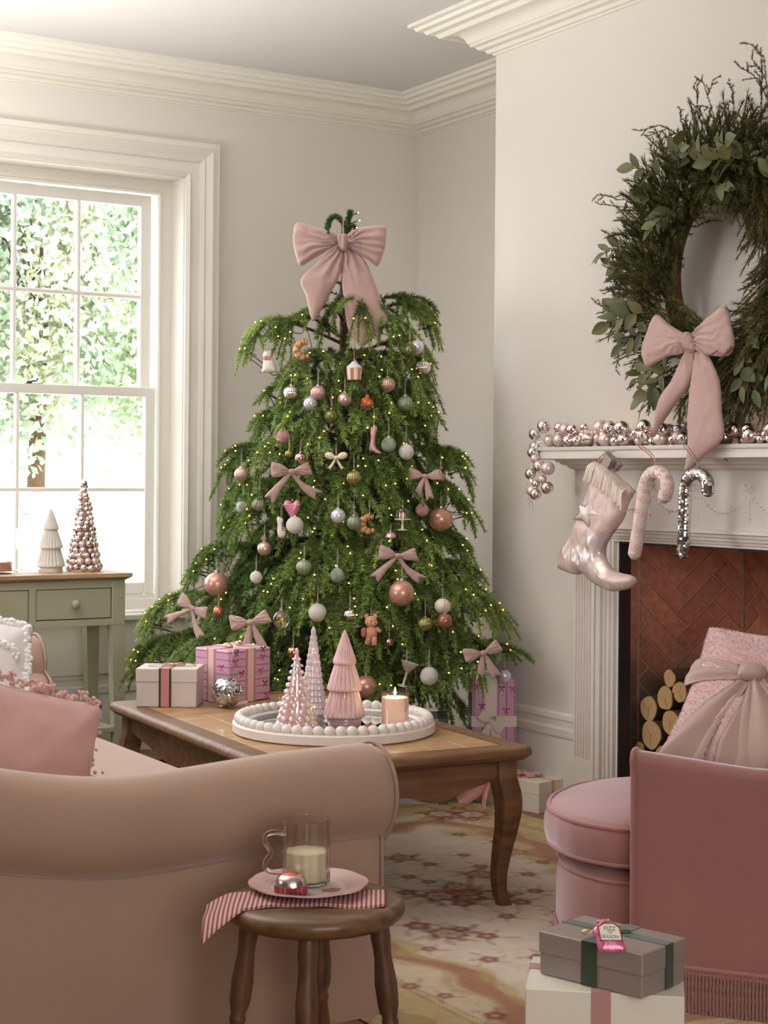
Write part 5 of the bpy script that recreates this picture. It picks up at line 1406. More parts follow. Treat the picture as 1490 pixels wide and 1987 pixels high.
# presents in the front right corner
S8 = (.288, .205, .254)
t = boxed('gift_box', 'large ivory gift box with mauve ribbon in the bottom right foreground', (1.966, 2.404, .005), radians(-40.5), S8, M['ivory_box'], None)
band(t, 'y', -.006, .036, S8, M['rib_mauve']); band(t, 'x', .035, .036, S8, M['rib_mauve'])
S9 = (.230, .150, .081)
t = boxed('gift_box', 'taupe gift box tied with dark green velvet ribbon stacked on the ivory box', (1.967, 2.388, .2605), radians(-72.8), S9, M['grey_box'], .041)
band(t, 'y', .0, .034, S9, M['rib_green']); band(t, 'x', .016, .026, S9, M['rib_green'])
loop_bow(t, (.0, .016, S9[2] + .001), .045, M['rib_green'], .4, (), wid=.35)
# bottle shaped glass ornament with lettering
BP = [(-.016, .056), (.004, .058), (.008, .050), (.020, .045), (.026, .037), (.030, .016), (.034, .003), (.030, -.003), (-.002, -.004), (-.016, .000), (-.020, .018), (-.025, .034), (-.020, .044), (-.014, .049)]
BP = [(x - .004, y - .026) for x, y in BP]
nrm = (-CF * .80 + UP * .60).normalized(); exx = CR; eyy = nrm.cross(exx).normalized()
t = thing('bottle_ornament', 'pink glass bottle ornament lettered FIZZ THE SEASON on the taupe gift box', 'ornament', W(.4135, 2.953, .3675))
t.location.z = .3445 + .0235
BF = frame((0, 0, 0), exx, eyy); BG = glitter_mat('pink_glitter_glass', (198, 88, 126), (226, 150, 176), .25, .3)
vs, fs = inflate(BP, .009, .0025, 4); MB().add(vs, fs, BF).obj('bottle_body', BG, t, smooth=180)
LB = [(-.018, .014), (-.008, .020), (.008, .020), (.018, .012), (.021, -.010), (-.015, -.010)]
MB().prism([(x * 1.12, y * 1.14) for x, y in LB], .0070, .0092, BF).obj('label_rim', mat('wine_red_enamel', (150, 34, 70), .4), t)
MB().prism(LB, .0085, .0097, BF).obj('label', mat('cream_enamel', (236, 226, 210), .5), t)
INK = mat('black_ink', (34, 28, 28), .6)
for tx, sz, y0 in (('FIZZ', .0108, .0075), ('THE', .0048, .0022), ('SEASON', .0086, -.0068)):
    cu_ = bpy.data.curves.new('lettering', 'FONT'); cu_.body = tx; cu_.size = sz; cu_.align_x = 'CENTER'; cu_.extrude = .0001
    tmp = put(bpy.data.objects.new('lettering_outline', cu_)); bpy.context.view_layer.update(); me_ = bpy.data.meshes.new_from_object(tmp.evaluated_get(bpy.context.evaluated_depsgraph_get())); bpy.data.objects.remove(tmp); me_.materials.clear(); me_.materials.append(INK)
    o = bpy.data.objects.new('lettering', me_); put(o, t); o.matrix_local = BF @ Matrix.Translation((.001, y0, .0099)) @ Matrix.Rotation(-.04, 4, 'Z')
MB().tube([(-.010, .031, 0), (.002, .031, 0)], .0035, 8, M=BF).obj('gold_cap', M['gold'], t, smooth=60)
MB().tube(smoothpath([(-.008, .033, 0), (-.022, .018, -.002), (-.036, .006, -.004), (-.050, .010, -.006), (-.040, .014, -.006), (-.022, .010, -.004)], 5), .0007, 5, M=BF).obj('gold_cord', M['gold'], t)

# ================================================================ ORNAMENTS ON THE CONSOLE TABLE
AC = mat('clear_acrylic', (244, 240, 240), .05, trans=.9, ior=1.3)
t = thing('nutcracker_figure', 'clear acrylic nutcracker standing beside the white ceramic tree', 'figurine', (2.182, 6.335, .8))
MB().box((-.036, -.03, 0), (.036, .03, .012), ch=.002).obj('base', AC, t)
for sx in (-1, 1):
    MB().lathe([(.010, .012), (.0125, .02), (.011, .09), (.010, .10)], 14, Matrix.Translation((sx * .0125, 0, 0))).obj('leg', AC, t, smooth=40)
    MB().tube([(sx * .030, -.004, .175), (sx * .0325, -.004, .12), (sx * .031, -.008, .092)], [.0075, .007, .006], 10).obj('arm', AC, t, smooth=60)
MB().lathe([(.018, .10), (.022, .11), (.021, .16), (.024, .178), (.014, .186), (.0, .187)], 20).obj('torso', AC, t, smooth=40)
b = MB(); b.lathe([(.015, .186), (.0205, .192), (.0205, .225), (.016, .228)], 20); b.box((-.004, -.024, .203), (.004, -.018, .212)); b.box((-.010, -.023, .19), (.010, -.018, .20)); b.obj('head', AC, t, smooth=40)
MB().lathe([(.024, .228), (.024, .232), (.0205, .234), (.0205, .284), (0, .285)], 20).obj('tall_hat', AC, t, smooth=40)
t = thing('bauble_tree', 'cone tree made of shiny pink baubles with fairy lights on the console table', 'ornament', (2.416, 6.300, .8))
MB().lathe([(0, 0), (.07, 0), (.07, .008), (.05, .01), (.044, .05), (.012, .34), (0, .345)], 24).obj('cone_core', mat('pink_core', (200, 150, 140), .5), t, smooth=40)
BS = mat('pink_mirror_glass', (238, 229, 228), .07, 1.0); BMt = mat('pink_satin_glass', (228, 206, 202), .36, .6); BR = mat('ribbed_rose_gold', (238, 222, 222), .12, 1.0)
def ball_mesh(nm, m, ribs=0):
    b = MB(); b.lathe([(sin(pi * i / 16) if 0 < i < 16 else 0, -cos(pi * i / 16)) for i in range(17)], 72 if ribs else 32, rib=(lambda a, i: 1 + .05 * (abs(sin(a * ribs / 2)) - .6)) if ribs else None)
    o = b.obj(nm, m, None, smooth=180); me = o.data; bpy.data.objects.remove(o); return me
MESH = {'s': ball_mesh('shiny_ball', BS), 'm': ball_mesh('matte_ball', BMt), 'r': ball_mesh('ribbed_ball', BR, 18)}
def ball(nm, key, parent, loc, r, rot=None):
    o = bpy.data.objects.new(nm, MESH[key]); put(o, parent); o.location = loc; o.scale = (r, r, r); o.rotation_euler = rot or (rr.uniform(-.8, .8), rr.uniform(-.8, .8), rr.uniform(0, 6)); return o
z = .017; lv = 0
while z < .352:
    R_ = .062 * (1 - z / .375) + .004; r0 = .0148 - .004 * (z / .36); n = max(2, int(2 * pi * R_ / (r0 * 2.0)))
    if R_ < .012: n = 2
    for k in range(n):
        r = r0 * rr.uniform(.8, 1.15); a = 2 * pi * (k + .5 * (lv % 2)) / n + lv * .2
        ball('bauble', rr.choice('ssmmrs'), t, (R_ * cos(a), R_ * sin(a), z + rr.uniform(-.004, .004)), r)
    z += r0 * 1.62; lv += 1
ball('bauble', 'r', t, (0, 0, .358), .0145)
gb2 = MB().sphere((0, 0, 0), .0026, 6, 4).obj('fairy_light', M['softbulb'], t)
for k in range(16):
    o = gb2 if k == 0 else put(gb2.copy(), t); z = rr.uniform(.02, .27); a = rr.uniform(-2.9, -.2); R_ = .062 * (1 - z / .375) + .002; o.location = (R_ * cos(a), R_ * sin(a), z)
t = thing('jar_candle', 'wide pale pink candle in a glass bowl at the left of the console top', 'candle', (2.035, 6.295, .8))
MB().lathe([(0, 0), (.078, 0), (.082, .004), (.082, .066), (.0795, .066), (.0795, .010), (0, .010)], 48).obj('glass_jar', PG, t, smooth=40)
MB().lathe([(0, .0105), (.079, .0105), (.079, .046), (.077, .047), (0, .046)], 40).obj('wax', mat('blush_wax', (226, 178, 158), .45, sub=.4), t, smooth=40)
for k in range(2): MB().tube([(-.02 + .04 * k, 0, .046), (-.02 + .04 * k, 0, .054)], .0012, 6).obj('wick', M['grout'], t)

# ================================================================ FIREPLACE
t = thing('mantelpiece', 'painted white mantelpiece with fluted pilaster and garland relief around the brick fireplace', 'fireplace', (3.57, 3.63, 0))
ox, oy = 3.57, 3.63
def L(x, y, z): return (x - ox, y - oy, z)
MM = M['mantel']; YL = 4.556                 # left edge of the pilaster; right side mirrors about oy
mir = lambda y: 2 * oy - y
# shelf with moulded edge (swept round front and ends)
ys, xs_ = 4.632, 3.447
sp_ = [(0, 1.302), (0, 1.297), (-.003, 1.290), (-.010, 1.286), (-.010, 1.281), (-.006, 1.279), (-.006, 1.262), (-.012, 1.259), (-.035, 1.258)]
path = [(XR - ox, ys - oy), (xs_ - ox, ys - oy), (xs_ - ox, mir(ys) - oy), (XR - ox, mir(ys) - oy)]
b = MB().sweep([(-o, z) if False else (o * -1 * -1, z) for o, z in [(-a, c) for a, c in sp_]], path)
b.add([(x, y, 1.302) for x, y in path], [(0, 1, 2, 3)]); b.add([(path[0][0], path[0][1] - .035, 1.258), (path[1][0] + .035, path[1][1] - .035, 1.258), (path[2][0] + .035, path[2][1] + .035, 1.258), (path[3][0], path[3][1] + .035, 1.258)], [(3, 2, 1, 0)])
b.obj('shelf', MM, t, smooth=30)
# bed mould under the shelf
bm2 = [(-.052, 1.262), (-.050, 1.254), (-.040, 1.250), (-.036, 1.243), (-.022, 1.239), (-.016, 1.230), (-.002, 1.224), (0, 1.222)]
path2 = [(XR - ox, YL - oy), (0, YL - oy), (0, mir(YL) - oy), (XR - ox, mir(YL) - oy)]
MB().sweep([(o, z) for o, z in bm2], path2).obj('bed_mould', MM, t, smooth=30)
b = MB(); b.box((0, mir(YL) - oy, 1.03), (XR - ox, YL - oy, 1.26)); b.obj('frieze', MM, t)
# moulding under the frieze, stepping down to the opening
fm = [(0, 1.036), (-.006, 1.034), (-.008, 1.024), (-.002, 1.020), (0, 1.012), (.006, 1.010), (.008, 1.000), (.014, .998), (.016, .990), (.022, .988), (.022, .980), (.05, .980)]
vs = []; Y1 = 4.445
for y in (Y1, mir(Y1)):
    for o, z in fm: vs.append((o, y - oy, z))
n = len(fm); b = MB().add(vs, [(k, k + 1, n + k + 1, n + k) for k in range(n - 1)]); b.box((.05, mir(Y1) - oy, .98), (XR - ox, Y1 - oy, 1.03)); b.obj('architrave', MM, t, smooth=30)
for s in (1, -1):
    Yf = lambda y: (y if s > 0 else mir(y)) - oy
    # fluted pilaster block
    w0, w1 = YL, 4.452; nf = 6
    pts = [(w0, 0.0)]
    fw = (w0 - w1 - .012) / nf
    prof = []
    for k in range(nf):
        a = w0 - .006 - k * fw
        prof += [(a, 0), (a - fw * .18, 0), (a - fw * .3, .006), (a - fw * .5, .009), (a - fw * .7, .006), (a - fw * .82, 0)]
    prof = [(w0, .0)] + prof + [(w1, 0)]
    b = MB(); z0, z1 = .215, 1.00
    vs = [(x, Yf(y), z) for z in (z0, z1) for y, x in prof]; n = len(prof)
    b.add(vs, [(k, k + 1, n + k + 1, n + k) for k in range(n - 1)])
    lo, hi = sorted((Yf(w0), Yf(w1)))
    b.box((0, lo, 0), (XR - ox, hi, z0)); b.box((0, lo, z1), (XR - ox, hi, 1.03)); b.box((.012, lo, z0), (XR - ox, hi, z1))
    b.obj('fluted_pilaster', MM, t, smooth=25)
    lo, hi = sorted((Yf(w0 + .012), Yf(w1 - .0)))
    MB().box((-.014, lo, 1.016), (XR - ox, hi, 1.024)).box((-.008, lo, 1.004), (XR - ox, hi, 1.012)).box((-.008, lo, 1.024), (XR - ox, hi, 1.032)).obj('capital', MM, t)
    # stepped inner mouldings beside the opening
    st_ = [(4.452, 0), (4.444, 0), (4.442, .012), (4.436, .012), (4.432, -.004), (4.420, -.010), (4.408, -.004), (4.404, .008), (4.398, .008), (4.394, .016), (4.384, .016), (4.380, .024), (4.370, .024), (4.366, .036), (4.357, .036), (4.355, .08)]
    b = MB(); n = len(st_); vs = [(x, Yf(y), z) for z in (.11, .992) for y, x in st_]
    b.add(vs, [(k, k + 1, n + k + 1, n + k) for k in range(n - 1)]); lo, hi = sorted((Yf(4.452), Yf(4.357))); b.box((.008, lo, 0), (.08, hi, .11))
    b.obj('inner_moulding', MM, t, smooth=25)
# relief swags on the frieze
def swag(y0, y1, zt):
    b = MB(); n = 15
    for k in range(n + 1):
        s_ = k / n; y = y0 + (y1 - y0) * s_; z = zt - .012 - .062 * (1 - (2 * s_ - 1) ** 2); r = .0035 + .0035 * (1 - abs(2 * s_ - 1))
        b.sphere((0, y - oy, z), r, 8, 5, (.7, 1.3, 1))
        if k in (6, 9): b.sphere((0, y - oy, z - .010), .005, 8, 5, (.7, 1, 1))
    for k, (dz, r) in enumerate(((.03, .004), (.045, .0055), (.062, .0045), (.075, .004), (.088, .006), (.1, .004))): b.sphere((0, y0 - oy, zt - dz), r, 8, 6, (.7, .9, 1.3))
    for s in (-1, 1):
        b.tube(smoothpath([(0, y0 - oy, zt), (-.002, y0 - oy + s * .012, zt + .016), (-.002, y0 - oy + s * .020, zt + .012), (-.002, y0 - oy + s * .014, zt + .001), (0, y0 - oy, zt)], 5), .0026, 6)
        b.tube(smoothpath([(0, y0 - oy, zt), (-.001, y0 - oy + s * .014, zt - .008), (0, y0 - oy + s * .024, zt - .004), (0, y0 - oy + s * .030, zt - .014)], 5), .0022, 6)
    o = b.obj('relief_swag', MM, t, smooth=60); o['kind'] = 'stuff'
for k in range(7): swag(4.385 - .2315 * k, 4.385 - .2315 * (k + 1), 1.166)

# firebox: slips, brick cheeks and back, hearth
t2 = thing('firebox', 'herringbone brick firebox holding stacked logs inside the mantelpiece', 'fireplace', (3.85, 3.63, 0)); fx, fy_ = 3.85, 3.63
YM = 3.63
b = MB()
for s in (1, -1):
    q = lambda y: (y if s > 0 else 2 * YM - y) - fy_
    lo, hi = sorted((q(4.398), q(4.352))); b.box((3.607 - fx, lo, 0), (3.655 - fx, hi, .978))
    lo, hi = sorted((q(4.398), q(4.386))); b.box((3.655 - fx, lo, 0), (3.685 - fx, hi, .978))
b.box((3.607 - fx, 2.9 - fy_, .972), (3.66 - fx, 4.39 - fy_, .984)); b.obj('slate_slip', M['slate'], t2)
b = MB()
b.box((4.115 - fx, 2.95 - fy_, 0), (4.2 - fx, 4.33 - fy_, 1.055))
for s in (1, -1):
    q = lambda y: (y if s > 0 else 2 * YM - y) - fy_
    pl = [(3.655 - fx, q(4.415)), (3.75 - fx, q(4.427)), (4.12 - fx, q(4.278)), (4.2 - fx, q(4.34)), (3.75 - fx, q(4.5)), (3.655 - fx, q(4.5))]
    b.prism(pl, 0, 1.055)
b.box((3.66 - fx, 2.8 - fy_, 1.045), (4.2 - fx, 4.45 - fy_, 1.058)); b.obj('mortar_backing', M['mortar'], t2)
MB().box((3.56 - fx, 2.9 - fy_, 0), (4.12 - fx, 4.40 - fy_, .012)).obj('hearth_slab', M['soot'], t2)
def clip(poly, x0, x1, y0, y1):
    for ax, v, sg_ in ((0, x0, 1), (0, x1, -1), (1, y0, 1), (1, y1, -1)):
        out = []
        for i in range(len(poly)):
            a, c = poly[i - 1], poly[i]; da, dc = (a[ax] - v) * sg_, (c[ax] - v) * sg_
            if (da >= 0) != (dc >= 0):
                k = da / (da - dc); out.append((a[0] + (c[0] - a[0]) * k, a[1] + (c[1] - a[1]) * k))
            if dc >= 0: out.append(c)
        poly = out
        if len(poly) < 3: return []
    return poly
def soot_brick(nm, c1, c2):
    """brick colour with a real soot and ash stain low in the firebox"""
    m = mat(nm, c1, .88, color2=c2, nscale=45, bump=.35, bscale=260)
    nt = m.node_tree; b_ = nt.nodes['Principled BSDF']; src = b_.inputs['Base Color'].links[0].from_socket
    ge = nt.nodes.new('ShaderNodeNewGeometry'); sp = nt.nodes.new('ShaderNodeSeparateXYZ'); n = nt.nodes.new('ShaderNodeTexNoise'); n.inputs['Scale'].default_value = 7
    nt.links.new(ge.outputs['Position'], sp.inputs[0]); nt.links.new(ge.outputs['Position'], n.inputs['Vector'])
    a = nt.nodes.new('ShaderNodeMath'); a.operation = 'MULTIPLY_ADD'; a.inputs[1].default_value = .35; nt.links.new(n.outputs['Fac'], a.inputs[0]); nt.links.new(sp.outputs['Z'], a.inputs[2])
    mr = nt.nodes.new('ShaderNodeMapRange'); mr.inputs['From Min'].default_value = .55; mr.inputs['From Max'].default_value = .80; nt.links.new(a.outputs[0], mr.inputs['Value'])
    mx = nt.nodes.new('ShaderNodeMix'); mx.data_type = 'RGBA'; mx.inputs['A'].default_value = (*lin((126, 112, 102)), 1)
    nt.links.new(mr.outputs['Result'], mx.inputs['Factor']); nt.links.new(src, mx.inputs['B']); nt.links.new(mx.outputs['Result'], b_.inputs['Base Color'])
    return m
BK = [soot_brick('brick_a', (204, 134, 106), (176, 110, 86)), soot_brick('brick_b', (192, 124, 98), (166, 102, 80)), soot_brick('brick_c', (212, 144, 116), (186, 118, 92))]
brr = random.Random(4)
def herring(F, wid, z0, z1, Wb=.066, n=3):
    g = .0042; A = radians(45)
    cands = []
    for i in range(-14, 22):
        for m_ in range(-6, 7):
            cands.append((i + 2 * n * m_, i, n, 1)); cands.append((i + 2 * n - 1 + 2 * n * m_, i, 1, n))
    for (x, y, w_, h_) in cands:
        r = [(x * Wb + g, y * Wb + g), ((x + w_) * Wb - g, y * Wb + g), ((x + w_) * Wb - g, (y + h_) * Wb - g), (x * Wb + g, (y + h_) * Wb - g)]
        r = [(px * cos(A) - py * sin(A) + wid * .47, px * sin(A) + py * cos(A) + z0 + .1) for px, py in r]
        r = clip(r, g, wid - g, z0, z1)
        if len(r) < 3: continue
        ar = abs(sum(r[k - 1][0] * r[k][1] - r[k][0] * r[k - 1][1] for k in range(len(r)))) / 2
        if ar < .0004: continue
        MB().prism(r, -.012, .0015 + brr.uniform(0, .002), F).obj('brick', brr.choice(BK), t2)
e = Vector((.35, -.146, 0)).normalized()
# left (far) cheek faces the room: normal must point to -Y
F = frame((3.755 - fx, 4.425 - fy_, 0), e, (0, 0, 1)); F = frame((3.755 - fx, 4.425 - fy_ - .002, 0), e, (0, 0, 1))
herring(F, .379, .012, 1.05)
for k in range(8):      # straight column of bricks at the front edge of the cheek
    z0 = .014 + k * .138
    e2 = Vector((.095, .012, 0)).normalized(); F2 = frame((3.657 - fx, 4.4145 - fy_, 0), e2, (0, 0, 1))
    MB().prism([(.004, z0), (.09, z0), (.09, min(1.05, z0 + .132)), (.004, min(1.05, z0 + .132))], -.01, .002, F2).obj('brick', brr.choice(BK), t2)
F3 = frame((4.113 - fx, 4.275 - fy_, 0), (0, -1, 0), (0, 0, 1)); herring(F3, .46, .012, 1.05)

# logs
LE = mat('sawn_log_end', (206, 172, 122), .8, noise=.15, nscale=25)
nt = LE.node_tree; b_ = nt.nodes['Principled BSDF']; tc = nt.nodes.new('ShaderNodeTexCoord'); mp = nt.nodes.new('ShaderNodeMapping'); mp.inputs['Scale'].default_value = (1, 1, .0)
wv = nt.nodes.new('ShaderNodeTexWave'); wv.wave_type = 'RINGS'; wv.rings_direction = 'Z'; wv.inputs['Scale'].default_value = 60; wv.inputs['Distortion'].default_value = 1.2; wv.inputs['Detail'].default_value = 2
rp = nt.nodes.new('ShaderNodeValToRGB'); rp.color_ramp.elements[0].color = (*lin((176, 138, 92)), 1); rp.color_ramp.elements[1].color = (*lin((212, 180, 132)), 1)
nt.links.new(tc.outputs['Object'], wv.inputs['Vector']); nt.links.new(wv.outputs['Fac'], rp.inputs['Fac']); nt.links.new(rp.outputs['Color'], b_.inputs['Base Color'])
CK = mat('log_crack', (92, 66, 44), .9)
logs = [('thin log lying on top of the stack with its bark side showing', 4.200, .521, .030, .34), ('log with a notched end under the top log, right of centre', 4.152, .480, .036, .3), ('long oval log end in the second row, left of the notched one', 4.222, .451, .041, .3),
        ('leftmost log of the stack beside the brick column', 4.306, .405, .044, .2), ('largest round log end low in the stack, cracked in three', 4.286, .318, .051, .22), ('log end with a cross shaped crack touching the pillow', 4.185, .373, .043, .3),
        ('log half hidden by the pillow below the notched one', 4.115, .420, .031, .3), ('small log at the bottom left just above the chair arm', 4.350, .262, .024, .16),
        ('', 4.318, .186, .050, .2), ('', 4.215, .245, .050, .3), ('', 4.19, .147, .048, .3), ('', 4.30, .083, .052, .2), ('', 4.185, .055, .043, .3)]
for i, (lb, y, z, r, ln) in enumerate(logs):
    g_ = random.Random(i + 9)
    o_ = thing('log', lb or 'log low in the stack behind the pink armchair', 'log', (3.700 + g_.uniform(-.01, .01), y, z), (0, pi / 2, g_.uniform(-.05, -.02)), 'logs stacked in the firebox')
    ph = [g_.uniform(0, 6.28) for _ in range(4)]; am = (.02, .03, .02, .015)
    rib = lambda a, k: 1 + sum(am[j] * cos((j + 2) * a + ph[j]) for j in range(4)) - (.22 * math.exp(-((a - 1.2) / .12) ** 2) if i == 1 else 0)
    MB().lathe([(r, .004), (r * 1.02, ln * .3), (r * .97, ln * .7), (r, ln)], 36, rib=lambda a, k: rib(a, k) * (1 + .03 * sin(a * 11 + k))).obj('bark', M['bark'], o_, smooth=60)
    MB().lathe([(0, .0), (r * .5, .0), (r * .96, .0), (r * .965, .006)], 36, rib=rib).obj('sawn_end', LE, o_, smooth=30)
    for c in range(3 if i in (3, 4, 5, 1) else 1):
        a = ph[0] + c * 2.1
        MB().prism([(0, -.0008), (r * .75 * cos(a) + .0008, r * .75 * sin(a)), (0, .0012)], -.0006, .0005).obj('crack', CK, o_)

# ================================================================ GARLAND OF BAUBLES ON THE SHELF
t = thing('bauble_garland', 'garland of pink and silver baubles with fairy lights along the mantel shelf', 'garland', (3.475, 4.1, 1.303)); go = Vector(t.location)
cnt = 0
for (p, r, k) in GARLAND:
    q = Vector(p)
    if q.z > 1.29 and q.y < 4.63: q.z = max(q.z, 1.303 + r); q.x = 3.49 + rr.uniform(-.015, .012) - (.012 if k != 'm' else 0)
    ball('bauble', k, t, q - go, r * 1.12, (rr.uniform(-.6, .6), rr.uniform(.9, 1.9), rr.uniform(0, 6)))
for k in range(58):       # the row behind
    y = 4.58 - k * .0215; r = rr.uniform(.013, .023)
    ball('bauble', rr.choice('smrsm'), t, Vector((3.545 + rr.uniform(-.012, .02), y, 1.303 + r + (rr.uniform(.012, .045) if k % 2 else 0))) - go, r)
for k in range(44):       # small ones filling the gaps
    y = 4.60 - k * .0285; r = rr.uniform(.011, .018)
    ball('bauble', rr.choice('smsrm'), t, Vector((3.512 + rr.uniform(-.01, .012), y, 1.303 + r + rr.choice((0, .012, .03)))) - go, r)
gw = [(3.53, 4.60 - k * .06, 1.33 + .015 * (k % 2)) for k in range(22)]
MB().tube([Vector((3.46, 4.655, 1.13)) - go, Vector((3.455, 4.66, 1.25)) - go, Vector((3.47, 4.645, 1.32)) - go] + [Vector(p) - go for p in gw], .0025, 6).obj('wire', M['silver'], t, smooth=60)
gl = MB().sphere((0, 0, 0), .0035, 8, 5).obj('fairy_light', M['softbulb'], t)
lp = [(3.478, 4.41, 1.345), (3.472, 4.37, 1.335), (3.475, 4.27, 1.325), (3.47, 4.17, 1.33), (3.475, 4.10, 1.35), (3.468, 4.04, 1.318), (3.465, 3.99, 1.312), (3.475, 3.90, 1.312), (3.47, 4.29, 1.345), (3.47, 3.60, 1.33), (3.475, 4.655, 1.225), (3.455, 4.66, 1.185), (3.45, 4.665, 1.16)]
lp += [(3.57 + rr.uniform(-.02, .02), 4.55 - k * .042, 1.315 + rr.uniform(0, .045)) for k in range(26)]
for k, p in enumerate(lp):
    o = gl if k == 0 else put(gl.copy(), t); o.location = Vector(p) - go
b = MB()
for k in range(90):       # little tinsel needles between the baubles
    y = rr.uniform(3.4, 4.6); c = Vector((3.53 + rr.uniform(-.03, .03), y, 1.315 + rr.uniform(0, .05))) - go; d = Vector((rr.uniform(-1, 1), rr.uniform(-1, 1), rr.uniform(-.3, 1))).normalized() * .035
    b.tube([c, c + d], .0006, 3)
for k in range(16):
    c = Vector((3.45, 4.66 + rr.uniform(-.015, .015), rr.uniform(1.10, 1.2))) - go; b.tube([c, c + Vector((rr.uniform(-.02, .02), rr.uniform(-.03, .03), -rr.uniform(.01, .05)))], .0006, 3)
b.obj('tinsel', mat('pink_tinsel', (220, 180, 176), .3, .6), t)['kind'] = 'stuff'

# ================================================================ STOCKING AND CANDY CANES
PX = Matrix(((0, 0, -1, 0), (-1, 0, 0, 0), (0, 1, 0, 0), (0, 0, 0, 1)))     # local x -> -Y, y -> Z, z -> -X
t = thing('boot_stocking', 'pearly pink boot shaped stocking with fringe and star hanging from the mantel shelf', 'stocking', STOCK_AT)
vs, fs = inflate(ST_BODY, .030, .0042, 2, width=.042, disp=lambda x, y: .006 * (vnoise(x * 25 + y * 18, y * 22 - x * 9, 3) - .5) + .004 * (vnoise(x * 60, y * 40, 5) - .5))
def inpoly(poly, x, y):
    c = False
    for i in range(len(poly)):
        (x0, y0), (x1, y1) = poly[i - 1], poly[i]
        if (y0 > y) != (y1 > y) and x < (x1 - x0) * (y - y0) / (y1 - y0) + x0: c = not c
    return c
sets = {'upper_panel': [], 'toe_cap': [], 'heel_cap': [], 'body': []}
up = [(p.x, p.y) for p in smoothpath([(a, c, 0) for a, c in ST_UP], 3, True)]
for f in fs:
    x = sum(vs[i][0] for i in f) / 3; y = sum(vs[i][1] for i in f) / 3
    k = 'upper_panel' if inpoly(up, x, y) else 'toe_cap' if inpoly(ST_TOE, x, y) else 'heel_cap' if inpoly(ST_HEEL, x, y) else 'body'
    sets[k].append(f)
PEARL = mat('pearl_leatherette', (222, 208, 190), .28, .35, color2=(214, 196, 200), nscale=9, coat=.2); SP = mat('pink_satin_leatherette', (216, 190, 184), .4, .1, noise=.05, nscale=20, coat=.1)
for k, fl_ in sets.items():
    ids = sorted({i for f in fl_ for i in f}); mp_ = {a: j for j, a in enumerate(ids)}
    MB().add([vs[i] for i in ids], [[mp_[i] for i in f] for f in fl_], PX).obj(k, PEARL if k == 'body' else SP, t, smooth=180, fix=False)
STT = mat('pearl_star', (212, 190, 196), .3, .3, color2=(216, 208, 190), nscale=14)
v2, f2 = inflate(ST_STAR, .008, .003, 1); MB().add(v2, f2, PX @ Matrix.Translation((0, 0, .028))).obj('star_patch', STT, t, smooth=180)
SEAM = mat('grey_stitching', (150, 138, 132), .7)
MB().tube([PX @ Vector((x, y, .0295)) for x, y in ST_STAR], .0009, 5, closed=True).obj('star_seam', SEAM, t)
FR = mat('cream_suede', (242, 230, 214), .8, bump=.2); tp0 = smoothpath([(a, c, 0) for a, c in ST_TOP], 7)
for k in range(0, len(tp0)):
    p = tp0[k]; s_ = k / (len(tp0) - 1); Ln = .052 + .006 * sin(k * 2.3)
    sx = -.022 + .018 * s_
    pts = [PX @ Vector((p.x, p.y + .002, .012)), PX @ Vector((p.x + sx * .05, p.y - .008, .034)), PX @ Vector((p.x + sx * .35 + .002 * sin(k), p.y - Ln * .4, .038)), PX @ Vector((p.x + sx * .8, p.y - Ln * .8, .037)), PX @ Vector((p.x + sx * 1.3 + .002 * sin(k * 1.7), p.y - Ln * 1.15, .035))]
    P = smoothpath(pts, 4); vv = []
    for q in P: vv += [q + PX.to_3x3() @ Vector((-.0030, .0006, 0)), q + PX.to_3x3() @ Vector((.0030, -.0006, .0012))]
    o = MB().add(vv, [(2 * i, 2 * i + 1, 2 * i + 3, 2 * i + 2) for i in range(len(P) - 1)]).obj('fringe_strip', FR, t, smooth=180, fix=False)
    md = o.modifiers.new('t', 'SOLIDIFY'); md.thickness = .0014
MB().tube(smoothpath([PX @ Vector(p) for p in ((.004, -.004, .0), (-.004, .014, -.004), (-.007, .038, -.052), (.002, .050, -.075), (.012, .038, -.052), (.010, .012, -.004), (.006, -.004, .0))], 5), .0018, 6).obj('hanging_loop', mat('tan_cord', (176, 146, 122), .7), t, smooth=60)
hk = MB().box((-.02, -.02, 0), (.02, .02, .03))
for nm, lb, c, rot, sz in (('small_gift_box', 'small grey box sticking out of the stocking top, the front one', (.054, .0, .004), -.62, (.036, .045, .020)), ('small_gift_box', 'dark grey box behind the front one in the stocking top', (.030, .008, -.014), -.5, (.036, .045, .018)), ('small_gift_box', 'third grey box peeping out of the stocking at the right', (.072, -.008, -.016), -.85, (.030, .036, .016))):
    q = Vector(STOCK_AT) + PX.to_3x3() @ Vector(c)
    bt = thing(nm, lb, 'gift box', q); R_ = PX @ Matrix.Rotation(rot, 4, 'Z')
    MB().box((-sz[0] / 2, -sz[1] / 2, -sz[2] / 2), (sz[0] / 2, sz[1] / 2 - .012, sz[2] / 2), R_, ch=.0012).obj('box_body', M['grey_box'], bt)
    MB().box((-sz[0] / 2 - .001, sz[1] / 2 - .014, -sz[2] / 2 - .001), (sz[0] / 2 + .001, sz[1] / 2, sz[2] / 2 + .001), R_, ch=.0012).obj('box_lid', M['grey_box'], bt)
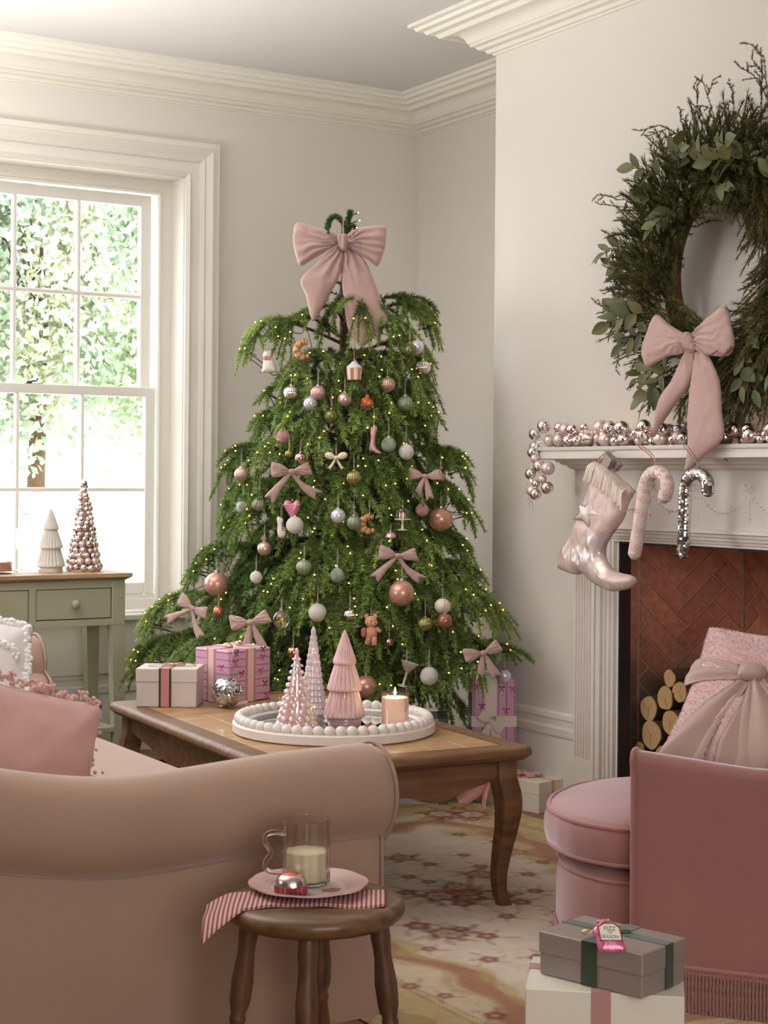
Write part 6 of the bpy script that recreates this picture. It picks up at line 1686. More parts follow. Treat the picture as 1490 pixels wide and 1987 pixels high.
# candy canes
t = thing('candy_cane', 'pink and white sequinned fabric candy cane hanging from the mantel shelf', 'candy cane', CANE_A_AT)
cp_ = [PX @ Vector((p.x, p.y, 0)) for p in smoothpath([(a, c, 0) for a, c in CANE_A], 9)]
rad = .0215
def cane(t, P, r, rows_m):
    b = [MB(), MB()]; N = len(P)
    return b
CA = glitter_mat('white_sequin_fabric', (224, 210, 198), (234, 222, 212), .5, .1, 300); CB = glitter_mat('pink_sequin_fabric', (222, 182, 180), (234, 204, 200), .5, .1, 300)
b = MB(); N = len(cp_); n = 28
b.tube([cp_[0] - (cp_[1] - cp_[0]).normalized() * .014] + cp_ + [cp_[-1] + (cp_[-1] - cp_[-2]).normalized() * .014], [rad * .45] + [rad * (1 + .02 * (i % 2)) for i in range(N)] + [rad * .45], n)
for j, f in enumerate(b.f):
    i = (j // n); k = j % n
    b.m[j] = 1 if ((i * .19 + k / n) % 1.0) < .5 else 0
b.obj('cane_body', [CA, CB], t, smooth=60)
b = MB(); g_ = random.Random(8); 
for k in range(150):
    i = g_.randrange(N - 1); c = cp_[i].lerp(cp_[i + 1], g_.random()); tg = (cp_[i + 1] - cp_[i]).normalized(); x = Vector((-1, 0, 0)); y = tg.cross(x); a = g_.uniform(-1.7, 1.7)
    d = x * cos(a) + y * sin(a); b.sphere(c + d * rad * 1.01, .0016, 5, 3)
o = b.obj('gold_beads', mat('gold_beads', (150, 124, 78), .35, .8), t); o['kind'] = 'stuff'
MB().tube(smoothpath([Vector((.02, .019, -.004)), Vector((.0, .016, .03)), Vector((-.052, .018, .064)), Vector((-.048, .014, .068)), Vector((.0, .008, .035)), Vector((.018, .012, -.004))], 5), .0016, 6).obj('hanging_loop', M['rib_peach'], t, smooth=60)
t = thing('candy_cane', 'silver mirror tiled candy cane hanging from the mantel shelf', 'candy cane', CANE_B_AT)
cp_ = [PX @ Vector((p.x, p.y, 0)) for p in smoothpath([(a, c, 0) for a, c in CANE_B], 12)]
rad = .0195
MB().tube([cp_[0] - (cp_[1] - cp_[0]).normalized() * .010] + cp_ + [cp_[-1] + (cp_[-1] - cp_[-2]).normalized() * .01], [rad * .5] + [rad * .97] * len(cp_) + [rad * .5], 20).obj('cane_core', M['grout'], t, smooth=60)
b = MB(); tot = [0]
for i in range(1, len(cp_)): tot.append(tot[-1] + (cp_[i] - cp_[i - 1]).length)
def along(s_):
    i = 0
    while i < len(cp_) - 2 and tot[i + 1] < s_: i += 1
    f_ = (s_ - tot[i]) / max(1e-9, tot[i + 1] - tot[i]); return cp_[i].lerp(cp_[i + 1], f_), (cp_[i + 1] - cp_[i]).normalized()
ts = .0052; rows = int(tot[-1] / ts); nt_ = 22
for j in range(rows):
    c0, t0 = along(j * ts + .0003); c1, t1 = along((j + 1) * ts - .0003)
    for k in range(nt_):
        a0 = 2 * pi * (k + .05) / nt_; a1 = 2 * pi * (k + .95) / nt_; q = []
        dr = g_.uniform(-.0004, .0004); dq = g_.uniform(-.0004, .0004)
        for c, tg, a, e_ in ((c0, t0, a0, dr), (c0, t0, a1, -dq), (c1, t1, a1, -dr), (c1, t1, a0, dq)):
            x = Vector((-1, 0, 0)); y = tg.cross(x); q.append(c + (x * cos(a) + y * sin(a)) * (rad + e_))
        b.add(q, [(0, 1, 2, 3)])
for e_, tg in ((cp_[0], (cp_[0] - cp_[1]).normalized()), (cp_[-1], (cp_[-1] - cp_[-2]).normalized())):
    for lvl in range(3):
        for k in range(14):
            x = Vector((-1, 0, 0)); y = tg.cross(x); qs = []
            for (l_, kk) in ((lvl, k + .05), (lvl, k + .95), (lvl + .94, k + .95), (lvl + .94, k + .05)):
                ph_ = l_ / 3 * pi / 2; a = 2 * pi * kk / 14; qs.append(e_ + (x * cos(a) + y * sin(a)) * rad * cos(ph_) + tg * rad * .7 * sin(ph_))
            b.add(qs, [(0, 1, 2, 3)])
b.obj('mirror_tiles', M['mirror'], t)['kind'] = 'stuff'
MB().tube(smoothpath([Vector((.02, .008, -.004)), Vector((.0, .006, .03)), Vector((-.045, .006, .070)), Vector((-.04, .002, .074)), Vector((.0, .0, .035)), Vector((.018, .002, -.004))], 5), .0012, 6).obj('hanging_loop', M['silver'], t, smooth=60)

# ================================================================ FOLIAGE GENERATOR
class Foliage:
    def __init__(s, seed): s.g = np.random.default_rng(seed); s.tri = []; s.col = []; s.wood = MB(); s.pts = []
    def curve(s, p0, d, L, droop, n=9):
        t = np.linspace(0, 1, n)[:, None]
        p = p0 + d * L * t + np.array([0, 0, -1.0]) * L * droop * t ** 2.2
        return p
    def shoot(s, P, nd, ln, tone, tilt=56, wid=.0019, twig=.0016, dark=0.0, start=0.0):
        """P polyline (n,3); nd needles"""
        g = s.g; n = len(P); nd = int(nd)
        if nd < 3: return
        u = (start + (1 - start) * g.random(nd)) * (n - 1.001); i = u.astype(int); f = (u - i)[:, None]
        base = P[i] * (1 - f) + P[i + 1] * f; tg = P[i + 1] - P[i]; tg /= np.linalg.norm(tg, axis=1)[:, None] + 1e-9
        r = g.normal(size=(nd, 3)); r -= tg * (r * tg).sum(1)[:, None]; r /= np.linalg.norm(r, axis=1)[:, None] + 1e-9
        r[:, 2] += .15
        a = np.radians((tilt + g.normal(0, 8, nd)) * np.where(u / (n - 1) > .9, .6, 1))[:, None]; d = tg * np.cos(a) + r * np.sin(a)
        l_ = ln * g.uniform(.75, 1.2, (nd, 1)) * np.where(u / (n - 1) > .9, .8, 1)[:, None]
        sd = np.cross(d, g.normal(size=(nd, 3))); sd /= np.linalg.norm(sd, axis=1)[:, None] + 1e-9
        s.tri.append(np.stack([base - sd * wid, base + sd * wid, base + d * l_], 1))
        c = np.array(tone)[None] * g.uniform(.72, 1.25, (nd, 1)) * (1 - dark)  # dark paints shade into the needle colour
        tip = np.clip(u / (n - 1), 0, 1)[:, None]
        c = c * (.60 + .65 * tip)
        s.col.append(c)
        if twig: s.wood.tube([tuple(q) for q in P[::2]], [twig] * len(P[::2]), 4, cap=False)
        s.pts.append(P[len(P) // 2])
    def build(s, name, parent, m, cull=None, woodname='twigs', woodmat=None, origin=(0, 0, 0)):
        T = np.concatenate(s.tri); C = np.concatenate(s.col)
        if cull is not None:
            k = cull(T[:, 0]) ; T = T[k]; C = C[k]
        V = (T - np.array(origin)).reshape(-1, 3)
        o = fan_mesh(name, V, 3, np.repeat(C, 3, 0), m, parent)
        return o

# ================================================================ CHRISTMAS TREE
AX = Vector((3.1225, 5.4164, 0)); TZ = 6.25
t_tree = thing('christmas_tree', 'decorated green fir tree with drooping branch tips in the alcove corner', 'tree', AX)
b = MB(); tp = [(0, 0, 0), (.004, 0, .5), (-.004, .004, 1.0), (.003, 0, 1.5), (0, .003, 1.85), (.004, 0, 2.1), (.01, 0, 2.19)]
b.tube(smoothpath(tp, 4), [.040 * (1 - .93 * (i / 24) ** .9) + .002 for i in range(25)], 12)
b.obj('trunk', M['bark'], t_tree, smooth=60)
HR = ([.15, .29, .45, .57, .70, .84, .96, 1.12, 1.24, 1.34, 1.48, 1.6, 1.70, 1.80], [.42, .55, .66, .68, .60, .52, .46, .44, .44, .37, .34, .34, .36, .26])
def allowed(x, y, z):
    if y > 6.52 or x > 4.12: return False
    if x > 3.61 and y < 5.22: return False
    if z < .62 and x < 2.80 and y < 5.12: return False        # keep clear of the coffee table top and its presents
    if z < .50 and y < 5.02 and x < 2.86: return False
    if z < .50 and 3.30 < x and y < 5.30: return False         # keep clear of the presents by the wall
    if z < .36 and y < 5.35 and x > 3.0: return False
    return True
ax = np.array(AX); g = np.random.default_rng(12)
OC = np.array([o[1] for o in ORN]); OR = np.array([o[2] for o in ORN]); cfn = np.array(CF)
BC = np.array([q[0] for q in BOWS]); BRr = np.array([.05 * q[1] / .8 for q in BOWS])
OC = np.concatenate([OC, BC]); OR = np.concatenate([OR, BRr])
def cull(p):
    keep = np.ones(len(p), bool)
    for c, r in zip(OC, OR):
        d = p - c; f = d @ cfn; lat = np.sqrt(np.maximum((d * d).sum(1) - f * f, 0))
        keep &= ~((lat < r * .93) & (f < r * .9) & (f > -.30))
        keep &= ~((d * d).sum(1) < (r * .98) ** 2)
    return keep
TONES = [lin((124, 150, 72)), lin((138, 162, 84)), lin((110, 138, 68)), lin((152, 174, 100)), lin((128, 154, 76))]
ALLP = []
def grow_branch(p0, tip, seed, thick=.007, fine=1.0, rise=.11):
    """an arching branch from the trunk to its drooping tip, with side shoots that hang over"""
    F = Foliage(seed); gg = F.g
    p0 = np.array(p0); tip = np.array(tip); L = np.linalg.norm(tip - p0); hor = tip - p0; hor[2] = 0; hl_ = np.linalg.norm(hor) + 1e-6; h = hor / hl_
    c1 = p0 + hor * .42 + np.array([0, 0, rise * L]); c2 = tip - hor * .16 + np.array([0, 0, .24 * L * min(1, .3 / max(L, .1)) + .05])
    tt = np.linspace(0, 1, 24)[:, None]
    P = (1 - tt) ** 3 * p0 + 3 * (1 - tt) ** 2 * tt * c1 + 3 * (1 - tt) * tt ** 2 * c2 + tt ** 3 * tip
    F.wood.tube([tuple(q - ax) for q in P[::2]], [thick * (1 - .72 * i / 12) for i in range(12)], 6)
    side = np.cross(h, [0, 0, 1.0])
    tone = np.array(TONES[gg.integers(0, len(TONES))]) * gg.uniform(.85, 1.15)
    seg = L * 1.1
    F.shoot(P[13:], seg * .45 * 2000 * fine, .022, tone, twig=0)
    F.shoot(P[5:14], seg * .35 * 500, .016, tone, twig=0, dark=.5)  # needles near the trunk darkened to paint in the inner shade
    n = max(5, int(seg / .040))
    for k in range(n):
        s_ = .36 + .62 * (k + gg.uniform(0, .6)) / n; s_ = min(s_, .985)
        i = int(s_ * 23); q = P[i]; tg = P[min(23, i + 1)] - P[max(0, i - 1)]; tg /= np.linalg.norm(tg)
        sd = 1 if k % 2 else -1
        ang = gg.uniform(.65, 1.1) * (1 if s_ < .85 else .6)
        d = tg * cos(ang) + side * sd * sin(ang) + np.array([0, 0, gg.uniform(-.05, .35)]); d /= np.linalg.norm(d)
        ls = (.10 + .07 * (1 - abs(s_ - .6) * 1.6)) * gg.uniform(.85, 1.25) * min(1, .55 + hl_)
        S = F.curve(q, d, ls, gg.uniform(.40, .95), 9)
        if not allowed(*S[-1]) : continue
        F.shoot(S, ls * 2000 * fine, .0205, tone * gg.uniform(.62, 1.4), dark=.6 if s_ < .5 else 0, wid=.0018)  # inner side shoots carry painted shade too
        if ls > .12 and gg.random() < .55:
            for s2 in (-1, 1):
                j = 4; tg2 = S[5] - S[3]; tg2 /= np.linalg.norm(tg2); sd2 = np.cross(tg2, [0, 0, 1.0]); d2 = tg2 * .6 + sd2 * s2 * .7; l2 = ls * .5
                F.shoot(F.curve(S[j], d2, l2, .6, 7), l2 * 2300 * fine, .020, tone * gg.uniform(.9, 1.25), twig=.0012)
    # hanging fingers at the very end
    for k in range(3):
        tg = P[-1] - P[-4]; tg /= np.linalg.norm(tg); d = tg * .9 + side * gg.uniform(-.8, .8) + np.array([0, 0, gg.uniform(-.1, .4)]); d /= np.linalg.norm(d); ls = gg.uniform(.07, .12)
        S = F.curve(P[-3], d, ls, .8, 9)
        if allowed(*S[-1]): F.shoot(S, ls * 2300 * fine, .022, tone * 1.15)
    wv = F.wood.v
    br = MB(); nb = 12 * 6
    br.v = [wv[i] if i < nb else tuple(np.array(wv[i]) - ax) for i in range(len(wv))]; br.f = F.wood.f; br.m = F.wood.m
    bo = br.obj('branch', M['twig'], t_tree, smooth=60, fix=False)
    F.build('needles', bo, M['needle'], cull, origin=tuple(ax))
    ALLP.extend(F.pts)
seed = 100
for k, tp_ in enumerate(TIPS):
    tp_ = np.array(tp_); hgt = tp_[2]
    p0 = ax + np.array([0, 0, max(.12, hgt - (.02 if hgt > 1.5 else .06))])
    grow_branch(p0, tp_, seed, rise=.18 if hgt > 1.5 else .12); seed += 1
zs_ = [.20, .29, .37, .45, .53, .61, .69, .77, .85, .93, 1.01, 1.09, 1.17, 1.25, 1.33, 1.41, 1.49, 1.57, 1.65]
for w_, h in enumerate(zs_):
    nb = 9 if h < 1.0 else 8
    off = g.uniform(0, 6.28)
    for k in range(nb):
        a = off + 2 * pi * (k + g.uniform(-.25, .25)) / nb
        if sin(a - pi / 2 + HEAD) > .62 and k % 2: continue           # thinner at the side turned to the corner
        R_ = np.interp(h, *HR) * g.uniform(.66, .95)
        for _ in range(6):
            tip = ax + np.array([cos(a) * R_, sin(a) * R_, h - .05 - .10 * R_ * g.uniform(.3, 1.0)])
            if allowed(*tip) and allowed(*(tip + np.array([cos(a), sin(a), 0]) * .05)): break
            R_ *= .86
        if R_ < .14: continue
        grow_branch(ax + np.array([0, 0, h - .02]), tip, seed, thick=.006); seed += 1
# leader: a few short sparse twigs and the curled tuft on top
F = Foliage(777)
lead = np.array([(AX.x + .004, AX.y, z) for z in np.linspace(1.78, 2.14, 12)]); F.shoot(lead, 110, .022, lin((70, 90, 50)), tilt=35, twig=0, wid=.0009)
cu_ = np.array(CR)
def bez(*p):
    t = np.linspace(0, 1, 14)[:, None]; p = [np.array(q) for q in p]
    return (1 - t) ** 3 * p[0] + 3 * (1 - t) ** 2 * t * p[1] + 3 * (1 - t) * t ** 2 * p[2] + t ** 3 * p[3]
topc = ax + np.array([.008, 0, 0]); U3 = np.array([0, 0, 1.0])
dk = lin((70, 98, 50))
F.shoot(bez(topc + U3 * 2.10, topc + U3 * 2.16, topc + U3 * 2.20 + cu_ * .012, topc + U3 * 2.205 + cu_ * .012), 700, .020, dk, tilt=46)
F.shoot(bez(topc + U3 * 2.145, topc + U3 * 2.215 - cu_ * .03, topc + U3 * 2.20 - cu_ * .085, topc + U3 * 2.115 - cu_ * .078), 620, .017, dk, tilt=48)
F.shoot(bez(topc + U3 * 2.13 - cfn * .02, topc + U3 * 2.17 - cu_ * .02 - cfn * .2, topc + U3 * 2.165 - cu_ * .06 - cfn * .30, topc + U3 * 2.085 - cu_ * .060 - cfn * .30), 600, .017, dk, tilt=48)
F.shoot(bez(topc + U3 * 2.12, topc + U3 * 2.17 + cu_ * .02, topc + U3 * 2.16 + cu_ * .035, topc + U3 * 2.115 + cu_ * .035), 480, .016, dk, tilt=48)
for z, sx in ((1.86, -1), (1.90, -.6), (1.83, .8)):
    F.shoot(bez(topc + U3 * z, topc + U3 * (z + .06) + cu_ * .05 * sx, topc + U3 * (z + .05) + cu_ * .10 * sx, topc + U3 * (z - .04) + cu_ * .12 * sx), 170, .015, dk)
br = MB(); br.v = [tuple(np.array(q) - ax) for q in F.wood.v]; br.f = F.wood.f; br.m = F.wood.m
bo = br.obj('leader_twigs', M['twig'], t_tree, fix=False); F.build('needles', bo, M['needle'], None, origin=tuple(ax))

# ---------------------------------------------------------------- fairy lights on the tree
t = thing('fairy_light_string', 'dark cable with warm white fairy lights wound round the christmas tree', 'lights', AX + Vector((0, 0, 1)))
lo = Vector(t.location)
A = np.array(ALLP); rel = A - ax; az = np.arctan2(rel[:, 1], rel[:, 0]); ra = np.hypot(rel[:, 0], rel[:, 1])
camside = -(rel @ cfn); ok = (camside > -.15) & (A[:, 2] > .28)
A = A[ok]; az = az[ok]; ra = ra[ok]
NB = 285; used = np.zeros(len(A), bool); seq = []
a_cam = atan2(-CF.y, -CF.x)
for k in range(NB):
    s_ = k / NB; h = 1.80 - 1.45 * s_ ** .82; ph = (k * .118) % 2; sw = (ph if ph < 1 else 2 - ph) * 2 - 1
    aa = a_cam + sw * 1.75
    d = ((np.angle(np.exp(1j * (az - aa)))) * .35) ** 2 + (A[:, 2] - h) ** 2 + used * 9 - ra * .06
    j = int(np.argmin(d)); used[j] = True; o_ = rel[ok][j] if False else A[j] - ax; o_[2] = 0; q = A[j] + o_ / (np.linalg.norm(o_) + 1e-6) * .006 + np.array([0, 0, .008]); seq.append(Vector(q))
bm_b = MB().sphere((0, 0, 0), .0024, 8, 6).obj('bulb', M['bulb'], t)
for k, q in enumerate(seq):
    o = bm_b if k == 0 else put(bm_b.copy(), t); o.location = q - lo
for k, (x, z) in enumerate(((.050, 2.205), (.056, 2.175), (.045, 2.148))):
    o = put(bm_b.copy(), t); o.location = AX + CR * x + UP * z - lo
b = MB()
left = [q - lo for q in seq]; chain = [left.pop(0)]
while left:
    j = min(range(len(left)), key=lambda i: (left[i] - chain[-1]).length); q = left.pop(j); p = chain[-1]
    m_ = (p + q) / 2; m_ = Vector((m_.x * .86, m_.y * .86, m_.z - .02 - .1 * (q - p).length)); chain += [m_, q]
b.tube(smoothpath([v * 1 - UP * .004 for v in chain], 3), .0017, 4)
for k in range(2): MB().tube([AX + CR * .012 + UP * (2.19 - .03 * k) - lo, AX + CR * .048 + UP * (2.203 - .03 * k) - lo], .002, 5).obj('bulb_stalk', M['cable'], t)
b.obj('cable', M['cable'], t, smooth=60); b = MB()
b.tube([AX - CR * .03 + UP * 1.80 - lo, AX - CR * .012 + UP * 1.95 - lo, AX - CR * .014 + UP * 2.05 - lo, AX - CR * .01 + UP * 2.18 - lo, AX + CR * .012 + UP * 2.19 - lo], .0018, 5)
b.obj('leader_cable', M['cable'], t, smooth=60)

# ================================================================ TREE ORNAMENTS
O = {}
def om(k, f):
    if k not in O: O[k] = f()
    return O[k]
OM = {
 'green_matte': mat('olive_satin_glass', (122, 124, 78), .3, .75), 'champ_matte': mat('champagne_satin_glass', (206, 182, 168), .32, .7), 'rose_matte': mat('rose_satin_glass', (190, 142, 130), .35, .5), 'copper_matte': mat('copper_satin_glass', (196, 126, 100), .32, .7),
 'pink_shine': mat('pink_mirror_ball', (220, 176, 172), .08, 1.0), 'copper_shine': mat('copper_mirror_ball', (214, 160, 140), .08, 1.0), 'gold_green': mat('gold_green_glass', (150, 142, 72), .25, .8),
 'pink_glitter': glitter_mat('pink_glitter', (196, 136, 136), (222, 170, 170)), 'mint_glitter': glitter_mat('mint_glitter', (150, 164, 142), (182, 192, 172)), 'white_glitter': glitter_mat('white_glitter', (226, 218, 208), (246, 242, 236), .4, .1), 'mint_iris': iris_mat('mint_iris', (170, 190, 176), .25, .5, 260), 'iris': iris_mat('iris_sequins', (222, 222, 228), .2, .4, 200),
 'pink_rib': mat('pink_satin_ribbed', (218, 178, 172), .3, .6), 'champ_rib': mat('champagne_ribbed', (206, 172, 150), .3, .65), 'sage_rib': mat('sage_ribbed', (150, 160, 132), .35, .45), 'gold_rib': mat('olive_gold_ribbed', (158, 152, 98), .28, .75), 'pink_ribshine': BR, 'white_rib': mat('ivory_ribbed', (228, 218, 204), .35, .15)}
def swirlmat(nm, c1, c2):
    m = mat(nm, c1, .3, .45, color2=c2, nscale=1.6, stretch=(1.2, 1.2, 9)); return m
OM['swirl'] = swirlmat('pink_gold_swirl', (214, 162, 158), (196, 148, 116)); OM['brown_swirl'] = swirlmat('brown_pink_swirl', (190, 130, 112), (140, 88, 64))
UB = ball_mesh('plain_ball', None) if False else None
def unit_ball(key):
    ribs = 22 if 'rib' in key else 0
    b = MB(); b.lathe([(sin(pi * i / 18) if 0 < i < 18 else 0, -cos(pi * i / 18)) for i in range(19)], 88 if ribs else 36, rib=(lambda a, i: 1 + .09 * (abs(sin(a * ribs / 2)) - .6)) if ribs else None)
    o = b.obj('ball', OM[key], None, smooth=180); me = o.data; bpy.data.objects.remove(o); return me
cap_o = MB().lathe([(.24, .95), (.24, 1.10), (.20, 1.14), (0, 1.15)], 16).tube(smoothpath([(.0, 0, 1.14), (.09, 0, 1.22), (0, 0, 1.31), (-.09, 0, 1.22)], 4, True), .02, 5, closed=True).obj('cap', M['silver'], None, smooth=40); CAPS = cap_o.data; bpy.data.objects.remove(cap_o)
cap_g = CAPS.copy(); cap_g.materials.clear(); cap_g.materials.append(M['gold'])
CAMROT = (0, 0, -HEAD)
FPm = frame((0, 0, 0), (1, 0, 0), (0, 0, 1))
def string(t, z0, ln, m=None, sp=.002):
    MB().tube([(-sp * .2, .003, z0), (-sp, .004, z0 + ln * .5), (0, .01, z0 + ln), (sp, .004, z0 + ln * .5), (sp * .2, .003, z0)], .0006, 4).obj('hanging_thread', m or M['thread'], t)
def pad(t, poly, th, name, m, z=0, step=None, sub=3, seed=None):
    st = step or (max(max(p[0] for p in poly) - min(p[0] for p in poly), .01) / 16)
    vs, fs = inflate(poly, th, st, sub); return MB().add(vs, fs, FPm @ Matrix.Translation((0, 0, z))).obj(name, m, t, smooth=180)
LBL = ['small white dog ornament with pink bow tie hanging at the upper left of the tree', 'croissant ornament below the top left branch tip, the higher of the two croissants', 'olive satin bauble half behind the iridescent one at the upper right of the tree', 'iridescent sequin bauble at the upper right branch tip', 'shiny pink ribbed bauble hanging free of the branches at the upper right', 'striped cupcake ornament with white icing near the top of the trunk',
 'champagne ribbed bauble to the right of the striped cupcake ornament', 'shiny pink ribbed bauble at the upper left, left of the satin ribbed pink one', 'pink satin ribbed bauble directly above the mint sequin bauble', 'mint sequin bauble below the pink ribbed satin one at upper left', 'champagne satin bauble in front of the trunk under the cupcake ornament', 'orange glitter perfume bottle ornament with blue stopper',
 'sage green ribbed bauble at the right, below the champagne ribbed one', 'olive satin bauble left of the bare trunk', 'dusty pink glitter bauble at the left above the ribbon bow', 'pink glitter cowboy boot ornament right of the trunk', 'mint glitter bauble beside the pink boot ornament', 'white glitter bauble on the right below the hanging fir fingers',
 'ivory glitter bow ornament in the middle of the tree', 'small mirrored pink bauble above the left ribbon bow', 'small gold green bauble half hidden left of the mirrored pink one', 'pink ribbed bauble at the far left edge below the drooping branch', 'olive gold ribbed bauble under the ivory bow ornament', 'rose satin bauble peeping out behind the right ribbon bow',
 'sage glitter bauble at the far left of the middle tier', 'sage ribbed bauble beside the sage glitter one at the left', 'pink glass heart ornament with silver trim below the left ribbon bow', 'large white glitter bauble touching the pink heart ornament', 'white trainer shoe ornament with dark laces at the left', 'iridescent sequin bauble in front of the lower trunk',
 'pale sage ribbed bauble next to the lower croissant ornament', 'croissant ornament in the middle of the tree, the lower of the two croissants', 'glass dome cake stand ornament with a pink cake at the right', 'dusty pink glitter bauble beside the big satin swirl bauble on the right', 'large pink and gold swirl bauble at the right edge of the tree', 'small pink ribbed mushroom ornament right of the lower croissant',
 'champagne satin bauble at the left below the trainer ornament', 'sage ribbed bauble in the dark gap left of centre', 'sage glitter bauble under fir fingers left of centre', 'large pink and gold swirl bauble under the lower right ribbon bow', 'white bauble mostly covered by needles at the lower left', 'white glitter bauble with white cap at the lower middle of the tree',
 'shiny pink ribbed bauble just left of the toy bear', 'peach plush bear ornament hanging at the bottom middle of the tree', 'ivory ribbed bauble at the lower right above the brown swirl one', 'olive gold ribbed bauble at the lower right', 'brown and pink swirl bauble at the lower right', 'clear glass bauble with golden starburst inside at the lower left',
 'copper mirrored bauble just behind the top of the pink glass tree', 'small mirrored pink bauble under the toy bear', 'beaded martini glass ornament at the bottom right of the tree', 'white glitter bauble beside the martini glass ornament', 'large pink swirl bauble behind the coffee table next to the ceramic tree', 'large pink and gold swirl bauble at the left by the window architrave',
 'copper satin bauble in the shade of the lower left branches', 'iridescent sequin bauble above the tall wrapped present', 'tiny pink shell ornament at the right near the alcove edge']
WHG = OM['white_glitter']; CRO = mat('croissant_crust', (222, 178, 130), .4, color2=(196, 140, 92), nscale=60); DRZ = mat('gold_glaze', (150, 104, 56), .3, .5)
for (kind, p, r), lb in zip(ORN, LBL):
    t = thing('bauble' if kind in OM else kind if kind not in ('bottle', 'boot', 'bear', 'heart', 'mushroom', 'shell') else {'bottle': 'perfume_bottle_ornament', 'boot': 'cowboy_boot_ornament', 'bear': 'plush_bear', 'heart': 'heart_ornament', 'mushroom': 'mushroom_ornament', 'shell': 'shell_ornament'}[kind], lb, 'bauble' if kind in OM else 'ornament', p, CAMROT, 'ornaments on the christmas tree')
    if kind in OM:
        me = om('b_' + kind, lambda: unit_ball(kind)); o = bpy.data.objects.new('ball', me); put(o, t); o.scale = (r, r, r); o.rotation_euler = (rr.uniform(-.12, .12), rr.uniform(-.12, .12), rr.uniform(0, 6))
        o = bpy.data.objects.new('cap', cap_g if 'gold' in kind or 'green' in kind or 'champ' in kind else CAPS); put(o, t); o.scale = (r, r, r) if r < .03 else (r * .75, r * .75, r)
        string(t, r * 1.25, .05 + .02 * rr.random())
    elif kind == 'croissant':
        b = MB(); R_ = r * .70
        for k in range(7):
            a = radians(70 + 38 * k); s_ = r * (.17 + .24 * sin(pi * (k + .5) / 7))
            b.sphere((R_ * cos(a), 0, R_ * sin(a)), s_, 14, 9, (.85, .9, 1.0) if k in (0, 6) else (1, .9, 1))
        b.obj('pastry', CRO, t, smooth=180)
        b = MB()
        for k in range(6):
            a = radians(70 + 41 * k); b.tube(smoothpath([(R_ * q * cos(a), -r * (.5 - .7 * (q - 1) ** 2) , R_ * q * sin(a)) for q in (.55, .8, 1.05, 1.3, 1.5)], 3), .0014, 5)
        b.obj('glaze_lines', DRZ, t, smooth=60); MB().lathe([(.004, r * .95), (.004, r * 1.12), (0, r * 1.14)], 10).obj('cap', M['gold'], t); string(t, r * 1.1, .05)
    elif kind == 'white_dog':
        DW = mat('white_dog_glass', (232, 224, 208), .4, bump=.5, bscale=200)
        pad(t, [(x * r, y * r) for x, y in [(-.42, .35), (.20, .40), (.56, .05), (.74, -.45), (.82, -.95), (.40, -1.08), (-.68, -1.08), (-.86, -.95), (-.64, -.85), (-.55, -.4), (-.52, .0)]], r * .46, 'dog_body', DW)
        b = MB(); b.sphere((-.12 * r, 0, .62 * r), .46 * r, 16, 12, (1, .9, .9)); b.sphere((-.30 * r, -.28 * r, .52 * r), .22 * r, 12, 8, (1.1, 1.1, .8))
        for sx in (-.38, .16): b.lathe([(.13 * r, 0), (.09 * r, .16 * r), (0, .34 * r)], 10, Matrix.Translation((sx * r, .02 * r, .86 * r)))
        b.obj('dog_head', DW, t, smooth=180)
        b = MB(); b.sphere((-.40 * r, -.40 * r, .56 * r), .055 * r, 8, 6); b.sphere((-.28 * r, -.32 * r, .72 * r), .04 * r, 8, 6); b.sphere((-.02 * r, -.35 * r, .74 * r), .04 * r, 8, 6); b.obj('nose_and_eyes', M['grout'], t, smooth=180)
        b = MB(); [b.sphere((sx * r, -.36 * r, .22 * r), .16 * r, 10, 6, (1.2, .5, .7)) for sx in (-.28, .06)]; b.obj('bow_tie', mat('hot_pink_enamel', (214, 110, 150), .4), t, smooth=180); string(t, r, .05)
    elif kind == 'cupcake':
        m1, m2 = mat('cup_stripe_coral', (214, 138, 112), .35), mat('cup_stripe_white', (236, 226, 214), .35)
        b = MB(); b.lathe([(0, -1.02 * r), (.62 * r, -1.02 * r), (.66 * r, -1.0 * r), (.74 * r, -.3 * r), (.76 * r, .12 * r), (.72 * r, .16 * r)], 48)
        for j in range(len(b.f)): b.m[j] = ((j % 48) // 4) % 2
        b.obj('striped_cup', [m1, m2], t, smooth=40)
        MB().lathe([(.76 * r, .10 * r), (.74 * r, .2 * r), (.62 * r, .36 * r), (.46 * r, .48 * r), (.30 * r, .66 * r), (.12 * r, .80 * r), (0, .84 * r)], 40, rib=lambda a, i: 1 + .05 * sin(a * 9 + i * 2)).obj('icing', mat('white_icing', (234, 228, 226), .5), t, smooth=180)
        b = MB(); [b.sphere((.1 * r * sin(k), -.1 * r, (.72 + .07 * k) * r), .09 * r, 8, 6) for k in range(4)]; b.obj('lilac_topping', mat('lilac_icing', (196, 170, 196), .4), t, smooth=180)
        b = MB(); [b.sphere((-.22 * r, -.74 * r + .02 * r * k, (.0 - .22 * k) * r), .055 * r, 8, 6) for k in range(5)]; b.obj('green_beads', mat('green_bead', (120, 120, 70), .3, .6), t, smooth=180); string(t, r, .11, M['gold'])
    elif kind == 'bottle':
        og = glitter_mat('orange_glitter_glass', (186, 76, 44), (236, 130, 84), .25, .3)
        pad(t, [(x * r, y * r) for x, y in [(-.16, .55), (.16, .55), (.20, .25), (.48, -.05), (.52, -.45), (.30, -.62), (-.30, -.62), (-.52, -.45), (-.46, -.05), (-.20, .25)]], r * .30, 'flask', og)
        MB().lathe([(.15 * r, .50 * r), (.17 * r, .55 * r), (.17 * r, .82 * r), (.12 * r, .88 * r), (0, .9 * r)], 16).obj('stopper', mat('navy_glass', (40, 48, 90), .2), t, smooth=40)
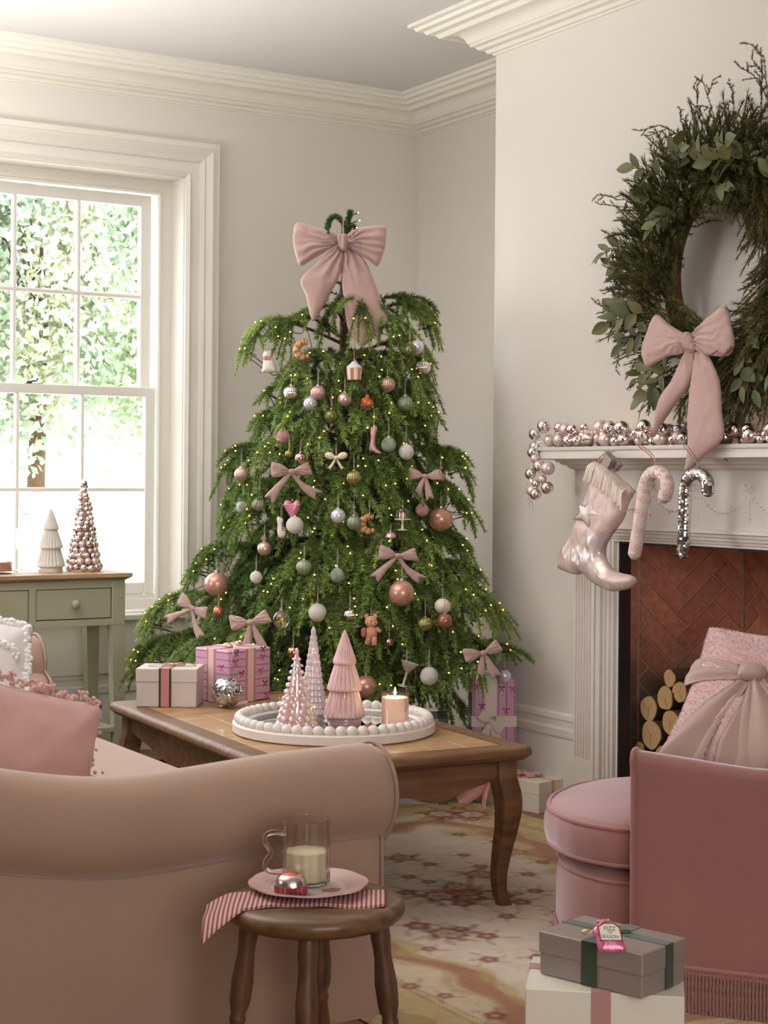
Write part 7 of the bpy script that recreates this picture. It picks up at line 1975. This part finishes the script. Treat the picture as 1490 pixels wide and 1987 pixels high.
        MB().tube([(x * r, -.05 * r, y * r) for x, y in [(-.16, .5), (-.22, .22), (-.5, -.05), (-.56, -.5), (-.42, -.95)]], .0014, 5).tube([(x * r, -.05 * r, y * r) for x, y in [(.16, .5), (.22, .22), (.5, -.05), (.56, -.5), (.42, -.7)]], .0014, 5).obj('gold_outline', M['gold'], t)
        pad(t, [(x * r, y * r) for x, y in [(-.44, -.55), (.44, -.55), (.40, -.98), (-.40, -.98)]], r * .22, 'dark_base', mat('dark_teal_glass', (52, 62, 60), .3), z=0); string(t, r * .85, .07, M['gold'])
    elif kind == 'boot':
        pad(t, [(x * r, y * r) for x, y in [(-.22, .95), (.20, 1.0), (.26, .8), (.16, .35), (.12, -.2), (.20, -.55), (.50, -.82), (.62, -1.0), (.20, -1.0), (-.05, -.86), (-.30, -.82), (-.32, -.5), (-.26, .1), (-.28, .7)]], r * .20, 'boot_leg', glitter_mat('pink_boot_glitter', (196, 146, 146), (220, 180, 178)))
        pad(t, [(x * r, y * r) for x, y in [(-.32, -.80), (-.05, -.86), (.2, -.98), (.64, -1.0), (.62, -1.08), (.15, -1.07), (-.08, -.95), (-.12, -1.08), (-.32, -1.08)]], r * .16, 'sole', mat('dark_sole', (52, 40, 40), .4)); MB().lathe([(.004, r * .95), (.004, r * 1.05), (0, r * 1.07)], 10).obj('cap', M['silver'], t); string(t, r, .07)
    elif kind == 'ivory_bow':
        iv = glitter_mat('ivory_glitter', (222, 208, 170), (240, 232, 204), .5, .1)
        for s_ in (-1, 1):
            pad(t, [(x * r * s_, y * r) for x, y in [(.05, .30), (.35, .70), (.80, .80), (1.1, .60), (1.0, .25), (.6, .08), (.1, .14)]], r * .26, 'bow_loop', iv)
            pad(t, [(x * r * s_, y * r) for x, y in [(.0, .2), (.22, .05), (.62, -.55), (.90, -.80), (.66, -.80), (.58, -1.0), (.30, -.62), (.08, -.2)]], r * .2, 'bow_tail', iv)
        MB().sphere((0, -.12 * r, .24 * r), .2 * r, 12, 8).obj('bow_knot', iv, t, smooth=180); string(t, r * .35, .05)
    elif kind == 'heart':
        hm = mat('pink_heart_glass', (220, 140, 162), .22, .25)
        pad(t, [(x * r, y * r) for x, y in [(0, .62), (.25, .85), (.55, .85), (.74, .55), (.68, .15), (.40, -.45), (.05, -1.0), (-.30, -.45), (-.66, .15), (-.74, .55), (-.55, .85), (-.25, .85)]], r * .40, 'heart', hm)
        b = MB(); [b.sphere((x * r, -.33 * r * (1 - .5 * x * x), (.42 + .03 * sin(x * 20)) * r), .07 * r, 7, 5) for x in np.linspace(-.62, .62, 17)]; b.obj('silver_trim', M['silver'], t, smooth=180); MB().lathe([(.004, r * .75), (.004, r * .95), (0, r * .97)], 10).obj('cap', M['gold'], t); string(t, r * .95, .05, M['cable'])
    elif kind == 'sneaker':
        sw = mat('white_shoe', (226, 216, 204), .4)
        pad(t, [(x * r, y * r) for x, y in [(-.30, .95), (-.02, .85), (.18, .70), (.22, .2), (.42, -.25), (.44, -.75), (.20, -1.02), (-.18, -1.0), (-.36, -.55), (-.34, .2), (-.42, .7)]], r * .26, 'shoe', sw)
        b = MB(); [b.tube([(.05 * r, -.26 * r, (.35 - .16 * k) * r), (.30 * r, -.20 * r, (.28 - .16 * k) * r)], .0016, 5) for k in range(5)]; b.obj('laces', mat('dark_lace', (70, 56, 50), .4, .5), t); string(t, r * .9, .04)
    elif kind == 'cake_stand':
        cw_ = mat('ivory_cake_stand', (230, 218, 196), .35)
        MB().lathe([(0, -1.0 * r), (.42 * r, -1.0 * r), (.42 * r, -.94 * r), (.12 * r, -.86 * r), (.09 * r, -.4 * r), (.16 * r, -.16 * r), (.70 * r, -.10 * r), (.70 * r, -.02 * r), (0, -.02 * r)], 28).obj('stand', cw_, t, smooth=40)
        MB().lathe([(.56 * r, -.02 * r), (.56 * r, .62 * r), (.50 * r, .80 * r), (.2 * r, .92 * r), (0, .95 * r)], 28).obj('glass_dome', pane_mat('dome_glass', (.96, .96, .96), .12), t, smooth=60)
        MB().lathe([(.22 * r, -.02 * r), (.30 * r, .2 * r), (.30 * r, .3 * r), (.2 * r, .46 * r), (0, .6 * r)], 20).obj('pink_cake', mat('pink_cake', (214, 150, 150), .5), t, smooth=60); MB().sphere((0, 0, 1.0 * r), .07 * r, 8, 6).obj('dome_knob', cw_, t); string(t, r, .03)
    elif kind == 'mushroom' or kind == 'shell':
        MB().lathe([(0, -.1 * r), (.95 * r, -.18 * r), (1.0 * r, -.1 * r), (.86 * r, .35 * r), (.5 * r, .72 * r), (0, .88 * r)], 64, rib=lambda a, i: 1 + .06 * (abs(sin(a * 9)) - .6)).obj('ribbed_dome', OM['pink_rib'], t, smooth=40)
        MB().lathe([(.14 * r, -.15 * r), (.16 * r, -.8 * r), (0, -.85 * r)], 12).obj('stem', cw_, t, smooth=40); MB().lathe([(.004, .8 * r), (.004, 1.1 * r), (0, 1.1 * r)], 8).obj('cap', M['silver'], t); string(t, r, .03)
    elif kind == 'bear':
        pb = mat('peach_plush', (222, 158, 128), .95, bump=.8, bscale=300, sheen=.6)
        b = MB(); b.sphere((0, 0, -.18 * r), .40 * r, 16, 12, (1, .85, 1.15)); b.sphere((-.02 * r, -.02 * r, .52 * r), .40 * r, 16, 12, (1, .95, .95)); b.sphere((.22 * r, -.30 * r, .46 * r), .17 * r, 10, 8, (1.2, 1.1, .9))
        b.tube([(-.18 * r, -.05 * r, -.45 * r), (-.24 * r, -.10 * r, -.95 * r)], [.2 * r, .17 * r], 10); b.tube([(.18 * r, -.05 * r, -.45 * r), (.2 * r, -.10 * r, -1.0 * r)], [.2 * r, .17 * r], 10); b.tube([(-.32 * r, -.05 * r, .1 * r), (-.5 * r, -.12 * r, -.35 * r)], [.14 * r, .12 * r], 10); b.tube([(.32 * r, -.05 * r, .1 * r), (.62 * r, -.2 * r, -.1 * r)], [.14 * r, .12 * r], 10)
        [b.sphere((sx * r, 0, .88 * r), .16 * r, 10, 8, (1, .6, 1)) for sx in (-.32, .26)]; b.obj('bear_body', pb, t, smooth=180)
        pad(t, [(x * r, y * r) for x, y in [(-.62, .1), (-.40, .12), (-.36, -.3), (-.5, -.5), (-.66, -.3)]], r * .1, 'pink_wing', mat('salmon_felt', (214, 130, 116), .9), z=.12 * r)
        b = MB(); [b.sphere((x * r, y * r, z * r), .045 * r, 8, 6) for x, y, z in ((.02, -.40, .58), (.22, -.39, .6), (.27, -.48, .48))]; b.obj('eyes_and_nose', M['grout'], t); string(t, r * .9, .03)
    elif kind == 'martini':
        gl_ = mat('beaded_white_glass', (220, 212, 204), .3, .2, bump=.6, bscale=300)
        Rt = Matrix.Rotation(.28, 4, 'Y')
        MB().lathe([(0, -1.0 * r), (.42 * r, -1.0 * r), (.42 * r, -.92 * r), (.10 * r, -.86 * r), (.07 * r, -.1 * r), (.12 * r, .0), (0, 0.02 * r)], 24, Rt).obj('stem_and_foot', gl_, t, smooth=40)
        MB().lathe([(.08 * r, .0), (.66 * r, .78 * r), (.68 * r, .80 * r), (.62 * r, .78 * r), (.0, .05 * r)], 28, Rt).obj('cone_bowl', gl_, t, smooth=40)
        b = MB()
        for j in range(4):
            z = (.14 + .13 * j) * r; R_ = .08 * r + (z / r) * .74 * r; n = 10 + 4 * j
            [b.sphere(Rt @ Vector((R_ * cos(2 * pi * k / n), R_ * sin(2 * pi * k / n), z)), .055 * r, 6, 4) for k in range(n)]
        b.obj('pink_beads', mat('pink_bead', (190, 140, 124), .3, .4), t)['kind'] = 'stuff'
        b = MB(); [b.sphere((.62 * r, -.1 * r, (.3 - .16 * k) * r), .05 * r, 6, 4) for k in range(5)]; b.obj('bead_drop', M['gold'], t); string(t, r * .75, .06)
    elif kind == 'starburst':
        MB().sphere((0, 0, 0), r, 32, 20).obj('glass_ball', pane_mat('bauble_glass', (.97, .97, .95), .10), t, smooth=180)
        b = MB(); g2 = random.Random(4)
        for k in range(40):
            d = Vector((g2.uniform(-1, 1), g2.uniform(-1, 1), g2.uniform(-1, 1))).normalized(); b.tube([d * .1 * r, d * .88 * r], [.0014, .0003], 5)
        b.obj('gold_starburst', mat('gold_star', (226, 190, 110), .3, .9), t); o = bpy.data.objects.new('cap', CAPS); put(o, t); o.scale = (r, r, r); string(t, r * 1.2, .04)

# ================================================================ RIBBON BOWS
def wrinkle(cx_, cy_, k, amp, sc):
    return lambda x, y: amp * np.sin(np.arctan2(y - cy_, x - cx_) * k + 5 * vnoise(x / sc * 4 + k, y / sc * 4, 1)) * np.exp(-np.hypot(x - cx_, y - cy_) / (sc * .55)) + amp * .22 * (vnoise(x / sc * 7, y / sc * 4, 3) - .5)
def bow(name, label, at_, Fm, LL, LR, K, TL_, TR_, th, sc, step, m, group=None, z=(0, 0, .5, -.5, -.3)):
    t = thing(name, label, 'bow', at_, group=group)
    for nm, poly, dz, k in (('bow_loop', LL, z[0], 15), ('bow_loop', LR, z[1], 15), ('bow_tail', TL_, z[3], 11), ('bow_tail', TR_, z[4], 11)):
        vs, fs = inflate(poly, th, step, 3, disp=wrinkle(0, 0, k * 1.7, th * .6, sc)); MB().add(vs, fs, Fm @ Matrix.Translation((0, 0, dz * th))).obj(nm, m, t, smooth=180)
    vs, fs = inflate(K, th * .9, step * .7, 3, disp=lambda x, y: th * .15 * np.sin(x / sc * 60)); MB().add(vs, fs, Fm @ Matrix.Translation((0, 0, z[2] * th))).obj('bow_knot', m, t, smooth=180)
    return t
FC = frame((0, 0, 0), CR, UP)
t = bow('velvet_bow', 'large blush velvet bow tied at the top of the christmas tree', TOPBOW_AT, FC, TB_LL, TB_LR, TB_K, TB_TL, TB_TR, .026, .17, .006, M['bow'], z=(0, 0, .55, -.6, -.7))
MB().tube([UP * .03, CF * .03 + UP * .09, CF * .20 + UP * .12], .002, 6).obj('tie_cord', M['bow'], t)
bow('velvet_bow', 'large blush velvet bow hanging on the lower left of the wreath', WBOW_AT, PX, WB_LL, WB_LR, WB_K, WB_TL, WB_TR, .020, .13, .006, M['bow'], z=(0, 0, .6, -.5, -.2))
def Zn(pts, cx_=380, cy_=1768, s=1 / 3.311 / 541): return [((x - cx_) * s, (cy_ - y) * s) for x, y in pts]
SB = [Zn(p) for p in ([(378, 1775), (330, 1738), (290, 1722), (250, 1715), (246, 1765), (256, 1812), (320, 1805), (372, 1782)], [(382, 1775), (440, 1735), (490, 1712), (508, 1750), (522, 1785), (515, 1795), (440, 1800), (388, 1782)], [(362, 1762), (398, 1760), (402, 1788), (364, 1790)],
                      [(372, 1778), (300, 1840), (205, 1935), (240, 1942), (265, 1975), (320, 1880), (388, 1790)], [(372, 1790), (395, 1780), (470, 1850), (595, 1905), (550, 1917), (545, 1955), (470, 1905), (400, 1820)])]
SBT = [Zn(p) for p in ([(372, 1778), (330, 1850), (285, 1960), (318, 1950), (352, 1968), (372, 1880), (388, 1790)], [(372, 1790), (395, 1780), (430, 1850), (468, 1950), (436, 1948), (412, 1975), (392, 1900), (382, 1810)])]
BL = ['blush velvet ribbon bow on the left of the tree above the pink heart', 'blush velvet ribbon bow at the right branch tip of the middle tier', 'blush velvet ribbon bow above the big swirl bauble on the right', 'blush velvet ribbon bow just above the pink striped present on the table', 'pale ribbon bow on the lowest left branch by the window', 'blush velvet ribbon bow on the lowest right branch near the fireplace wall']
for k, ((p, s, a), lb) in enumerate(zip(BOWS, BL)):
    Fm = FC @ Matrix.Rotation(radians(a), 4, 'Z') @ Matrix.Rotation((.5, -.2, .15, -.35, -.6, .3)[k] * .7, 4, 'Y') @ Matrix.Diagonal((s, s, s, 1))
    tl, tr = (SB[3], SB[4]) if k in (0, 2, 4) else (SBT[0], SBT[1])
    bow('ribbon_bow', lb, p, Fm, SB[0], SB[1], SB[2], tl, tr, .0085, .07, .0035, M['bow'], 'ribbon bows on the christmas tree', z=(0, 0, .5, -.4, -.2))

# ================================================================ WREATH
WY, WZ_, WXc = 3.785, 1.86, 3.595
t = thing('wreath', 'big green wreath of pine, fern twigs and eucalyptus leaves hung above the mantel', 'wreath', (WXc, WY, WZ_)); wo = np.array(t.location)
MB().tube([(0, .30 * cos(a), .30 * sin(a)) for a in np.linspace(0, 2 * pi, 40, endpoint=False)], .03, 10, closed=True).obj('twig_ring', M['twig'], t, smooth=60)
gw_ = np.random.default_rng(31)
F = Foliage(31); FT = Foliage(32)
WT = [lin((74, 86, 40)), lin((92, 104, 48)), lin((62, 76, 38)), lin((112, 116, 58)), lin((80, 98, 54))]
def wpoint(a, rr_, x): return np.array([x, -rr_ * cos(a), rr_ * sin(a)])
def hidesbow(S):
    y, z = S[:, 1] + WY, S[:, 2] + WZ_
    return bool(((S[:, 0] < -.105) & (y > 3.72) & (y < 4.14) & (z < 1.80)).any())
for k in range(2300):
    a = gw_.uniform(0, 2 * pi); ri = .305 + gw_.normal() * .065; ri = np.clip(ri, .2, .42)
    x = -.03 - .07 * sqrt(max(0, 1 - ((ri - .31) / .14) ** 2)) * gw_.random() - .005
    p = wpoint(a, ri, x); rad_ = wpoint(a, 1, 0); tan_ = np.array([0, sin(a), cos(a)]) * (-1)
    out = (ri - .30) / .1
    d = rad_ * (out * .8 + gw_.normal() * .3) + tan_ * gw_.uniform(.2, 1.0) + np.array([-1, 0, 0]) * gw_.uniform(.05, .75) + gw_.normal(size=3) * .15; d /= np.linalg.norm(d)
    L_ = gw_.uniform(.08, .15)
    q = p + d * L_; rq = np.hypot(q[1], q[2])
    if rq < .175: continue
    S = F.curve(p, d, L_, gw_.uniform(0, .35), 7)
    if S[:, 0].max() > .045: continue
    if hidesbow(S): continue
    tone = np.array(WT[gw_.integers(0, len(WT))]) * gw_.uniform(.8, 1.2)
    typ = gw_.random()
    if typ < .45: F.shoot(S, L_ * 520, .030, tone, tilt=32, wid=.0009)
    elif typ < .8: F.shoot(S, L_ * 1100, .014, tone, tilt=50, wid=.0013)
    else: F.shoot(S, L_ * 700, .020, tone * 1.15, tilt=38, wid=.0010)
F.build('pine_needles', t, M['needle'], None)
o = MB(); o.v = F.wood.v; o.f = F.wood.f; o.m = F.wood.m; o.obj('twigs', M['twig'], t, fix=False)['kind'] = 'stuff'
# airy heather like twigs sticking out of the outline
def airy(p, d, L_, gen=0):
    S = FT.curve(p, d, L_, gw_.uniform(-.1, .3), 9)
    if hidesbow(S): return
    FT.shoot(S, L_ * 900, .0095, np.array(lin((78, 78, 44))) * gw_.uniform(.7, 1.1), tilt=48, wid=.0011, twig=.0011)
    if gen < 2:
        for i in range(2, 9, 2 if gen == 0 else 3):
            tg = S[min(8, i + 1)] - S[i - 1]; tg /= np.linalg.norm(tg); r = gw_.normal(size=3) * np.array([.5, 1, 1]); r -= tg * r.dot(tg); r /= np.linalg.norm(r) + 1e-6
            airy(S[i], tg * .75 + r * .65, L_ * gw_.uniform(.28, .45), gen + 1)
for k in range(46):
    a = gw_.uniform(0, 2 * pi); p = wpoint(a, .37, -.05); tan_ = np.array([0, sin(a), cos(a)]) * -1
    d = wpoint(a, 1, 0) * gw_.uniform(.5, 1) + tan_ * gw_.uniform(-.2, .9) + np.array([-.25, 0, 0]); d /= np.linalg.norm(d); airy(p, d, gw_.uniform(.09, .16))
for a, r0, L_, dd in ((radians(62), .40, .26, (-.1, .02, 1)), (radians(70), .42, .22, (-.1, -.12, 1)), (radians(142), .40, .20, (-.1, 1, .25)), (radians(150), .42, .16, (-.1, 1, .5)), (radians(112), .42, .2, (-.1, .7, .7)), (radians(95), .42, .17, (-.1, .3, .9)), (radians(176), .42, .13, (-.1, 1, -.2)), (radians(190), .42, .15, (-.1, 1, .1)), (radians(205), .4, .14, (-.1, 1, -.2)), (radians(232), .42, .13, (-.1, .8, -.6))):
    d = np.array(dd, float); d /= np.linalg.norm(d)
    # angle measured with +Y to the left of the picture
    p = np.array([-.04, -r0 * cos(a), r0 * sin(a)]); airy(p, d, L_)
FT.build('heather_sprays', t, M['needle'], None)
o = MB(); o.v = FT.wood.v; o.f = FT.wood.f; o.m = FT.wood.m; o.obj('heather_twigs', M['twig'], t, fix=False)['kind'] = 'stuff'
# eucalyptus leaves, each its own part; stems joined
stems = MB()
LEAFC = [(98, 108, 64), (116, 124, 80), (84, 92, 52), (124, 130, 90), (108, 104, 58)]
def leaf_mesh(c, w_):
    vs = []; n = 8; L_ = 1.0
    for i in range(n + 1):
        s_ = i / n; q = w_ * sin(pi * min(1, s_ * .97 + .02)) ** .8 * (1 - .25 * s_)
        for j, y in enumerate((-1, -.5, 0, .5, 1)): vs.append((s_ * L_, y * q, .10 * abs(y) * q * 2 - .18 * s_ * s_))
    fs = [(i * 5 + j, i * 5 + j + 1, (i + 1) * 5 + j + 1, (i + 1) * 5 + j) for i in range(n) for j in range(4)]
    me = bpy.data.meshes.new('leaf'); me.from_pydata(vs, [], fs); me.polygons.foreach_set('use_smooth', [True] * len(fs))
    at_ = me.attributes.new('tint', 'FLOAT_COLOR', 'POINT'); at_.data.foreach_set('color', [v for _ in vs for v in (*lin(c), 1)]); me.materials.append(M['leaf']); return me
LMS = [leaf_mesh(c, w_) for c in LEAFC for w_ in (.24, .34)]
def add_leaf(p, d, L_, nrm):
    o = bpy.data.objects.new('leaf', LMS[gw_.integers(0, len(LMS))]); put(o, t)
    d = Vector(d).normalized(); n_ = Vector(nrm); n_ = (n_ - d * n_.dot(d)).normalized(); y = n_.cross(d)
    o.matrix_local = Matrix(((d.x, y.x, n_.x, p[0]), (d.y, y.y, n_.y, p[1]), (d.z, y.z, n_.z, p[2]), (0, 0, 0, 1))) @ Matrix.Diagonal((L_, L_, L_, 1))
sprigs = [(radians(a), r, x) for a, r, x in ((112, .33, -.13), (98, .30, -.13), (125, .36, -.12), (140, .34, -.11), (80, .32, -.13), (60, .34, -.12), (165, .40, -.09), (178, .42, -.08), (190, .41, -.08), (200, .36, -.11), (205, .30, -.12), (214, .33, -.11), (228, .40, -.08), (240, .43, -.07), (236, .36, -.09), (255, .40, -.08), (280, .36, -.1), (295, .34, -.11), (302, .30, -.12), (310, .36, -.11), (330, .33, -.12), (350, .34, -.12), (15, .34, -.12), (35, .35, -.12), (130, .25, -.11), (90, .24, -.11), (220, .24, -.1), (325, .24, -.1), (285, .42, -.08), (270, .44, -.07))]
for a, r, x in sprigs:
    p = wpoint(a, r, x); tan_ = np.array([0, sin(a), cos(a)]) * -1
    d = tan_ * gw_.uniform(-.6, .9) + wpoint(a, 1, 0) * gw_.uniform(.1, .8) + np.array([-.2, 0, -.25]); d /= np.linalg.norm(d); L_ = gw_.uniform(.08, .13)
    S = F.curve(p, d, L_, .25, 7); stems.tube([tuple(q) for q in S], .0013, 5)
    for i in range(1, 7):
        tg = S[i] - S[i - 1]; tg /= np.linalg.norm(tg); sd = np.cross(tg, [-1, 0, 0])
        s_ = 1 if i % 2 else -1
        if i == 6: dl = tg
        else: dl = tg * .55 + sd * s_ * .8 + np.array([-.15, 0, -.1])
        add_leaf(S[i], dl, gw_.uniform(.048, .078), (-1 + gw_.normal() * .3, gw_.normal() * .4, .3 + gw_.normal() * .4))
stems.obj('leaf_stems', M['twig'], t)['kind'] = 'stuff'
